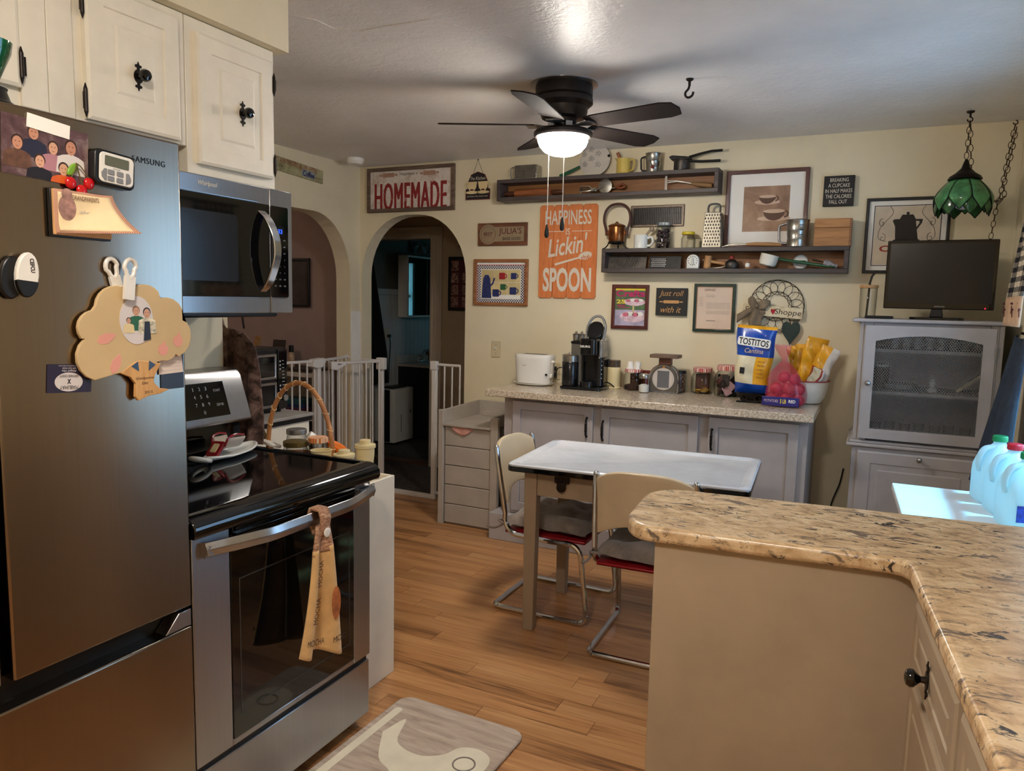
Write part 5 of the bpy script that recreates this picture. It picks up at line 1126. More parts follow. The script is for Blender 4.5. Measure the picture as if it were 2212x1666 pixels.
b = MB(); b.lathe([(.030, .0), (.040, .004), (.041, .010), (.036, .014), (.034, .010), (.01, .010)], 28, (0, 0, .0415), axis='-y'); part('disc', b, WCER, t)
b = MB(); b.prism(rrect(-.030, .030, .034, .050, .006, 3), -.020, -.009); part('grip', b, MATS['green_enamel'], t, .002)
t = thing('pastry_brush', 'short brush with a clear ribbed handle at the end of the lower box shelf', 'brush', (in2(1790)[0], YS-.015, in2(1790)[2]))
b = MB()
for k in range(14): b.tube([(-.02, (k-7)*.002, .034), (-.075-.01*(k % 3), (k-7)*.004, .046+.004*(k % 4))], .001, 4)
part('bristles', b, DKMETAL, t)['kind'] = 'stuff'
b = MB(); b.tube([(-.025, 0, .034), (.0, 0, .028), (.02, 0, .022), (.045, 0, .012)], [.016, .019, .012, .011], 10); part('handle', b, mat('grey_plastic', (150, 142, 144), .3, var=.2, vs=80), t)
# ================================================================== things on the back counter
ZC = .9295
def onc(px, py, r=0): p = at(px, py, z=ZC); return (p.x, p.y+r, ZC)
def mpp(px, py): p = at(px, py, z=ZC); q = at(px+10, py, y=p.y); return abs(q.x-p.x)/10
WPL = mat('white_plastic', (226, 223, 216), .3, var=.02, coat=.1)
t = thing('serving_plate', 'white oval plate under the toaster', 'plate', onc(1138, 834, .10))
b = MB(); b.M = Matrix.Diagonal((1, .72, 1, 1)); b.lathe([(.09, 0), (.12, .004), (.136, .012), (.137, .015), (.12, .009), (.08, .006)], 36); part('dish', b, OFFW, t)
tl = t.location
t = thing('toaster', 'white two-slice oval toaster standing on a white plate', 'toaster', (tl.x+.004, tl.y+.01, tl.z+.0125))
b = MB(); n = 28
def oval(w, d, z, k=.55): return [(w*math.copysign(abs(math.cos(a))**k, math.cos(a)), d*math.copysign(abs(math.sin(a))**k, math.sin(a)), z) for a in [2*PI*q/n for q in range(n)]]
rings = [oval(.112, .06, .0), oval(.116, .064, .012), oval(.120, .066, .05), oval(.128, .069, .15), oval(.131, .070, .172), oval(.127, .066, .182), oval(.10, .04, .184)]
vs = [p for r_ in rings for p in r_]; fs = [(j*n+k, j*n+(k+1) % n, (j+1)*n+(k+1) % n, (j+1)*n+k) for j in range(len(rings)-1) for k in range(n)]+[tuple(range(n-1, -1, -1)), tuple(range(len(vs)-n, len(vs)))]
b.add(vs, fs); part('body', b, WPL, t)
for s in (-1, 1): b = MB(); b.box(-.075, .085, s*.018-.010, s*.018+.010, .1835, .1846); part('slot', b, HOLE, t)
b = MB(); b.prism(rrect(.118, .134, .045, .15, .004, 3), -.024, .0); part('lever_recess', b, mat('grey_shadow_plastic', (196, 192, 186), .4), t, .002)
b = MB(); b.box(.122, .146, -.030, -.012, .135, .15); part('lever', b, WPL, t, .004)
b = MB(); b.lathe([(.014, 0), (.015, .006), (.010, .012)], 18, (.122, -.03, .05), axis='x'); part('dial', b, WPL, t)
lettering(t, 'Sunbeam', -.045, .115, .026, .009, -.069, REDP, shear=.3)
b = MB(); b.box(.10, .113, -.066, -.060, .055, .068); part('indicator', b, BLACK, t)
# coffee maker
t = thing('coffee_maker', 'tall black pod coffee maker with milk frother beside the toaster', 'coffee maker', onc(1250, 843, .09))
KB = mat('coffee_maker_black', (14, 15, 18), .22, var=0, coat=.2)
b = MB(); b.prism(rrect(-.135, .135, -.09, .11, .03, 4), 0, .018, 'z'); part('base', b, KB, t, .004)
b = MB(); b.prism(rrect(-.02, .115, .0, .11, .03, 4), .018, .295, 'z'); part('column', b, KB, t, .005)
b = MB(); b.prism(rrect(-.01, .095, -.085, .03, .03, 4), .215, .315, 'z'); hd_ = part('brew_head', b, KB, t, .006); lettering(hd_, 'KEURIG', .032, .268, .062, .013, -.0852, PAPER, bold=.02)
b = MB(); b.prism(rrect(.098, .118, -.03, .10, .008, 3), .2, .30, 'z'); part('side_trim', b, TIN, t, .003)
b = MB(); b.M = T(.045, .04, .318) @ rotm('X', 62); b.prism(rrect(-.048, .048, -.02, .105, .045, 6), -.03, .022, 'z'); part('open_lid', b, KB, t, .01)
b = MB(); b.M = T(.045, .05, .315) @ rotm('X', -18); b.tube(bez([(-.056, 0, -.01), (-.058, 0, .07), (-.035, 0, .125), (0, 0, .142), (.035, 0, .125), (.058, 0, .07), (.056, 0, -.01)], 6), .008, 8); part('lid_handle', b, TIN, t)
b = MB(); b.lathe([(.042, .018), (.042, .05), (.038, .052)], 24, (.035, -.045, 0)); part('drip_tray', b, KB, t)
b = MB(); b.lathe([(.049, .019), (.051, .025), (.051, .165), (.049, .168)], 30, (-.083, -.03, 0)); fr_ = part('frother_cup', b, KB, t)
b = MB(); b.lathe([(.050, .168), (.050, .205), (.052, .207), (.046, .212), (.012, .216), (.010, .224), (.002, .226)], 30, (-.083, -.03, 0)); part('frother_lid', b, SHINY, fr_)
b = MB(); b.prism(rrect(-.105, -.03, .02, .10, .02, 4), .018, .275, 'z'); part('water_tank', b, mat('smoky_tank', (120, 116, 108), .15, var=.05, tr=.3), t, .003)
b = MB(); b.prism(rrect(-.108, -.026, .017, .103, .02, 4), .275, .292, 'z'); part('tank_lid', b, KB, t, .004)
for k in range(6): b = MB(); b.prism(circ(.106, .06+.028*k, .004, 8), -.0305, -.0295) if k > 4 else b.box(.108, .1145, -.001, .0006, .07+.026*k, .076+.026*k); part('button', b, PRINTG, t)
for (x, lab) in ((-.088, 'small steel creamer cup standing on the coffee maker tank, outer one'), (-.050, 'small steel creamer cup standing on the coffee maker tank, inner one')):
    c = thing('steel_cup', lab, 'cup', (t.location.x+x+ .004, t.location.y+.06, ZC+.2925)); b = MB(); b.lathe([(.016, 0), (.020, .004), (.021, .038), (.025, .042), (.014, .046), (.006, .052), (.007, .058), (.002, .060)], 22); part('body', b, SHINY, c)
# outlet with plugs behind the toaster
r = thing('wall_outlet', 'wall outlet with two black plugs between the toaster and coffee maker', 'outlet', (W(1200, 805)[0], YB-.0006, 1.0))
b = MB(); b.prism(rrect(-.035, .035, -.057, .057, .004, 3), -.006, 0); part('plate', b, MATS['switch_beige'], r, .002)
for z in (-.02, .02): b = MB(); b.box(-.014, .014, -.032, -.006, z-.013, z+.013); part('plug', b, BLACK, r, .005)
b = MB(); ro = Vector(r.location); tp = Vector((tl.x+.10, tl.y+.03, ZC+.10))-ro; kp_ = Vector((t.location.x-.06, t.location.y+.105, ZC+.10))-ro
b.tube(bez([(0, -.03, .02), (-.01, -.06, .05), (-.04, -.09, .06), tuple(tp)], 6), .0035, 6); b.tube(bez([(0, -.03, -.02), (.03, -.06, -.04), (.05, -.06, .03), tuple(kp_)], 6), .0035, 6); part('power_cord', b, BLACK, r)['kind'] = 'stuff'
# coffee grinder
t = thing('coffee_grinder', 'cream electric coffee grinder with dark clear cap beside the coffee maker', 'grinder', onc(1320, 840, .046)); CRP = mat('cream_plastic', (222, 205, 158), .3, var=.03)
b = MB(); b.lathe([(.044, 0), (.046, .004), (.044, .010), (.041, .012), (.041, .10), (.043, .13), (.041, .134)], 28); part('body', b, CRP, t)
b = MB(); b.lathe([(.040, .134), (.041, .175), (.036, .179)], 28); part('cap', b, mat('smoky_cap', (72, 60, 50), .12, var=.2, vs=40, coat=.2), t)
b = MB(); b.box(-.043, -.026, -.034, .0, .134, .182); part('switch_tab', b, BLACK, t, .003)
b = MB(); b.tube(bez([(.02, -.046, .012), (-.01, -.056, .035), (-.045, -.052, .040), (-.056, -.045, .02), (-.060, -.02, .008), (-.062, .05, .006)], 6), .004, 6); part('cord', b, BLACK, t)
# jars with gingham lids
RGING = checks('red_gingham_lid', (236, 226, 216), (172, 52, 46), 90, .5, True, axes='xy')
jp = lambda s: [(.050*s, .001), (.058*s, .006), (.060*s, .05*s), (.058*s, .085*s), (.046*s, .108*s), (.045*s, .118*s)]
jl = lambda s: [(.048*s, .112*s), (.050*s, .114*s), (.050*s, .132*s), (.045*s, .136*s)]
j1 = jar('glass_jar', 'glass jar with red gingham lid and paper cups on top, holding ground coffee', onc(1361, 844, .06), [(.052, .001), (.060, .006), (.061, .06), (.058, .09), (.050, .108), (.050, .114)], [(.0535, .110), (.055, .112), (.055, .126), (.050, .130)], RGING, 'jars with red gingham lids')
COF = mat('ground_coffee', (58, 36, 26), .9, var=.3, vs=60, bmp=.6, bs=200, bd=.003)
b = MB(); b.lathe([(.052, .004), (.056, .012), (.054, .028), (.03, .036), (.002, .034)], 24); b.box(-.02, .03, .0, .02, .03, .10); o = part('coffee', b, COF); tag(o, 'ground coffee and scoop inside the jar with paper cups on top', 'coffee', None, j1.location)
for i, (dx, dy, up_) in enumerate(((-.018, -.012, 0), (.014, .018, 0), (.030, -.014, 1))):
    pf = [(.020, 0), (.0145, .046)] if not up_ else [(.0145, 0), (.020, .044), (.022, .046)]
    b = MB(); b.lathe([(pf[0][0]+.002, 0), (pf[0][0]+.002, .003)]+pf[0:0]+[(pf[0][0], .004), (pf[1][0], pf[1][1])], 20)
    tag(part('coffee_pod', b, PAPER), ('white coffee pod upside down at the edge of the gingham jar lid', 'white coffee pod upside down at the back of the gingham jar lid', 'white coffee pod right way up on the gingham jar lid')[i], 'pod', 'coffee pods on the jar', (j1.location.x+dx, j1.location.y+dy, ZC+.1305))
t = jar('sugar_shaker', 'small glass shaker half full of white sugar with steel top', onc(1387, 849, .034), [(.029, .001), (.033, .005), (.034, .05), (.030, .085), (.030, .09)], [(.0315, .086), (.033, .09), (.033, .104), (.028, .112), (.01, .116)], SHINY, cat='shaker')
b = MB(); b.lathe([(.029, .003), (.031, .010), (.0315, .042), (.015, .050), (.002, .051)], 22); tag(part('sugar', b, PAPER), 'white sugar in the small shaker', 'sugar', None, t.location)
t = thing('kitchen_scale', 'round-dial kitchen scale with a wooden platform between the jars', 'scale', onc(1431, 850, .04))
cf = rrect(-.084, .084, .0, .168, .055, 8); cf = [(x, z if z > .03 else z) for x, z in cf]
body_o = [(-.078, .004), (.078, .004), (.086, .012), (.088, .07)]+[(.086*math.cos(a), .085+.086*math.sin(a)) for a in [PI*k/16 for k in range(17)]]+[(-.088, .07), (-.086, .012)]
b = MB(); b.prism(body_o, -.035, .05); part('housing', b, mat('scale_grey', (98, 92, 84), .4, .3, var=.05), t, .006)
b = MB(); b.tube([(x, -.036, z) for x, z in body_o], .006, 8, closed=True); part('chrome_trim', b, CHROME, t)
b = MB(); b.prism(circ(0, .086, .066, 36), -.0385, -.035); part('dial_face', b, mat('dial_pale', (196, 186, 176), .5, var=.03), t)
b = MB(); b.prism(rrect(-.036, .036, .034, .136, .002, 2), -.0395, -.0385); part('read_window', b, mat('dial_window', (104, 104, 106), .3, var=.05), t)
b = MB()
for k in range(36): a = 2*PI*k/36; b.prism(circ(.059*math.cos(a), .086+.059*math.sin(a), .0013, 5), -.0392, -.0385)
part('tick_print', b, INK, t)['kind'] = 'stuff'
b = MB(); b.prism(circ(0, .158, .006, 10), -.0362, -.035); part('orange_dot', b, mat('orange_dot', (206, 130, 30), .5), t)
b = MB(); b.box(-.036, .036, -.02, .03, .168, .212); part('neck', b, WOODD, t, .003)
b = MB(); b.prism(rrect(-.086, .086, -.055, .065, .01, 3), .212, .232, 'z'); part('platform', b, wood('platform_wood', (88, 66, 52), (128, 102, 84), 'x', 1, .5), t, .003)
o = MB(); o.box(-.09, .06, -.03, .03, 0, .115); tag(part('red_box', o, mat('red_carton', (120, 40, 36), .6, var=.1)), 'dark red carton behind the kitchen scale', 'box', None, (-1.25, 4.575, ZC))
jar('dark_lid_jar', 'glass jar with a black lid behind the scale, pretzels inside', (-1.055, 4.53, ZC), [(.044, .001), (.048, .006), (.048, .10), (.044, .112), (.044, .118)], [(.046, .114), (.048, .116), (.048, .130), (.044, .134)], BLACK)
b = MB()
for k in range(14): a = k*2.4; b.tube([(.030*math.cos(a)+.010*math.cos(q), .030*math.sin(a), .0165+.006*k+.012*math.sin(q)) for q in [2*PI*z/8 for z in range(8)]], .0035, 5, closed=True)
o = part('pretzels', b, mat('pretzel_brown', (128, 66, 44), .6, var=.2)); tag(o, 'small reddish pretzels in the black-lidded jar', 'pretzels', None, (-1.055, 4.53, ZC)); o['kind'] = 'stuff'
j2 = jar('glass_jar', 'glass jar with red gingham lid holding gold foil coins', onc(1511, 852, .07), jp(1.16), jl(1.16), RGING, 'jars with red gingham lids')
FOIL = mat('gold_foil', (206, 162, 70), .3, .7, var=.15, vs=40); BRNW = mat('brown_wrapper', (84, 50, 44), .35, var=.2, vs=25, coat=.1)
random.seed(5)
cm = MB(); cm.lathe([(.001, -.003), (.016, -.003), (.017, 0), (.016, .003), (.001, .003)], 14); cm = mesh('chocolate_coin', cm, FOIL)
for k in range(12):
    a = k*2.4; rr = .040*math.sqrt((k+.5)/12); o = part('chocolate_coin', cm, None); o.location = (j2.location.x+rr*math.cos(a), j2.location.y+rr*math.sin(a), ZC+.012+.004*(k % 4)); o.rotation_euler = (random.uniform(-.6, .6), random.uniform(-.6, .6), 0)
    tag(o, 'gold foil chocolate coin at the bottom of the gingham-lidded jar', 'candy', 'gold coins in the jar')
b = MB(); b.M = T(-.005, .02, .07) @ rotm('Z', 15); b.box(-.04, .04, -.008, .008, -.045, .045); tag(part('candy_packet', b, BRNW, None, .004), 'brown candy packet standing behind the gold coins in the jar', 'candy', None, j2.location)
j3 = jar('glass_jar', 'biggest glass jar with red gingham lid, full of wrapped chocolate bars', onc(1566, 859, .08), jp(1.36), jl(1.36), RGING, 'jars with red gingham lids')
cols = [BRNW, mat('dark_wrapper', (40, 30, 34), .3, var=.2, vs=30), mat('pink_wrapper', (168, 128, 138), .35, var=.1), mat('black_wrapper', (26, 24, 26), .3, var=.05)]
names = ['brown', 'dark plum', 'pale pink', 'black']
bm_ = [MB() for _ in range(4)]
for m_ in bm_: m_.box(-.020, .020, -.008, .008, -.028, .028)
bm_ = [mesh('chocolate_bar', m_, c_) for m_, c_ in zip(bm_, cols)]
for k in range(18):
    a = k*2.4; lv = k//6; rr = .045; q = (k*7) % 4; o = part('chocolate_bar', bm_[q], None); o.location = (j3.location.x+rr*math.cos(a), j3.location.y+rr*math.sin(a), ZC+.036+lv*.030); o.rotation_euler = (random.uniform(-.5, .5), random.uniform(-1, 1), a+PI/2)
    tag(o, '%s wrapped chocolate bar inside the biggest gingham-lidded jar' % names[q], 'candy', 'chocolate bars in the jar')
# ---- snack corner of the back counter
t = thing('scroll_basket', 'dark iron scroll-footed basket under the blue chip bag', 'basket', (-.585, 4.335, ZC))
b = MB(); b.lathe([(.05, .012), (.075, .02), (.092, .05), (.095, .056), (.088, .05), (.07, .022)], 28); part('bowl', b, IRON, t)
for s in (-1, 1):
    b = MB(); b.tube([(s*(.006+.034)+s*.030*math.cos(k*.5)*(1-k/22), -.082, .026+.024*math.sin(k*.5)*(1-k/22)) for k in range(16)], .0045, 6); part('scroll_foot', b, DKMETAL, t)
b = MB(); b.tube([(-.075, -.080, .0045), (.075, -.080, .0045)], .0045, 6); b.tube([(-.075, .075, .0045), (.075, .075, .0045)], .0045, 6); b.tube([(-.07, .075, .0045), (-.07, .07, .045)], .0045, 6); b.tube([(.07, .075, .0045), (.07, .07, .045)], .0045, 6); part('foot_rail', b, IRON, t)['kind'] = 'stuff'
def pillow(w, h, th, flare=0.0, lean=0.0, seed=0):
    def f(u, v, side=-1, off=0):
        x = (u-.5)*w*(1+flare*(v-.5)*2); e = max(0, (1-abs(2*u-1)**3))*max(0, 1-abs(2*v-1)**4)
        wr = .006*math.sin(9*u+14*v+seed)*e+.004*math.sin(23*v+5*u+seed*2)*e
        return (x+.004*math.sin(12*v+seed), side*(th*e**.6+wr+off)+lean*v, v*h)
    return f
def bag(name, label, loc, rz, zones, w, h, th, flare=0, tilt=0, roll=0, seed=0, lean=0):
    t = thing(name, label, 'bag', loc, rz); t.rotation_euler = (math.radians(tilt), math.radians(roll), math.radians(rz)); f = pillow(w, h, th, flare, lean, seed)
    for nm, m, u0, u1, v0, v1, sides in zones:
        b = MB()
        for s in sides: b.grid(lambda u, v: f(u0+(u1-u0)*u, v0+(v1-v0)*v, s), max(3, int(18*(u1-u0))), max(3, int(22*(v1-v0))))
        part(nm, b, m, t)
    return t, f
BLUF = mat('blue_foil', (24, 72, 168), .28, var=.12, vs=14, coat=.3); YELF = mat('yellow_foil', (226, 164, 34), .32, var=.1, vs=14, coat=.2); CRF = mat('cream_foil', (214, 206, 176), .4, var=.06, vs=10); REDF = mat('red_foil', (150, 50, 36), .35, var=.15, vs=14); PALEF = mat('pale_foil', (206, 208, 212), .4, var=.08, vs=12)
B2 = (-1, 1)
t, f = bag('chip_bag', 'open blue tortilla chip bag standing on the scroll basket, yellow lower panel', (-.600, 4.335, ZC+.040), -6, [('bottom_fold', BLUF, 0, 1, 0, .16, B2), ('panel_cream', CRF, 0, .58, .16, .56, (-1,)), ('panel_yellow', YELF, .58, 1, .16, .56, (-1,)), ('panel_back', CRF, 0, 1, .16, .56, (1,)), ('panel_blue', BLUF, 0, 1, .56, .955, B2), ('top_edge', YELF, 0, 1, .955, 1, B2)], .20, .385, .042, .10, 0, 3, 1)
WLET = mat('white_letter', (240, 240, 236), .5, var=0); BLET = mat('black_letter', (20, 20, 24), .5, var=0)
b = MB(); b.M = T(.002, 0, .295) @ rotm('Y', 3); b.prism(rrect(-.088, .088, -.024, .024, .012, 4), -.053, -.036); part('logo_patch', b, WLET, t); lettering(t, 'TOSTITOS', .002, .295, .162, .036, -.053, BLET, bold=.02, rot=-3, depth=.0012); lettering(t, 'Cantina', .008, .248, .10, .026, -.0535, mat('tan_letter', (220, 190, 130), .5, var=0), shear=.3, depth=.001)
for i, s in enumerate(('THICK AND', 'AND', 'HEARTY', 'CLASSIC', 'CRUNCH')): lettering(t, s, .052, .190-.022*i, .042, .009, -.0465, DKB, name='small_print')
b = MB(); b.box(-.060, -.035, -.0475, -.0445, .115, .150); part('barcode_print', b, BLET, t)
# potatoes
def film(name, col, mixf, r=.12):
    M = bpy.data.materials.new(name); M.use_nodes = True; nt = M.node_tree; p = nt.nodes['Principled BSDF']; p.inputs['Base Color'].default_value = lin(col); p.inputs['Roughness'].default_value = r; p.inputs['Coat Weight'].default_value = .5
    tr = N(nt, 'ShaderNodeBsdfTransparent'); mx = N(nt, 'ShaderNodeMixShader'); mx.inputs[0].default_value = mixf
    nt.links.new(tr.outputs[0], mx.inputs[1]); nt.links.new(p.outputs[0], mx.inputs[2]); nt.links.new(mx.outputs[0], nt.nodes['Material Output'].inputs[0])
    bump(nt, p, noise(nt, coords(nt), 70, 3, .6), .5, .004); return M
PB = Vector((-.415, 4.235, ZC))
POT = mat('red_potato', (176, 62, 70), .4, var=.15, vs=25, coat=.2)
pm = MB(); pm.ball((0, 0, 0), .0315, 16, 10, (1.08, 1, .95)); pm = mesh('red_potato', pm, POT)
for i, (x, y, z) in enumerate(((-.052, -.008, .036), (.014, -.016, .036), (.080, -.006, .036), (-.02, .050, .036), (.048, .050, .036), (-.038, -.012, .097), (.028, -.016, .097), (.078, .020, .092), (.004, .044, .092), (.0, .002, .156), (.052, .012, .146))):
    o = part('red_potato', pm, None); tag(o, 'red potato inside the clear pink bag', 'potato', 'potatoes in the plastic bag', PB+Vector((x, y, z))); o.rotation_euler = (i, i*2, i*.7)
t = thing('potato_bag', 'clear pink plastic bag of red potatoes tied at the neck', 'bag', PB)
def pb(u, v):
    a = 2*PI*u; prof = [(0, .088), (.05, .106), (.2, .108), (.38, .096), (.55, .070), (.68, .035), (.74, .014), (.80, .018), (.9, .036), (1, .042)]
    for (v0, r0), (v1, r1) in zip(prof, prof[1:]):
        if v <= v1+1e-6: r = r0+(r1-r0)*(v-v0)/(v1-v0); break
    r *= 1+.06*math.sin(7*a+5*v)*(1 if v > .5 else .4); sqy = .72 if v < .6 else .6
    return (r*math.cos(a)+(.012 if v < .4 else 0)-.018*max(0, v-.7)*3, r*sqy*math.sin(a)+.01, .003+v*.325+.004*math.sin(5*a)*(v > .9))
b = MB(); b.grid(pb, 40, 34); part('plastic_film', b, film('pink_film', (206, 60, 92), .34), t)
b = MB(); b.M = T(.0, -.078, .032); b.box(-.098, .090, -.006, .006, -.026, .024); lb = part('blue_label', b, mat('label_navy', (36, 34, 104), .4, var=.1), t, .004)
lettering(lb, 'RED', .055, .036, .034, .016, -.0845, WLET, bold=.02); lettering(lb, '5 LB', .010, .034, .03, .022, -.0845, YEL, bold=.02); lettering(lb, 'POTATOES', -.050, .034, .07, .014, -.0845, PINKL)
# enamel bowl with bags
BW = Vector((-.312, 4.46, ZC))
t = thing('enamel_bowl', 'white enamel bowl with a red rim holding snack bags', 'bowl', BW)
b = MB(); b.lathe([(.055, 0), (.075, .004), (.098, .04), (.108, .09), (.112, .125), (.105, .125), (.100, .09), (.09, .04), (.06, .010)], 40); part('bowl', b, OFFW, t)
b = MB(); b.lathe([(.112, .123), (.120, .126), (.120, .130), (.112, .131), (.105, .127)], 40, cap=False); part('rim', b, mat('red_enamel_rim', (164, 52, 48), .3, var=.05, coat=.2), t)
bag('snack_bag', 'upright bright yellow chip bag at the middle of the enamel bowl', BW+Vector((-.02, .012, .045)), 14, [('front', YELF, 0, 1, 0, .8, (-1,)), ('back', YELF, 0, 1, 0, 1, (1,)), ('top', YELF, 0, 1, .8, 1, (-1,)), ('red_band', REDF, 0, .3, .2, .5, (-1,))][:3], .12, .325, .018, -.05, 0, 11, 2)
bag('snack_bag', 'yellow and white chip bag leaning out over the bowl rim toward the hutch', BW+Vector((.018, -.030, .055)), -10, [('front', YELF, 0, .6, .55, 1, (-1,)), ('front_white', PALEF, .6, 1, .1, 1, (-1,)), ('front_low', REDF, 0, .6, 0.1, .55, (-1,)), ('base', PALEF, 0, 1, 0, .1, B2), ('back', PALEF, 0, 1, .1, 1, (1,))], .10, .28, .015, .05, 0, 20, 3)
bag('snack_bag', 'yellow folded snack bag behind the potatoes in the bowl', BW+Vector((-.030, .046, .05)), 6, [('front', YELF, 0, 1, 0.3, 1, (-1,)), ('front_low', REDF, 0, 1, 0, .3, (-1,)), ('back', YELF, 0, 1, 0, 1, (1,))], .11, .275, .012, .08, 0, 2, 4)
bag('snack_bag', 'yellow snack bag standing at the back wall side of the enamel bowl', BW+Vector((-.030, .074, .06)), 0, [('front', YELF, 0, 1, 0, 1, (-1,)), ('back', YELF, 0, 1, 0, 1, (1,))], .09, .26, .010, .05, 0, -12, 6)
bag('snack_bag', 'cream and red striped snack bag low in the enamel bowl', BW+Vector((.005, -.064, .06)), -10, [('front', CRF, 0, .7, 0, 1, (-1,)), ('stripe', REDF, .7, .86, 0, 1, (-1,)), ('side', PALEF, .86, 1, 0, 1, (-1,)), ('back', CRF, 0, 1, 0, 1, (1,))], .065, .15, .009, 0, 0, 24, 5)
# ================================================================== things on the refrigerator
XF = -1.4445
def onf(y, z, d=0): return (XF+d, y, z)
SKIN = [mat('print_skin_a', (206, 158, 130), .5, var=.05), mat('print_skin_b', (190, 136, 110), .5, var=.05)]; HAIR = mat('print_hair', (58, 36, 28), .5, var=.1)
t = thing('family_photo', 'colour snapshot of six people taped to the refrigerator door', 'photo', onf(.927, 1.724), 90); t.rotation_euler = (0, math.radians(2.5), math.radians(90))
b = MB(); b.box(-.083, .083, -.0012, 0, -.054, .054); part('print', b, spots('photo_background', [(.3, (46, 30, 36)), (.5, (92, 66, 70)), (.7, (150, 132, 128))], 18, .3), t)
NV = mat('print_navy', (36, 38, 58), .4, var=.1); BRW = mat('print_brown', (96, 66, 52), .4, var=.2, vs=60); WHT = mat('print_white', (214, 206, 204), .4, var=.03); ORN = mat('print_orange', (206, 92, 34), .4, var=.05); BLK = mat('print_black', (30, 26, 32), .4, var=.05); PNK = mat('print_mauve', (168, 120, 130), .4, var=.1)
PFEAT = mat('print_features', (96, 52, 46), .5, var=0)
def person(parent, x, z, s, body, lay, hair=HAIR, sk=0, hz=0, bh=1.9, yb=-.0012):
    y = yb-.0002*lay
    b = MB(); b.prism([(x-s*1.35, z-s*bh), (x+s*1.35, z-s*bh), (x+s*1.2, z-s*.95), (x+s*.75, z-s*.72), (x+s*.24, z-s*.60), (x+s*.22, z-s*.3), (x-s*.22, z-s*.3), (x-s*.24, z-s*.60), (x-s*.75, z-s*.72), (x-s*1.2, z-s*.95)], y-.0002, y); part('body_print', b, body, parent)
    b = MB(); b.prism(circ(x, z+s*.12+hz, s*.56, 18, s*.62), y-.0003, y); part('hair_print', b, hair, parent)
    b = MB(); b.prism(circ(x, z-s*.04, s*.46, 16, s*.60), y-.0004, y); part('face_print', b, SKIN[sk], parent)
    b = MB(); b.prism(circ(x-s*.17, z+s*.08, s*.07, 8, s*.045), y-.0005, y-.0004); b.prism(circ(x+s*.17, z+s*.08, s*.07, 8, s*.045), y-.0005, y-.0004); b.prism([(x-s*.2, z-s*.26), (x, z-s*.34), (x+s*.2, z-s*.26), (x, z-s*.40)], y-.0005, y-.0004); part('feature_print', b, PFEAT, parent)['kind'] = 'stuff'
for a in ((-.025, .030, .020, NV, 0, HAIR, 1), (-.055, .006, .020, BRW, 1, HAIR, 1), (.012, .010, .019, PNK, 1, HAIR, 0), (.047, .018, .022, WHT, 2, HAIR, 1), (-.014, -.020, .019, BLK, 3, HAIR, 0), (.032, -.026, .019, ORN, 4, HAIR, 0)): person(t, *a, bh=min(2.3, (a[1]+.0535)/a[2]))
b = MB(); b.M = T(.002, 0, .049) @ rotm('Y', 3); b.box(-.040, .042, -.0032, -.0012, -.013, .013); part('white_tape', b, PAPER, t)
t = thing('kitchen_timer', 'white and black magnetic digital timer on the refrigerator door', 'timer', onf(1.056, 1.711), 90); t.rotation_euler = (0, math.radians(4), math.radians(90))
b = MB(); b.prism(rrect(-.046, .046, -.035, .035, .012, 5), -.020, 0); part('case', b, BLACK, t, .003)
b = MB(); b.prism(rrect(-.037, .040, -.030, .030, .010, 5), -.023, -.020); part('face', b, WPL, t, .002)
b = MB(); b.prism(rrect(-.026, .028, .004, .024, .002, 2), -.0238, -.023); part('screen', b, mat('lcd_grey', (92, 94, 78), .25, var=.05), t)
GB = mat('timer_grey', (128, 128, 132), .4, var=0)
for x, z in ((-.012, -.008), (.008, -.008), (-.012, -.021), (.008, -.021)): b = MB(); b.prism(rrect(x-.0075, x+.0075, z-.005, z+.005, .002, 3), -.0248, -.023); part('button', b, GB, t, .0006)
for s in (-1, 1): b = MB(); b.prism([(s*.024-.002, -.028+.002), (s*.024+s*.008, -.020), (s*.024+s*.009, -.012), (s*.024+s*.004, -.003), (s*.024-.002, -.003)] if s > 0 else [(-.026, -.026), (-.022, -.026), (-.022, -.003), (-.027, -.003), (-.033, -.012), (-.032, -.020)], -.0248, -.023); part('button', b, GB, t)
lettering(t, 'TAYLOR', 0, .000, .018, .003, -.023, INK)
t = thing('cherry_magnet', 'red cherry magnet with green leaf holding the family snapshot', 'magnet', onf(.985, 1.672, .0022), 90)
CHR = mat('cherry_red', (190, 16, 24), .15, var=0, coat=.5)
for x, z in ((-.018, .0), (.004, -.012), (.020, .004)): b = MB(); b.ball((x, -.006, z), .0115, 16, 10, (1, .55, 1.05)); part('cherry', b, CHR, t)
b = MB()
for x, z in ((-.018, .01), (.004, -.002), (.020, .013)): b.tube(bez([(x, -.008, z), (-.002+x*.3, -.008, z+.02), (-.006, -.007, .040)], 4), .0013, 6)
part('stems', b, mat('stem_olive', (96, 84, 44), .5), t)['kind'] = 'stuff'
b = MB(); b.M = T(-.012, 0, .027) @ rotm('Y', -50); b.prism(circ(0, 0, .016, 16, .0075), -.007, -.001); part('leaf', b, mat('leaf_green', (112, 160, 44), .35, var=.1), t, .002)
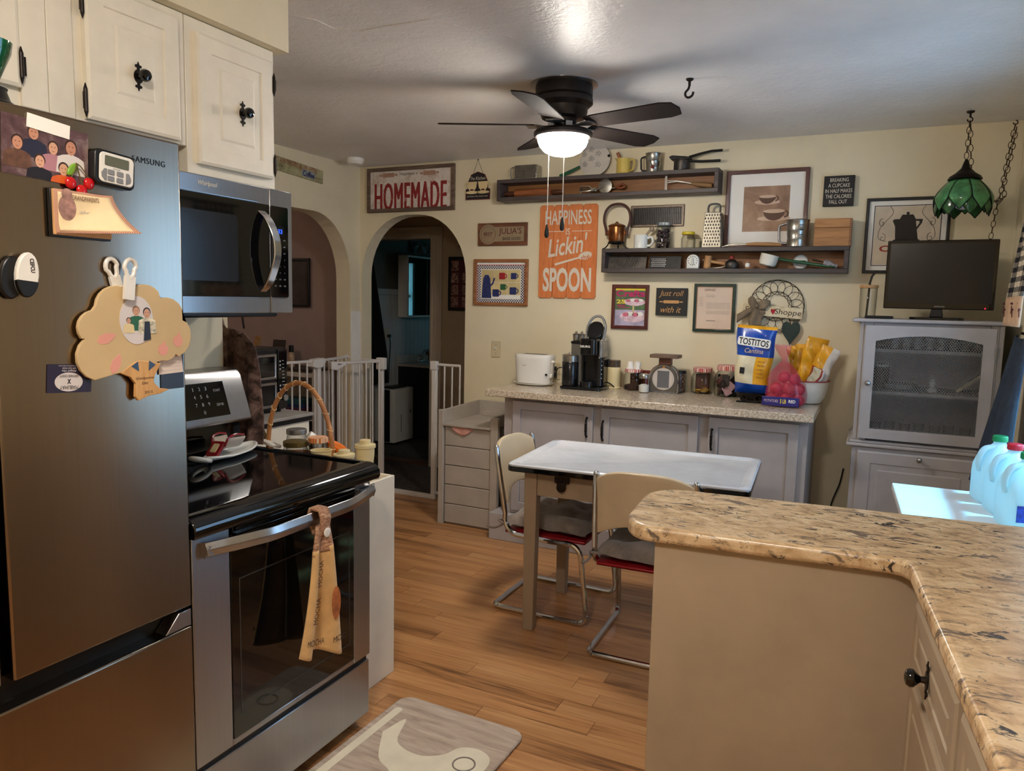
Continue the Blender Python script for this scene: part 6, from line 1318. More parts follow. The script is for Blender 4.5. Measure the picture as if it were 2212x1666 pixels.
# notepad with curled pages
t = thing('note_pad', 'small magnetic bear notepad with curled pages under the cherry magnet', 'notepad', onf(.985, 1.612, .0004), 90)
PADM = mat('pad_cream', (228, 206, 164), .7, var=.06); PADB = checks('pad_border', (214, 178, 150), (150, 84, 66), 330, .7, False)
b = MB(); b.box(-.062, .062, -.010, 0, -.047, .046); part('backing', b, BLACK, t, .001)
b = MB(); b.box(-.060, .060, -.016, -.010, -.043, .044); part('page_block', b, mat('page_edges', (206, 160, 110), .7, var=.1), t, .001)
def page(u, v):
    c = max(0, (u*.9+(1-v)*.9-.75)); return (-.059+.120*u+.012*c, -.0165-.030*c*c*2.2, -.042+.086*v+.010*c)
b = MB(); b.grid(page, 16, 14); part('top_page', b, PADB, t, solid=.0006)
b = MB(); b.grid(lambda u, v: (lambda p: (p[0], p[1]-.0008, p[2]))(page(.06+.88*u, .06+.88*v)), 16, 14); part('page_field', b, PADM, t, solid=.0004)
lettering(t, 'GRANDPARENTS', .004, .031, .056, .009, -.0192, MARP)
b = MB(); b.prism(circ(-.034, .010, .018, 18, .024), -.0185, -.018); b.prism(circ(-.034, .036, .011, 14), -.0188, -.0186); part('bear_print', b, mat('bear_mauve', (158, 120, 110), .7, var=.2, vs=60), t)['kind'] = 'stuff'
for x, z in ((0, .005), (.018, -.004), (.01, -.016)): lettering(t, 'abc', x, z, .022, .006, -.0195, PRINTG, shear=.4)
# clips
t = thing('bag_clip', 'white and black oval magnetic clip printed CEFCU on the refrigerator', 'clip', onf(.862, 1.490), 90); t.rotation_euler = (0, math.radians(6), math.radians(90))
b = MB(); b.prism(circ(.006, 0, .021, 24, .042), -.022, -.010); part('jaw', b, WPL, t, .003)
b = MB(); b.prism([(p, q) for p, q in circ(.006, 0, .0212, 24, .0422) if q < -.002], -.0235, -.012); part('grip', b, BLACK, t, .002)
b = MB(); b.prism(circ(-.016, -.008, .021, 24, .040), -.011, 0); part('back_jaw', b, BLACK, t, .003)
lettering(t, 'CEFCU', .012, .018, .026, .008, -.0222, INK, bold=.03, rot=-80)
t = thing('tree_plaque', 'tan tree-shaped plaque with an oval photo clipped to the refrigerator', 'plaque', onf(1.10, 1.365, .006), 90)
TANP = mat('tan_plaque', (204, 178, 134), .6, var=.04); TANT = wood('plaque_trunk_wood', (196, 142, 84), (222, 176, 116), 'z', 2, .6, rnd=False)
cl = []
for (cx, cz, r_, a0, a1) in ((-.085, -.045, .055, 250, 130), (-.095, .02, .04, 215, 100), (-.045, .065, .05, 175, 75), (.02, .075, .045, 140, 40), (.075, .045, .045, 110, -20), (.085, -.005, .055, 60, -70), (.07, -.035, .03, -30, -110)):
    for k in range(7): a = math.radians(a0+(a1-a0)*k/6); cl.append((cx+r_*math.cos(a), .92*(cz+r_*math.sin(a))+.004))
b = MB(); b.prism(cl, -.008, 0); part('crown', b, TANP, t, .001)
b = MB(); b.prism([(-.045, -.075), (-.015, -.055), (.0, -.050), (.03, -.055), (.055, -.06), (.038, -.085), (.034, -.10), (.048, -.115), (.075, -.12), (.05, -.128), (.02, -.130), (-.005, -.138), (-.012, -.128), (-.010, -.10), (-.022, -.085)], -.0095, -.001); part('trunk', b, TANT, t, .001)
HL = mat('fridge_gap', (70, 86, 100), .4, .6)
for s in (-1, 1): b = MB(); b.prism([(.010+s*.014, -.052), (.010+s*.030, -.062), (.010+s*.012, -.074)], -.0100, -.0094); part('trunk_hole', b, HL, t)
b = MB(); b.prism(circ(-.003, .037, .0405, 30, .052), -.0094, -.008); part('photo_print', b, WHT, t)
def p2(x, z, s, m, lay, hair=HAIR): person(t, x, z, s, m, lay, hair, 0, 0, 2.6, -.0094)
p2(-.004, .056, .016, mat('print_green', (44, 102, 74), .5, var=.1), 0, mat('print_blond', (150, 110, 80), .5)); p2(.022, .052, .017, mat('print_cardigan', (196, 190, 168), .5, var=.3, vs=90), 1, BLK); p2(-.023, .036, .010, CRM, 2)
b = MB(); b.prism([(.016, .034), (.028, .034), (.03, -.005), (.012, -.008)], -.0104, -.0099); part('shirt_print', b, BLK, t)
ROSE = mat('rose_sticker', (226, 160, 144), .6, var=.04)
for x, z, a in ((-.075, .0, 20), (-.055, -.055, 65)): b = MB(); b.M = T(x, 0, z) @ rotm('Y', -a); b.prism([(-.022, 0), (-.012, .010), (.004, .011), (.020, .003), (.024, 0), (.018, -.005), (.002, -.011), (-.012, -.009)], -.0086, -.008); part('leaf_sticker', b, ROSE, t)
for x, z in ((.062, -.030), (.102, -.012)): b = MB(); b.prism(circ(x, z, .013, 16), -.0086, -.008); b.prism([(x-.003, z+.011), (x+.004, z+.020), (x+.008, z+.014)], -.0086, -.008); part('apple_sticker', b, ROSE, t)
lettering(t, "Grandparents", .012, -.090, .045, .007, -.0095, DKB, shear=.2); lettering(t, 'Day', .012, -.101, .016, .007, -.0095, DKB, shear=.2); lettering(t, '2015', .020, -.121, .02, .006, -.0095, DKB)
t = thing('chip_clip', 'white plastic chip clip with two loops holding the tree plaque', 'clip', onf(1.068, 1.485, .0005), 90)
for dx, y0, a in ((-.012, -.006, -14), (.008, -.024, 6)):
    b = MB(); b.M = T(dx, y0, 0) @ rotm('Y', a); b.tube([(.014*math.cos(q)*(1 if math.sin(q) > 0 else .7), 0, .026+.020*math.sin(q)) for q in [2*PI*k/20 for k in range(20)]], .0048, 8, closed=True); b.box(-.012, .012, -.004, .004, -.040, .010); part('jaw', b, WPL, t, .002)
t = thing('business_card', 'dark purple leather craft card stuck upside down on the refrigerator', 'card', onf(.952, 1.287), 90); t.rotation_euler = (0, math.radians(4), math.radians(90))
b = MB(); b.prism(rrect(-.046, .046, -.0285, .0285, .002, 2), -.0012, 0); part('card', b, mat('card_purple', (40, 30, 52), .4, var=.02), t)
b = MB(); b.prism(circ(-.002, -.007, .029, 28, .019), -.0016, -.0012); part('oval_print', b, WHT, t)
lettering(t, 'MABUHAY', -.002, -.018, .038, .008, -.0016, BLET, rot=180); lettering(t, 'LEATHER CRAFT', -.002, .005, .040, .005, -.0016, BLET, rot=180); lettering(t, 'X', -.002, -.006, .008, .010, -.0016, BLET, bold=.05)
lettering(t, 'Abigail Uba', -.002, .0155, .03, .005, -.0012, WHT, bold=.01, rot=180); lettering(t, '509 563 0428', -.002, .0205, .028, .003, -.0012, WHT, rot=180); lettering(t, 'www.leathercraft.com', -.002, .025, .044, .0025, -.0012, WHT, rot=180)
t = thing('note_card', 'lined white note under the tree plaque at the refrigerator edge', 'note', onf(1.198, 1.300, .0022), 90)
b = MB(); b.prism([(-.040, -.022), (.026, -.020), (.022, .022), (-.038, .024)], -.0006, 0); part('sheet', b, mat('pinkish_paper', (226, 210, 200), .7), t)
for k in range(5): b = MB(); b.box(-.036, .020, -.0009, -.0006, -.014+k*.008, -.0136+k*.008); part('ruled_line', b, PRINTG, t)
b = MB(); b.box(-.03, .032, -.0018, 0, -.112, .052); tag(part('dark_magnet_card', b, mat('slate_card', (48, 56, 72), .4)), 'slate blue magnet card behind the lined note', 'magnet', None, onf(1.194, 1.355), 90)
t = thing('green_goblet', 'dark green glass goblet with a black base on top of the refrigerator', 'vase', (-1.515, .862, 1.8003))
b = MB(); b.lathe([(.046, 0), (.048, .006), (.040, .012), (.034, .03), (.036, .034)], 28); part('base', b, BLACK, t)
GGR = mat('deep_green_glass', (10, 92, 58), .06, var=.1, coat=.5, tr=.35)
b = MB(); b.lathe([(.020, .034), (.022, .045), (.032, .07), (.044, .098), (.047, .118), (.043, .118), (.036, .09), (.02, .05)], 28); part('cup', b, GGR, t)
# ================================================================== things on and around the range
t = thing('spoon_rest', 'white ceramic spoon rest with open loop handle on the cooktop', 'spoon rest', (-1.935, 1.80, .9145)); t.rotation_euler = (0, 0, math.radians(-75))
b = MB(); b.grid(lambda u, v: ((.145*math.cos(PI*u))*1.0-.04, .050*math.sin(PI*u)*(2*v-1)*(1 if math.cos(PI*u) < .5 else .8), .004+.012*(2*v-1)**2+.010*abs(math.cos(PI*u))**3), 22, 8); part('dish', b, WCER, t, solid=.006)
b = MB(); b.tube([(.135+.038*math.cos(q), .024*math.sin(q), .022+.012*math.cos(q)) for q in [2*PI*k/20 for k in range(20)]], .0075, 8, closed=True); part('loop_handle', b, WCER, t)
t = thing('ceramic_scoop', 'white ceramic dish with a red ribbon holder resting on the spoon rest', 'dish', (-1.945, 1.82, .9365)); t.rotation_euler = (0, 0, math.radians(-75))
b = MB(); b.grid(lambda u, v: (-.055+.095*u, (.036-.010*u)*(2*v-1), .006+.036*abs(2*v-1)**2.2+.008*u), 12, 12); part('dish', b, mat('grey_ceramic', (186, 176, 164), .3, var=.04), t, solid=.005)
RGL = mat('red_glaze', (140, 26, 34), .25, var=.06, coat=.3)
b = MB(); b.M = T(.066, 0, .016) @ rotm('Y', 38); b.prism(rrect(-.032, .032, -.022, .022, .006, 3), -.006, .006, 'z'); part('holder', b, RGL, t, .002)
b = MB(); b.M = T(.066, 0, .016) @ rotm('Y', 38); b.prism(rrect(-.018, .018, -.010, .010, .003, 3), .0062, .0085, 'z'); part('holder_inset', b, CRP, t)
for s in (-1, 1): b = MB(); b.tube(bez([(.05, s*.022, .022), (.035, s*.03, .050), (-.005, s*.034, .056), (-.05, s*.034, .048)], 5), .004, 6); part('red_edge', b, RGL, t)
# crochet-top hand towel on the oven handle
t = thing('hand_towel', 'tan hand towel printed MOCHA with crocheted button top on the oven handle', 'towel', (-1.402, 1.645, .828), 90)
CRO = spots('crochet_yarn', [(.35, (120, 84, 66)), (.5, (178, 134, 106)), (.65, (206, 172, 140))], 60, .95, (1, 1, 2.5)); TWL = mat('towel_tan', (216, 176, 120), .95, var=.06, vs=20, bmp=.5, bs=260, bd=.003, sheen=.3)
def tw(u, v, off=0):
    z = -.085-.29*v-.055*u*v; w = .048+.040*v+.014*v*v; fold = math.sin(u*PI*3.0+.4)*(.016+.010*v)
    return ((u-.5)*2*w*.98-.012*v+.006*math.sin(v*3), -.012-fold*.8-off, z-.008*math.sin(u*PI*3)*v)
b = MB(); b.grid(tw, 36, 26); part('cloth', b, TWL, t, solid=.005)
b = MB(); b.grid(lambda u, v: ((u-.5)*(.052+.046*v), -.013-.010*math.sin(u*PI*3+.4)*v, -.016-.085*v), 20, 14); part('crochet_top', b, CRO, t, solid=.008)
b = MB()
def strap(u, v):
    a = v*2.2; q = [(0, -.012, -.055), (0, -.020, .0), (0, -.012, .024), (0, .022, .026), (0, .030, .0), (0, .010, -.05)]; k = min(4, int(v*5)); f_ = v*5-k
    p = [q[k][i]+(q[k+1][i]-q[k][i])*f_ for i in range(3)]; return ((u-.5)*.040+.006, p[1], p[2])
b.grid(strap, 4, 20); part('strap', b, CRO, t, solid=.007)
b = MB(); b.lathe([(.013, 0), (.014, .003), (.010, .005), (.006, .0045), (.001, .0045)], 20, (.008, -.022, -.042), axis='-y'); bt = part('button', b, PAPER, t)
MOC = mat('mocha_print', (74, 56, 48), .9, var=.1)
for s, x, z, rot, ww in (('MOCHA', -.036, -.150, 84, .075), ('MOCHA', -.052, -.255, 78, .075), ('MOCHA', -.058, -.345, -10, .07), ('MOC', .045, -.372, -4, .055)): lettering(t, s, x, z, ww, .018, -.036, MOC, bold=0, rot=rot)
b = MB(); b.prism(circ(.032, -.26, .020, 18, .05), -.0365, -.036); part('cup_stain_print', b, mat('rust_print', (176, 104, 58), .9, var=.2, vs=40), t)
# narrow white cart at the end of the range
CARTW = mat('cart_white', (226, 218, 200), .5, var=.03)
t = thing('narrow_cart', 'narrow white open-top cart at the end of the range', 'cart', (-1.61, 2.0, 0), 90); cy0, cy1 = -.008+.002, .325
b = MB(); b.box(.0, .325, 0, .014, 0, .79); part('front_panel', b, CARTW, t, .003)
b = MB(); b.box(.311, .325, .014, .50, 0, .79); part('side_panel', b, CARTW, t, .003)
b = MB(); b.box(.0, .014, .014, .50, 0, .79); part('side_panel', b, CARTW, t, .003)
b = MB(); b.box(.014, .311, .486, .50, 0, .79); part('back_panel', b, CARTW, t, .003)
b = MB(); b.box(.014, .311, .014, .486, .755, .768); part('top_shelf', b, CARTW, t)
ZT = .7685
WICK = wood('wicker', (120, 70, 36), (176, 112, 64), 'x', 3, .6, rnd=False)
t = thing('basket', 'round splint basket with tall wrapped hoop handle behind the range', 'basket', (-1.935, 2.165, ZT))
b = MB(); b.M = Matrix.Diagonal((1.22, 1, 1, 1)); b.lathe([(.095, 0), (.105, .004), (.125, .075), (.128, .085), (.122, .085), (.118, .07), (.10, .01)], 36); part('body', b, WICK, t)
b = MB()
for k in range(4): b.lathe([(.108+.005*k, .012+.018*k), (.111+.005*k, .017+.018*k), (.110+.005*k, .022+.018*k)], 36, cap=False)
b.M = Matrix.Identity(4); part('weave_band', b, WICK, t)['kind'] = 'stuff'
hp = [(-.150, .0, .02)]+[(-.158*math.cos(PI*k/24), .0, .10+.268*math.sin(PI*k/24)) for k in range(25)]+[(.150, 0, .02)]
b = MB(); b.tube(hp, .009, 10); hh = part('hoop_handle', b, wood('hoop_wood', (150, 92, 48), (196, 136, 82), 'z', 2, .5, rnd=False), t)
b = MB()
for k in range(2, 25, 2):
    p = Vector(hp[k]); d = (Vector(hp[k+1])-p).normalized(); nn_ = d.cross(Vector((0, 1, 0))).normalized(); b.tube([tuple(p+nn_*.0105*math.cos(q)+Vector((0, 1, 0))*.0105*math.sin(q)+d*.006*math.cos(q)) for q in [2*PI*i/12 for i in range(12)]], .0016, 5, closed=True)
part('wrapping', b, mat('cane_wrap', (222, 190, 140), .6), hh)['kind'] = 'stuff'
BX = Vector((-1.935, 2.165, ZT+.005))
OGING = checks('orange_gingham', (238, 226, 206), (216, 106, 30), 95, .5, True, axes='xy')
def smalljar(name, label, x, y, r, h, lm, lh=.016, tilt=None, gm=CLEAR):
    t = jar(name, label, (BX.x+x, BX.y+y, BX.z), [(r*.9, .001), (r, .006), (r, h*.8), (r*.88, h)], [(r*.93, h-.002), (r*.97, h), (r*.97, h+lh), (r*.9, h+lh+.002)], lm)
    if tilt: t.rotation_euler = tilt; 
    return t
smalljar('spice_jar', 'glass jar with a dull gold lid in the splint basket', .03, -.055, .047, .136, mat('dull_gold_lid', (120, 104, 60), .35, .7, var=.1))
smalljar('spice_jar', 'glass jar with a grey zinc lid in the splint basket', -.055, .045, .040, .158, TIN)
smalljar('spice_jar', 'glass jar with an orange gingham lid in the splint basket', .098, -.010, .038, .150, OGING)
t = thing('orange_cover', 'orange plastic lid tilted against the basket edge', 'lid', (BX.x+.128, BX.y+.055, BX.z+.115)); b = MB(); b.M = rotm('Y', 24) @ rotm('X', -12); b.lathe([(.038, 0), (.040, .003), (.040, .014), (.037, .017), (.030, .0145), (.001, .0145)], 28); part('lid', b, mat('orange_plastic', (224, 112, 30), .35, var=.05), t)
t = thing('open_shaker', 'clear shaker with a white cap tipped over in the splint basket', 'shaker', (BX.x+.045, BX.y+.05, BX.z+.125)); t.rotation_euler = (.3, -.9, .4)
b = MB(); b.lathe([(.024, -.05), (.026, -.045), (.026, .02), (.022, .026)], 24); part('glass', b, CLEAR, t)
b = MB(); b.lathe([(.026, .024), (.027, .028), (.027, .048), (.024, .05)], 24); part('cap', b, WPL, t)
t = thing('cream_cup', 'small cream cup beside the orange lid behind the range', 'cup', (-1.755, 2.075, ZT)); b = MB(); b.lathe([(.030, 0), (.034, .004), (.036, .142), (.039, .146), (.034, .146), (.031, .02)], 28); part('cup', b, CRP, t)
t = thing('white_plastic_lid', 'flat white plastic lid leaning inside the basket handle', 'lid', (BX.x-.125, BX.y-.03, BX.z+.118)); b = MB(); b.M = rotm('Y', 12) @ rotm('X', -14); b.prism(rrect(-.04, .04, -.03, .03, .010, 4), 0, .012, 'z'); part('lid', b, WPL, t, .003)
for i, (x, y, r_, h_, lab) in enumerate(((-1.672, 2.10, .034, .150, 'shorter cream ribbed-lid tumbler beside the range'), (-1.655, 2.20, .034, .172, 'taller tapered cream tumbler at the cart edge'))):
    t = thing('cream_tumbler', lab, 'tumbler', (x, y, ZT)); b = MB(); b.lathe([(r_*.62, 0), (r_*.66, .004), (r_, h_*.72), (r_, h_*.84)], 28); part('cup', b, CRP, t)
    b = MB(); b.lathe([(r_*1.12, h_*.84), (r_*1.14, h_*.86), (r_*1.12, h_*.91), (r_*.62, h_*.93), (r_*.60, h_), (r_*.55, h_*1.01)], 28); part('lid', b, CRP, t)
# apron on the cabinet end
APR = spots('brown_patterned_cloth', [(.35, (58, 42, 38)), (.5, (104, 80, 72)), (.65, (140, 114, 104))], 22, .95, (1, 1, 1), 2)
t = thing('apron', 'brown patterned apron hanging behind the range from the cabinet end', 'apron', (-2.015, 2.0, 1.42), 0)
def apr(u, v):
    z = -.035-.47*v; half = .055+.03*min(1, v*2.2); cx = -.10+.05*v+.02*math.sin(v*4); return (cx+(u-.5)*2*half-.035*(1-v)*(u < .5), .022+.014*math.sin(u*PI*4+v*2)*(.4+.6*v)+.006*math.sin(v*9), z+.075*(u-.5)*(v < .25)*(1-v*4)*-1.6-(0.05*math.sin(PI*u) if v < .12 else 0)*(1-v/.12))
b = MB(); b.grid(apr, 30, 34); part('cloth', b, APR, t, solid=.004)
b = MB(); b.tube(bez([(-.155, .02, -.04), (-.14, .02, .06), (-.10, .018, .16)], 5), .005, 6); b.tube(bez([(-.045, .02, -.08), (-.065, .018, .04), (-.10, .018, .16)], 5), .004, 6); part('neck_strap', b, mat('dark_strap', (46, 32, 30), .9), t)['kind'] = 'stuff'
b = MB(); b.cyl((-.10, -.066, .16), (-.10, .026, .16), .004, n=8); part('peg', b, TIN, t)
# ================================================================== nook with toaster oven
t = thing('utility_cart', 'white utility cart with black-edged top carrying the air fryer oven', 'cart', (-2.80, 2.78, 0))
b = MB(); b.box(-.25, .20, -.24, .24, .845, .862); part('top', b, mat('cart_top_grey', (150, 146, 140), .5), t, .003)
b = MB(); b.box(-.245, .195, -.235, .235, .822, .8445); part('edge_band', b, BLACK, t, .002)
b = MB(); b.box(-.24, .185, -.22, .22, .08, .8215); part('cabinet', b, CARTW, t, .003)
for sx_ in (-1, 1):
    for sy_ in (-1, 1): b = MB(); b.cyl((sx_*.19-.02, sy_*.19, 0), (sx_*.19-.02, sy_*.19, .08), .02, n=12); part('foot', b, BLACK, t)
t = thing('toaster_oven', 'black and steel double air fryer oven on the utility cart', 'toaster oven', (-2.74, 2.78, .8625), 90)
b = MB(); b.box(-.20, .19, .0, .30, .012, .335); part('body', b, BLACK, t, .012)
for z0, z1 in ((.03, .16), (.175, .305)):
    b = MB(); b.frame(-.19, .115, z0, z1, .014, -.010, .002); d_ = part('door', b, STEEL, t, .003); b = MB(); b.box(-.18, .105, -.005, .0, z0+.012, z1-.012); part('glass', b, GLOSSBLK, d_)
b = MB(); b.prism(rrect(.125, .188, .02, .328, .006, 3), -.008, .002); cp_ = part('control_strip', b, GLOSSBLK, t, .002)
for k in range(3):
    for z in (.10, .225): b = MB(); b.prism(circ(.138, z+k*.02, .005, 10), -.0088, -.008); part('button', b, PRINTG, cp_)
b = MB(); b.lathe([(.017, 0), (.017, .012), (.014, .016), (.001, .016)], 22, (.165, -.008, .075), axis='-y'); part('knob', b, CHROME, cp_)
for k in range(8): b = MB(); b.box(.152, .152+.02*(1-.06*k), -.0086, -.008, .14+k*.018, .143+k*.018); part('label_print', b, PRINTG, cp_)
for x in (-.17, .16): b = MB(); b.box(x-.02, x+.02, .03, .27, 0, .012); part('foot', b, BLACK, t)
# ================================================================== baby gates
GW = mat('gate_white', (216, 212, 208), .4, var=.02)
def panel(parent, p, q, z0, z1, n, skip=()):
    p, q = Vector((p[0], p[1], 0)), Vector((q[0], q[1], 0)); d = q-p
    for z in (z0, z1): b = MB(); b.tube([(p.x, p.y, z), (q.x, q.y, z)], .0105, 8); part('rail', b, GW, parent)
    for k in range(n+1):
        c = p+d*(k/n); b = MB(); b.cyl((c.x, c.y, z0), (c.x, c.y, z1), .0062, n=8); part('bar', b, GW, parent)
t = thing('baby_gate', 'white folding baby gate standing across the left archway', 'gate')
panel(t, (-3.45, 4.015), (-3.565, 3.40), .05, 1.02, 10); panel(t, (-3.45, 4.068), (-3.53, 4.46), .05, 1.02, 6)
b = MB(); b.box(-3.475, -3.425, 4.024, 4.058, .0, 1.01); part('post', b, GW, t, .004)
b = MB(); b.prism([(3.97, .985), (3.995, 1.035), (4.09, 1.04), (4.105, 1.01), (4.07, .975), (4.02, .97)], -3.48, -3.42, 'x'); part('joint_cap', b, GW, t, .005)
b = MB(); b.lathe([(.018, 0), (.018, .012), (.010, .016), (.010, .03)], 16, (-3.545, 4.475, 1.02), axis='x'); part('wall_mount', b, GW, t)
for (x, y) in ((-3.565, 3.40), (-3.53, 4.46)): b = MB(); b.cyl((x, y, 0), (x, y, .05), .010, n=8); part('foot', b, GW, t)
t = thing('baby_gate', 'white pressure baby gate standing open in the back archway', 'gate')
yg = 4.585
for x in (-3.30, -2.832): b = MB(); b.box(x-.019, x+.019, yg-.014, yg+.014, 0, 1.0); part('post', b, GW, t, .004)
b = MB(); b.box(-3.32, -2.812, yg-.016, yg+.016, 0, .032); part('bottom_bar', b, GW, t, .003)
panel(t, (-2.812, yg), (-2.622, yg), .05, .995, 3); panel(t, (-3.319, yg), (-3.48, yg), .05, .995, 2)
b = MB(); b.box(-2.862, -2.806, yg-.02, yg+.02, .955, 1.02); part('latch_receiver', b, GW, t, .006)
b = MB(); b.box(-3.33, -3.262, yg-.028, yg+.02, .93, 1.02); part('hinge_cap', b, GW, t, .006)
g0, g1 = Vector((-3.295, 4.55, 0)), Vector((-3.42, 4.165, 0)); panel(t, g0, g1, .08, .995, 7)
b = MB(); d_ = (g1-g0).normalized(); c_ = g1-d_*.02; b.M = T(c_.x, c_.y, .985) @ Matrix.Rotation(math.atan2(d_.y, d_.x), 4, 'Z'); b.prism([(-.09, .02), (.035, .026), (.035, -.03), (-.01, -.038), (-.09, -.005)], -.018, .018); la = part('latch_handle', b, GW, t, .006)
b = MB(); b.M = T(c_.x, c_.y, .985) @ Matrix.Rotation(math.atan2(d_.y, d_.x), 4, 'Z'); b.prism(rrect(-.045, -.015, .0, .010, .003, 2), .018, .0195); part('latch_button', b, GB, la)
for k in (0, 1): b = MB(); b.cyl((g1.x-.0*k, g1.y, .03), (g1.x, g1.y, .08), .008, n=8) if k == 0 else b.cyl((g0.x, g0.y, .03), (g0.x, g0.y, .08), .008, n=8); part('pin', b, GW, t)
# ================================================================== room behind the left arch
BKW = mat('bookcase_white', (206, 198, 188), .5, var=.03)
t = thing('bookcase', 'low white bookcase with dark top seen through the left archway', 'bookcase', (-4.25, 4.50, 0))
for x in (-.50, .46): b = MB(); b.box(x, x+.02, -.12, .115, 0, .90); part('side_panel', b, BKW, t, .002)
for z in (.06, .52): b = MB(); b.box(-.48, .46, -.12, .115, z, z+.022); part('shelf', b, BKW, t, .002)
b = MB(); b.box(-.48, .46, .105, .115, .08, .88); part('back_panel', b, BKW, t)
b = MB(); b.box(-.48, .46, -.115, -.105, .85, .885); part('top_rail', b, BKW, t, .002)
b = MB(); b.box(-.51, .49, -.125, .118, .9, .915); part('top_board', b, mat('dark_top', (58, 46, 40), .5, var=.1), t, .002)
random.seed(11); bcols = [(30, 70, 60), (84, 40, 70), (36, 52, 92), (40, 90, 100), (120, 40, 40), (50, 50, 54)]
bn = ['dark green', 'plum', 'navy blue', 'teal', 'dark red', 'charcoal']
zb = .542
for k in range(4):
    b = MB(); hgt = .028+.006*(k % 2); b.box(-.15, .12-.01*k, -.09, .08, 0, hgt); o = part('book', b, mat('book_%s' % bn[k], bcols[k], .5), None, .002); tag(o, '%s book lying in the stack on the bookcase shelf' % bn[k], 'book', 'books on the bookcase', (-4.02, 4.50, zb)); zb += hgt+.0005
for k in range(6):
    b = MB(); b.box(-.016, .016, -.08, .08, 0, .20+.012*(k % 3)); tag(part('book', b, mat('spine_%s' % bn[k], tuple(v+10 for v in bcols[k]), .5), None, .002), '%s book standing upright on the bookcase shelf' % bn[k], 'book', 'books on the bookcase', (-4.60+k*.034, 4.50, .5425))
b = MB(); b.M = rotm('Y', 16); b.box(-.03, .0, -.02, .02, 0, .22); tag(part('wooden_board', b, WOODL), 'pale leaning wooden board on top of the bookcase', 'board', None, (-4.46, 4.48, .924))
b = MB(); b.M = rotm('X', -10); b.box(-.06, .06, -.012, .0, 0, .20); tag(part('photo_frame', b, mat('dark_wood_frame', (48, 36, 32), .5)), 'dark picture frame standing on the bookcase', 'picture frame', None, (-4.24, 4.50, .9175))
t = thing('lotion_bottle', 'slim bottle with a black cap on the bookcase', 'bottle', (-4.06, 4.46, .9155))
b = MB(); b.lathe([(.024, 0), (.025, .004), (.025, .10), (.018, .115)], 20); part('body', b, mat('bottle_tan', (168, 140, 110), .3, var=.2, vs=40), t); b = MB(); b.lathe([(.018, .115), (.0185, .12), (.0185, .165), (.016, .168)], 20); part('cap', b, BLACK, t)
b = MB(); b.box(-.45, .43, -.1215, -.1205, .085, .515); b.grid(lambda u, v: (-.46+.9*u, -.127+.006*math.sin(u*60), .09+.42*v), 90, 2); tag(part('cloth_skirt', b, spots('blue_dotted_cloth', [(.4, (24, 26, 44)), (.6, (36, 42, 74)), (.68, (150, 160, 190))], 130, .9, det=1)), 'dark blue dotted cloth hung across the bookcase bottom', 'cloth', None, (-4.25, 4.50, 0))
r = thing('wall_frame', 'dark narrow framed picture on the mauve wall beyond the left archway', 'picture', (-4.12, 4.6194, 1.57))
b = MB(); b.frame(-.12, .12, -.19, .19, .02, -.02, 0); part('frame', b, BLKF, r, .002); b = MB(); b.box(-.1, .1, -.008, -.001, -.17, .17); part('print', b, mat('dark_picture', (60, 50, 48), .5, var=.3), r)
# ================================================================== hall and bathroom
r = thing('collage_frame', 'black framed maroon photo collage on the hall wall', 'picture', (-3.115, 5.4994, 1.595))
b = MB(); b.frame(-.145, .145, -.225, .225, .022, -.022, 0); part('frame', b, BLKF, r, .002)
b = MB(); b.box(-.125, .125, -.008, -.001, -.205, .205); part('backing', b, mat('collage_maroon', (76, 34, 38), .5, var=.05), r)
for i in range(4):
    for j in range(2):
        b = MB(); x = -.088+j*.11; z = .15-i*.10
        if not (j == 1 and i == 0): b.box(x-.035, x+.035, -.0088, -.008, z-.042, z+.042); part('photo_print', b, spots('collage_photo_%d' % i, [(.35, (40, 30, 34)), (.5, (140, 96, 84)), (.7, (206, 178, 160))], 40+9*i, .5) if j == 0 else MATS['collage_photo_%d' % i], r)
lettering(r, 'The', .03, .165, .05, .03, -.008, GOLD, shear=.3); lettering(r, '70', .05, .12, .05, .03, -.008, GOLD)
r = thing('small_wall_frame', 'small black framed photo above the collage on the hall wall', 'picture', (-3.06, 5.4994, 2.0)); b = MB(); b.frame(-.10, .10, -.10, .10, .018, -.02, 0); part('frame', b, BLKF, r, .002); b = MB(); b.box(-.085, .085, -.008, -.001, -.085, .085); part('print', b, MATS['collage_photo_1'], r)
t = thing('dehumidifier', 'white portable dehumidifier with a black front on the bathroom floor', 'dehumidifier', (-4.36, 6.28, 0))
b = MB(); b.prism(rrect(-.125, .125, -.18, .18, .03, 4), .02, .56, 'z'); part('body', b, WPL, t, .01)
b = MB(); b.box(-.055, .075, -.187, -.16, .03, .555); part('front_grille', b, BLACK, t, .006)
b = MB(); b.box(.1245, .127, -.06, -.055, .12, .30); b.box(.1245, .127, .10, .115, .30, .33); part('water_gauge', b, BLACK, t)['kind'] = 'stuff'
b = MB(); b.box(-.07, .07, -.12, .12, .56, .575); part('top_grille', b, BLACK, t, .004)
for x in (-.09, .09):
    for y in (-.13, .13): b = MB(); b.ball((x, y, .0115), .0113, 10, 6); part('wheel', b, BLACK, t)
t = thing('bathroom_vanity', 'dark vanity with a pale top and faucet in the bathroom', 'vanity', (-4.20, 7.05, 0))
b = MB(); b.box(-.284, .20, -.52, .50, 0, .755); part('cabinet', b, mat('espresso_wood', (26, 22, 22), .5, var=.1), t, .003)
b = MB(); b.box(-.284, .225, -.545, .525, .756, .785); part('countertop', b, mat('vanity_top', (190, 180, 168), .35, var=.04), t, .004)
b = MB(); b.box(-.284, -.266, -.545, .525, .785, .865); part('backsplash', b, MATS['vanity_top'], t, .003)
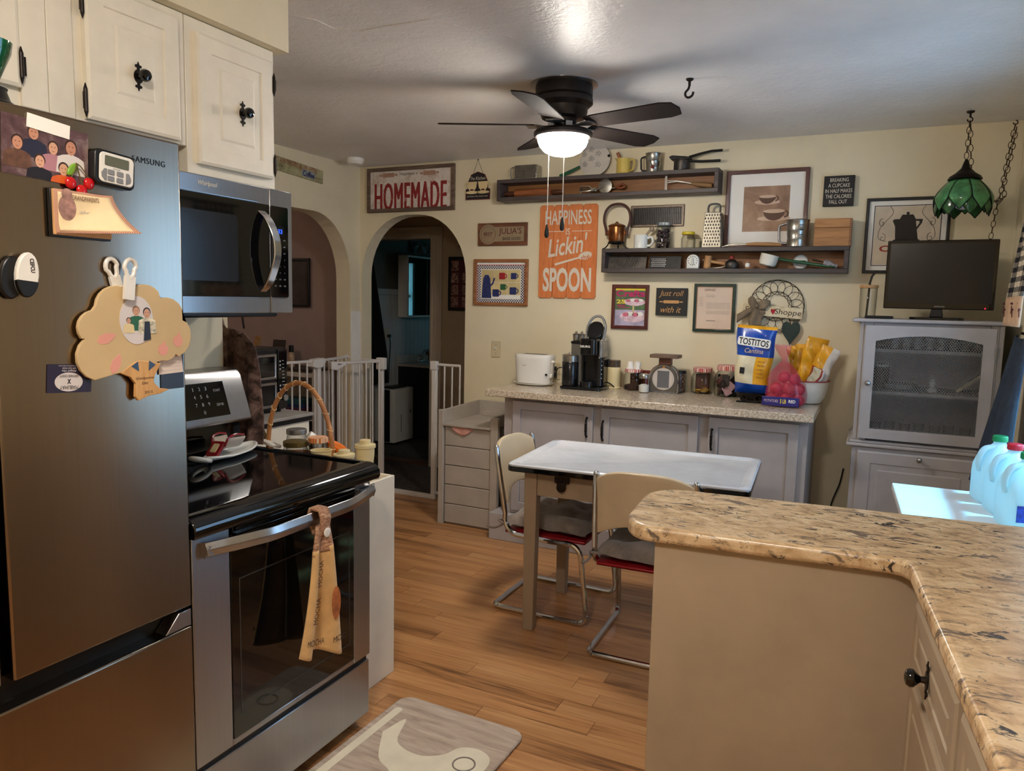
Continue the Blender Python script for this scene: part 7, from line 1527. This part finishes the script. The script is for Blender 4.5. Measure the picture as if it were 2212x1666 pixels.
b = MB(); b.tube(bez([(-.20, -.18, .79), (-.20, -.18, .87), (-.17, -.18, .91), (-.11, -.18, .905), (-.08, -.18, .87)], 5), .011, 10); b.box(-.225, -.175, -.28, -.08, .7855, .80); part('faucet', b, CHROME, t, .003)
for y in (-.26, -.10): b = MB(); b.lathe([(.016, .80), (.014, .82), (.020, .84), (.018, .86), (.002, .865)], 16, (-.20, y, 0)); part('tap_handle', b, CHROME, t)
b = MB(); b.lathe([(.028, 0), (.03, .004), (.03, .09), (.014, .11), (.012, .13), (.004, .135)], 18); tag(part('soap_bottle', b, mat('soap_amber', (110, 80, 60), .3, tr=.2)), 'soap bottle beside the bathroom faucet', 'bottle', None, (-4.40, 6.98, .7855))
t = thing('medicine_cabinet', 'white medicine cabinet with mirrored doors over the vanity', 'cabinet', (-4.4695, 7.05, 1.27), 90)
b = MB(); b.box(-.55, .55, -.115, 0, 0, .64); part('body', b, WHITE, t, .003)
MIR = mat('mirror', (190, 196, 200), .02, 1, var=0)
for k in range(3): b = MB(); b.box(-.535+k*.36, -.185+k*.36, -.122, -.1155, .02, .62); part('mirror_door', b, MIR, t, .002)
t = thing('bath_light', 'bathroom light bar with glass shades above the medicine cabinet', 'lamp', (-4.4995, 7.05, 2.05), 90)
b = MB(); b.box(-.3, .3, -.03, 0, -.03, .03); part('bar', b, CHROME, t, .004)
for x in (-.2, 0, .2): b = MB(); b.lathe([(.02, .0), (.055, -.09), (.052, -.09), (.016, 0)], 18, (x, -.08, -.01)); b.cyl((x, -.02, 0), (x, -.08, 0), .008, n=8); part('shade', b, mat('frosted_shade', (150, 160, 160), .4), t)
t = thing('bath_robe', 'black robe hanging on a hook by the bathroom door', 'robe', (-4.4995, 5.95, 1.95), 90)
def robe(u, v):
    w = .06+.15*min(1, v*1.3)+.03*v; return (-.08+(u-.35)*2*w, -.085-.03*math.sin(u*PI*5)*(.3+v)-.03*v, .0-1.33*v+.0)
b = MB(); b.grid(robe, 24, 24); part('cloth', b, mat('black_cloth', (14, 13, 15), .95, var=.1), t, solid=.02)
b = MB(); b.cyl((-.06, -.015, .0), (-.06, -.06, .01), .006, n=8); b.ball((-.06, -.065, .012), .012, 10, 6); part('hook', b, CHROME, t)
t = thing('wall_plug', 'outlet with a hanging grey cord on the beadboard wall', 'outlet', (-4.4855, 6.33, 1.10), 90); b = MB(); b.prism(rrect(-.035, .035, -.057, .057, .004, 3), -.006, 0); part('plate', b, TRIMM, t, .002)
b = MB(); b.tube(bez([(.01, -.02, -.02), (.015, -.03, -.1), (.01, -.02, -.3), (.0, -.02, -.5)], 5), .005, 6); b.box(-.005, .025, -.035, -.006, -.035, -.005); part('cord', b, BLACK, t)
# ================================================================== right-hand corner
t = thing('television', 'black flat television on the hutch with its screen off', 'television', (.28, 4.33, 1.4135), -3)
b = MB(); b.prism(rrect(-.242, .242, .052, .395, .006, 3), -.022, .022); part('bezel', b, GLOSSBLK, t, .004)
b = MB(); b.box(-.226, .226, -.0235, -.022, .082, .380); part('screen', b, mat('dark_screen', (7, 7, 8), .25, var=0), t)
lettering(t, 'SAMSUNG', .01, .066, .045, .007, -.022, PRINTG)
b = MB(); b.prism(rrect(-.12, .12, -.09, .06, .03, 4), 0, .012, 'z'); part('stand_base', b, GLOSSBLK, t, .003)
b = MB(); b.prism([(-.03, .012), (.03, .012), (.02, .08), (-.02, .08)], -.012, .03); part('stand_neck', b, BLACK, t, .003)
b = MB(); b.prism(circ(.205, .060, .003, 8), -.0226, -.022); part('power_light', b, mat('red_led', (255, 30, 60), .4, var=0, em=(255, 20, 60), es=3), t)
t = thing('tumbler', 'clear glass tumbler with a wooden lid and black straw on the hutch', 'tumbler', (-.035, 4.33, 1.4135))
b = MB(); b.lathe([(.001, .001), (.036, .001), (.039, .005), (.042, .15), (.040, .156)], 28, cap=False); part('glass', b, CLEAR, t)
b = MB(); b.lathe([(.043, .154), (.045, .156), (.045, .168), (.042, .170)], 28); part('lid', b, WOODL, t)
b = MB(); b.tube([(-.004, 0, .01), (.002, 0, .18), (.010, 0, .215), (.030, 0, .245)], .0055, 8); part('straw', b, BLACK, t)
b = MB(); b.box(-.09, .04, -.05, .03, 0, .014); tag(part('cable_box', b, BLACK, None, .005), 'black cable box in front of the television', 'cable box', None, (.045, 4.215, 1.4135))
# cups inside the hutch
cm = MB(); cm.lathe([(.017, 0), (.019, .003), (.025, .058), (.026, .060), (.023, .06), (.016, .006)], 18); cm = mesh('white_cup', cm, WCER)
for k in range(8): tag(part('white_cup', cm, None), 'small white cup in the row on the top hutch shelf', 'cup', 'white cups in the hutch', (.105+k*.053, 4.36+.0, 1.2613))
sm = MB(); sm.lathe([(.001, .001), (.02, .001), (.022, .004), (.026, .07), (.025, .074)], 16, cap=False); sm = mesh('drinking_glass', sm, CLEAR)
for k in range(7): tag(part('drinking_glass', sm, None), 'clear drinking glass at the bottom of the hutch', 'glass', 'glasses in the hutch', (.045+k*.068, 4.36+(k % 2)*.06, .7975))
b = MB(); b.lathe([(.04, 0), (.07, .004), (.085, .03), (.08, .03), (.05, .008)], 26); tag(part('glass_dish', b, mat('grey_dish', (170, 170, 168), .2, var=.1, vs=30)), 'pale cut dish on the middle hutch shelf', 'dish', None, (.14, 4.38, 1.0465))
b = MB(); b.lathe([(.022, 0), (.028, .01), (.012, .03), (.02, .05), (.008, .07), (.002, .072)], 18); tag(part('ceramic_figurine', b, WCER), 'small white ceramic figurine on the middle hutch shelf', 'figurine', None, (.29, 4.32, 1.0465))
b = MB(); b.M = rotm('Y', 50); b.box(-.008, .008, -.02, .02, 0, .16); tag(part('pie_server', b, CRF), 'pale server leaning on the middle hutch shelf', 'utensil', None, (.40, 4.38, 1.0535))
t = thing('canister', 'brown canister with a white lid on the middle hutch shelf', 'canister', (.055, 4.40, 1.0465)); b = MB(); b.lathe([(.035, 0), (.036, .11), (.033, .112)], 20); part('body', b, mat('canister_brown', (92, 76, 62), .5), t); b = MB(); b.lathe([(.037, .112), (.037, .124), (.03, .128)], 20); part('lid', b, WCER, t)
# white table and water jugs
t = thing('utility_table', 'white-topped side table in the window light behind the peninsula', 'table', (.36, 2.90, 0))
TW = mat('table_white', (228, 230, 232), .35, var=.02)
b = MB(); b.prism([(-.248, .50), (-.205, -.56), (.255, -.56), (.255, .50)], .722, .75, 'z'); part('top', b, TW, t, .004)
for x in (-.19, .22):
    for y in (-.5, .45): b = MB(); b.box(x-.02, x+.02, y-.02, y+.02, 0, .7215); part('leg', b, mat('table_leg_grey', (170, 166, 160), .5), t, .003)
def plastic(name, col):
    M = bpy.data.materials.new(name); M.use_nodes = True; nt = M.node_tree; p = nt.nodes['Principled BSDF']; p.inputs['Base Color'].default_value = lin(col); p.inputs['Roughness'].default_value = .35
    tl_ = N(nt, 'ShaderNodeBsdfTranslucent'); tl_.inputs[0].default_value = lin(col); mx = N(nt, 'ShaderNodeMixShader'); mx.inputs[0].default_value = .5
    nt.links.new(p.outputs[0], mx.inputs[1]); nt.links.new(tl_.outputs[0], mx.inputs[2]); nt.links.new(mx.outputs[0], nt.nodes['Material Output'].inputs[0]); return M
HDPE = plastic('jug_plastic', (214, 236, 240))
def sqr(w, z, k, n=28): return [(w*math.copysign(abs(math.cos(a))**k, math.cos(a)), w*math.copysign(abs(math.sin(a))**k, math.sin(a)), z) for a in [2*PI*q/n for q in range(n)]]
rings = [sqr(.066, 0, .5), sqr(.074, .008, .5), sqr(.075, .10, .5), sqr(.074, .135, .55), sqr(.066, .165, .65), sqr(.048, .195, .8), sqr(.028, .213, 1), sqr(.021, .220, 1), sqr(.021, .235, 1)]
for i, (x, y, capm, cn) in enumerate(((.455, 3.27, (24, 140, 84), 'green'), (.478, 3.10, (196, 34, 52), 'red'), (.492, 2.925, (24, 140, 84), 'green'))):
    lab = ('white plastic gallon jug with green cap standing beside the hutch end of the side table', 'white plastic gallon jug with a red cap between two green-capped jugs', 'white plastic gallon jug with green cap nearest the peninsula')[i]
    t = thing('water_jug', lab, 'jug', (x, y, .7505), 12, 'gallon jugs on the side table')
    b = MB(); n = 28; vs = [p for r_ in rings for p in r_]; b.add(vs, [(j*n+k, j*n+(k+1) % n, (j+1)*n+(k+1) % n, (j+1)*n+k) for j in range(len(rings)-1) for k in range(n)]+[tuple(range(n-1, -1, -1))]); part('body', b, HDPE, t)
    b = MB(); b.tube(bez([(-.022, -.012, .208), (-.060, -.030, .200), (-.078, -.036, .16), (-.072, -.034, .12)], 5), .011, 10); part('handle', b, HDPE, t)
    b = MB(); b.lathe([(.024, .228), (.025, .230), (.025, .246), (.022, .250)], 20); part('cap', b, mat('cap_%s' % cn, capm, .35, var=0), t)
    b = MB(); b.M = rotm('Z', 0); b.box(-.05, -.018, -.0765, -.0755, .03, .085); part('label_print', b, mat('jug_label', (40, 60, 150), .4, var=.3, vs=60), t)
# curtain and dark cloth by the window
GING = checks('black_gingham', (214, 198, 172), (22, 20, 24), 23, .9, True, axes='yz')
def cur(u, v):
    return (.585-.055*v-.012*math.sin(u*PI*7)*(.4+.6*v), 3.93-.36*u+.02*v, 2.08-.555*v)
t = thing('window_curtain', 'black and cream gingham curtain with embroidered hem beside the window', 'curtain', (0, 0, 0))
b = MB(); b.grid(cur, 40, 20); part('gingham_panel', b, GING, t, solid=.003)
b = MB(); b.grid(lambda u, v: (lambda p: (p[0]-.004*v, p[1], p[2]-.125*v))(cur(u, 1)), 40, 6); part('hem_band', b, mat('hem_beige', (206, 168, 136), .9, var=.05), t, solid=.003)
b = MB()
for k in range(5):
    p = cur(.05+k*.2, 1); b.tube(bez([(p[0]-.010, p[1]-.02, p[2]-.04), (p[0]-.012, p[1]-.035, p[2]-.07), (p[0]-.012, p[1]-.05, p[2]-.05), (p[0]-.012, p[1]-.065, p[2]-.085)], 4), .0022, 5); b.ball((p[0]-.012, p[1]-.03, p[2]-.03), .005, 8, 5); b.ball((p[0]-.012, p[1]-.06, p[2]-.055), .005, 8, 5)
part('vine_embroidery', b, MARP, t)['kind'] = 'stuff'
b = MB(); b.cyl((.600, 2.45, 2.085), (.600, 4.0, 2.085), .008, n=10); b.cyl((.600, 3.98, 2.085), (.6195, 3.98, 2.085), .006, n=8); b.cyl((.600, 2.47, 2.085), (.6195, 2.47, 2.085), .006, n=8); part('curtain_rod', b, DKMETAL, t)
t = thing('dark_apron', 'dark slate blue cloth hanging on the wall beside the hutch', 'cloth', (.6195, 3.76, 1.36), 0)
def den(u, v): return (-.045-.10*v-.035*math.sin(u*PI*5+v)*(.35+.65*v), .17-(.30+.30*v)*u*.9, .0-.66*v-.02*math.sin(u*PI))
b = MB(); b.grid(den, 24, 20); part('cloth', b, mat('slate_denim', (48, 58, 72), .95, var=.12, vs=30), t, solid=.006)
b = MB(); b.cyl((0, .13, .0), (-.04, .13, .01), .006, n=8); part('peg', b, DKMETAL, t)
# cords, rag, mat
b = MB(); b.tube(bez([(-.10, 4.60, .55), (-.115, 4.59, .46), (-.15, 4.58, .34), (-.16, 4.57, .2), (-.15, 4.56, .006), (-.12, 4.5, .005)], 6), .004, 6); tag(part('power_cord', b, BLACK), 'thin black cord dangling on the wall beside the hutch', 'cord')
b = MB(); b.grid(lambda u, v: (-2.40+.16*u, 4.0975-.003*math.sin(u*PI*4)-.002*v, .6505-(.045*math.sin(PI*u)+.006)*v), 14, 6); tag(part('pink_rag', b, mat('pink_cloth', (206, 150, 136), .95, var=.1), None, solid=.002), 'pale pink rag hanging from the shiplap stand tray', 'rag')
FM = thing('floor_mat', 'beige cushioned floor mat printed with a white stand mixer', 'mat', (-1.225, 1.62, 0), -1.5)
MATG = spots('mat_beige', [(.3, (158, 138, 122)), (.5, (180, 162, 146)), (.7, (196, 182, 166))], 5, .75, (1, 8, 1), 4)
b = MB(); b.prism(rrect(-.25, .25, -.52, .555, .05, 5), 0, .013, 'z'); part('pad', b, MATG, FM, .005)
MATW = mat('mat_print_cream', (222, 214, 192), .75, var=.04, vs=10); MATD = mat('mat_print_grey', (134, 124, 114), .75, var=.05)
def fl(poly, z0=.0130): b = MB(); b.prism(poly, z0, z0+.0006, 'z'); return b
part('mixer_handle_print', fl(rrect(-.225, -.195, .0, .47, .013, 4)), MATW, FM)
mx_ = [(-.175, .32), (-.15, .42), (-.10, .30), (.0, .27), (.07, .31), (.10, .37), (.16, .39), (.215, .36), (.225, .28), (.20, .15), (.21, -.2), (.10, -.2), (.06, .05), (.0, .10), (-.03, .16), (-.10, .20)]
mxs = [(p[0], p[1]) for p in bez([(x, y, 0) for x, y in mx_]+[(mx_[0][0], mx_[0][1], 0)], 5)][:-1]; part('mixer_print', fl(mxs), MATW, FM)
part('mixer_bowl_print', fl([(p[0], p[1]) for p in bez([(-.19, -.02, 0), (-.15, .10, 0), (-.06, .12, 0), (.03, .06, 0), (.02, -.12, 0), (-.08, -.2, 0), (-.17, -.14, 0), (-.19, -.02, 0)], 5)][:-1], .01305), mat('mat_print_tan', (186, 168, 150), .75, var=.04), FM)
b = MB(); b.tube([(.155+.035*math.cos(2*PI*k/24), .30+.035*math.sin(2*PI*k/24), .0135) for k in range(24)], .003, 5, closed=True); part('dial_print', b, MATD, FM)
b = MB(); b.M = T(-.09, .02, .0136) @ rotm('Z', -35)
for s in (1, .72, .45): b.tube([(.045*s*math.cos(q), .10*s*math.sin(q)+.0, 0) for q in [2*PI*k/24 for k in range(24)]], .004, 5, closed=True)
b.tube([(0, -.10, 0), (0, -.2, 0)], .006, 6); part('whisk_print', b, MATD, FM)['kind'] = 'stuff'

# olive canvas bag hung on the utility cart
t = thing('canvas_bag', 'dark olive canvas bag with a long strap beside the utility cart', 'bag', (-2.42, 2.42, 0))
OLV = mat('olive_canvas', (62, 58, 42), .95, var=.12, vs=20)
b = MB(); b.grid(lambda u, v: ((u-.5)*.26, -.05*math.sin(PI*u)*(.5+.5*math.sin(PI*v)), .42+.36*v), 10, 10); b.grid(lambda u, v: ((.5-u)*.26, .05*math.sin(PI*u)*(.5+.5*math.sin(PI*v)), .42+.36*v), 10, 10); part('body', b, OLV, t)
b = MB(); b.tube(bez([(-.12, 0, .76), (-.10, 0, .86), (-.02, .03, .90), (.07, 0, .84), (.12, 0, .76)], 6), .012, 8, flat=.3); part('strap', b, mat('strap_olive', (112, 100, 72), .9), t)
b = MB(); b.box(-.03, .03, -.02, .02, .0, .42); b.box(-.10, .10, -.06, .06, 0, .02); part('stand', b, BLACK, t)
# unseen fill lamp, added to brighten the room behind the left archway
t = thing('dining_fill_lamp', 'added round fill lamp brightening the room behind the left archway', 'lamp', (-5.2, 3.2, HC)); b = MB(); b.lathe([(.15, -.0005), (.15, -.03), (.10, -.06), (.001, -.075)], 28); part('dome', b, mat('dining_fill_glow', (255, 236, 210), .4, var=0, em=(255, 226, 196), es=26), t)
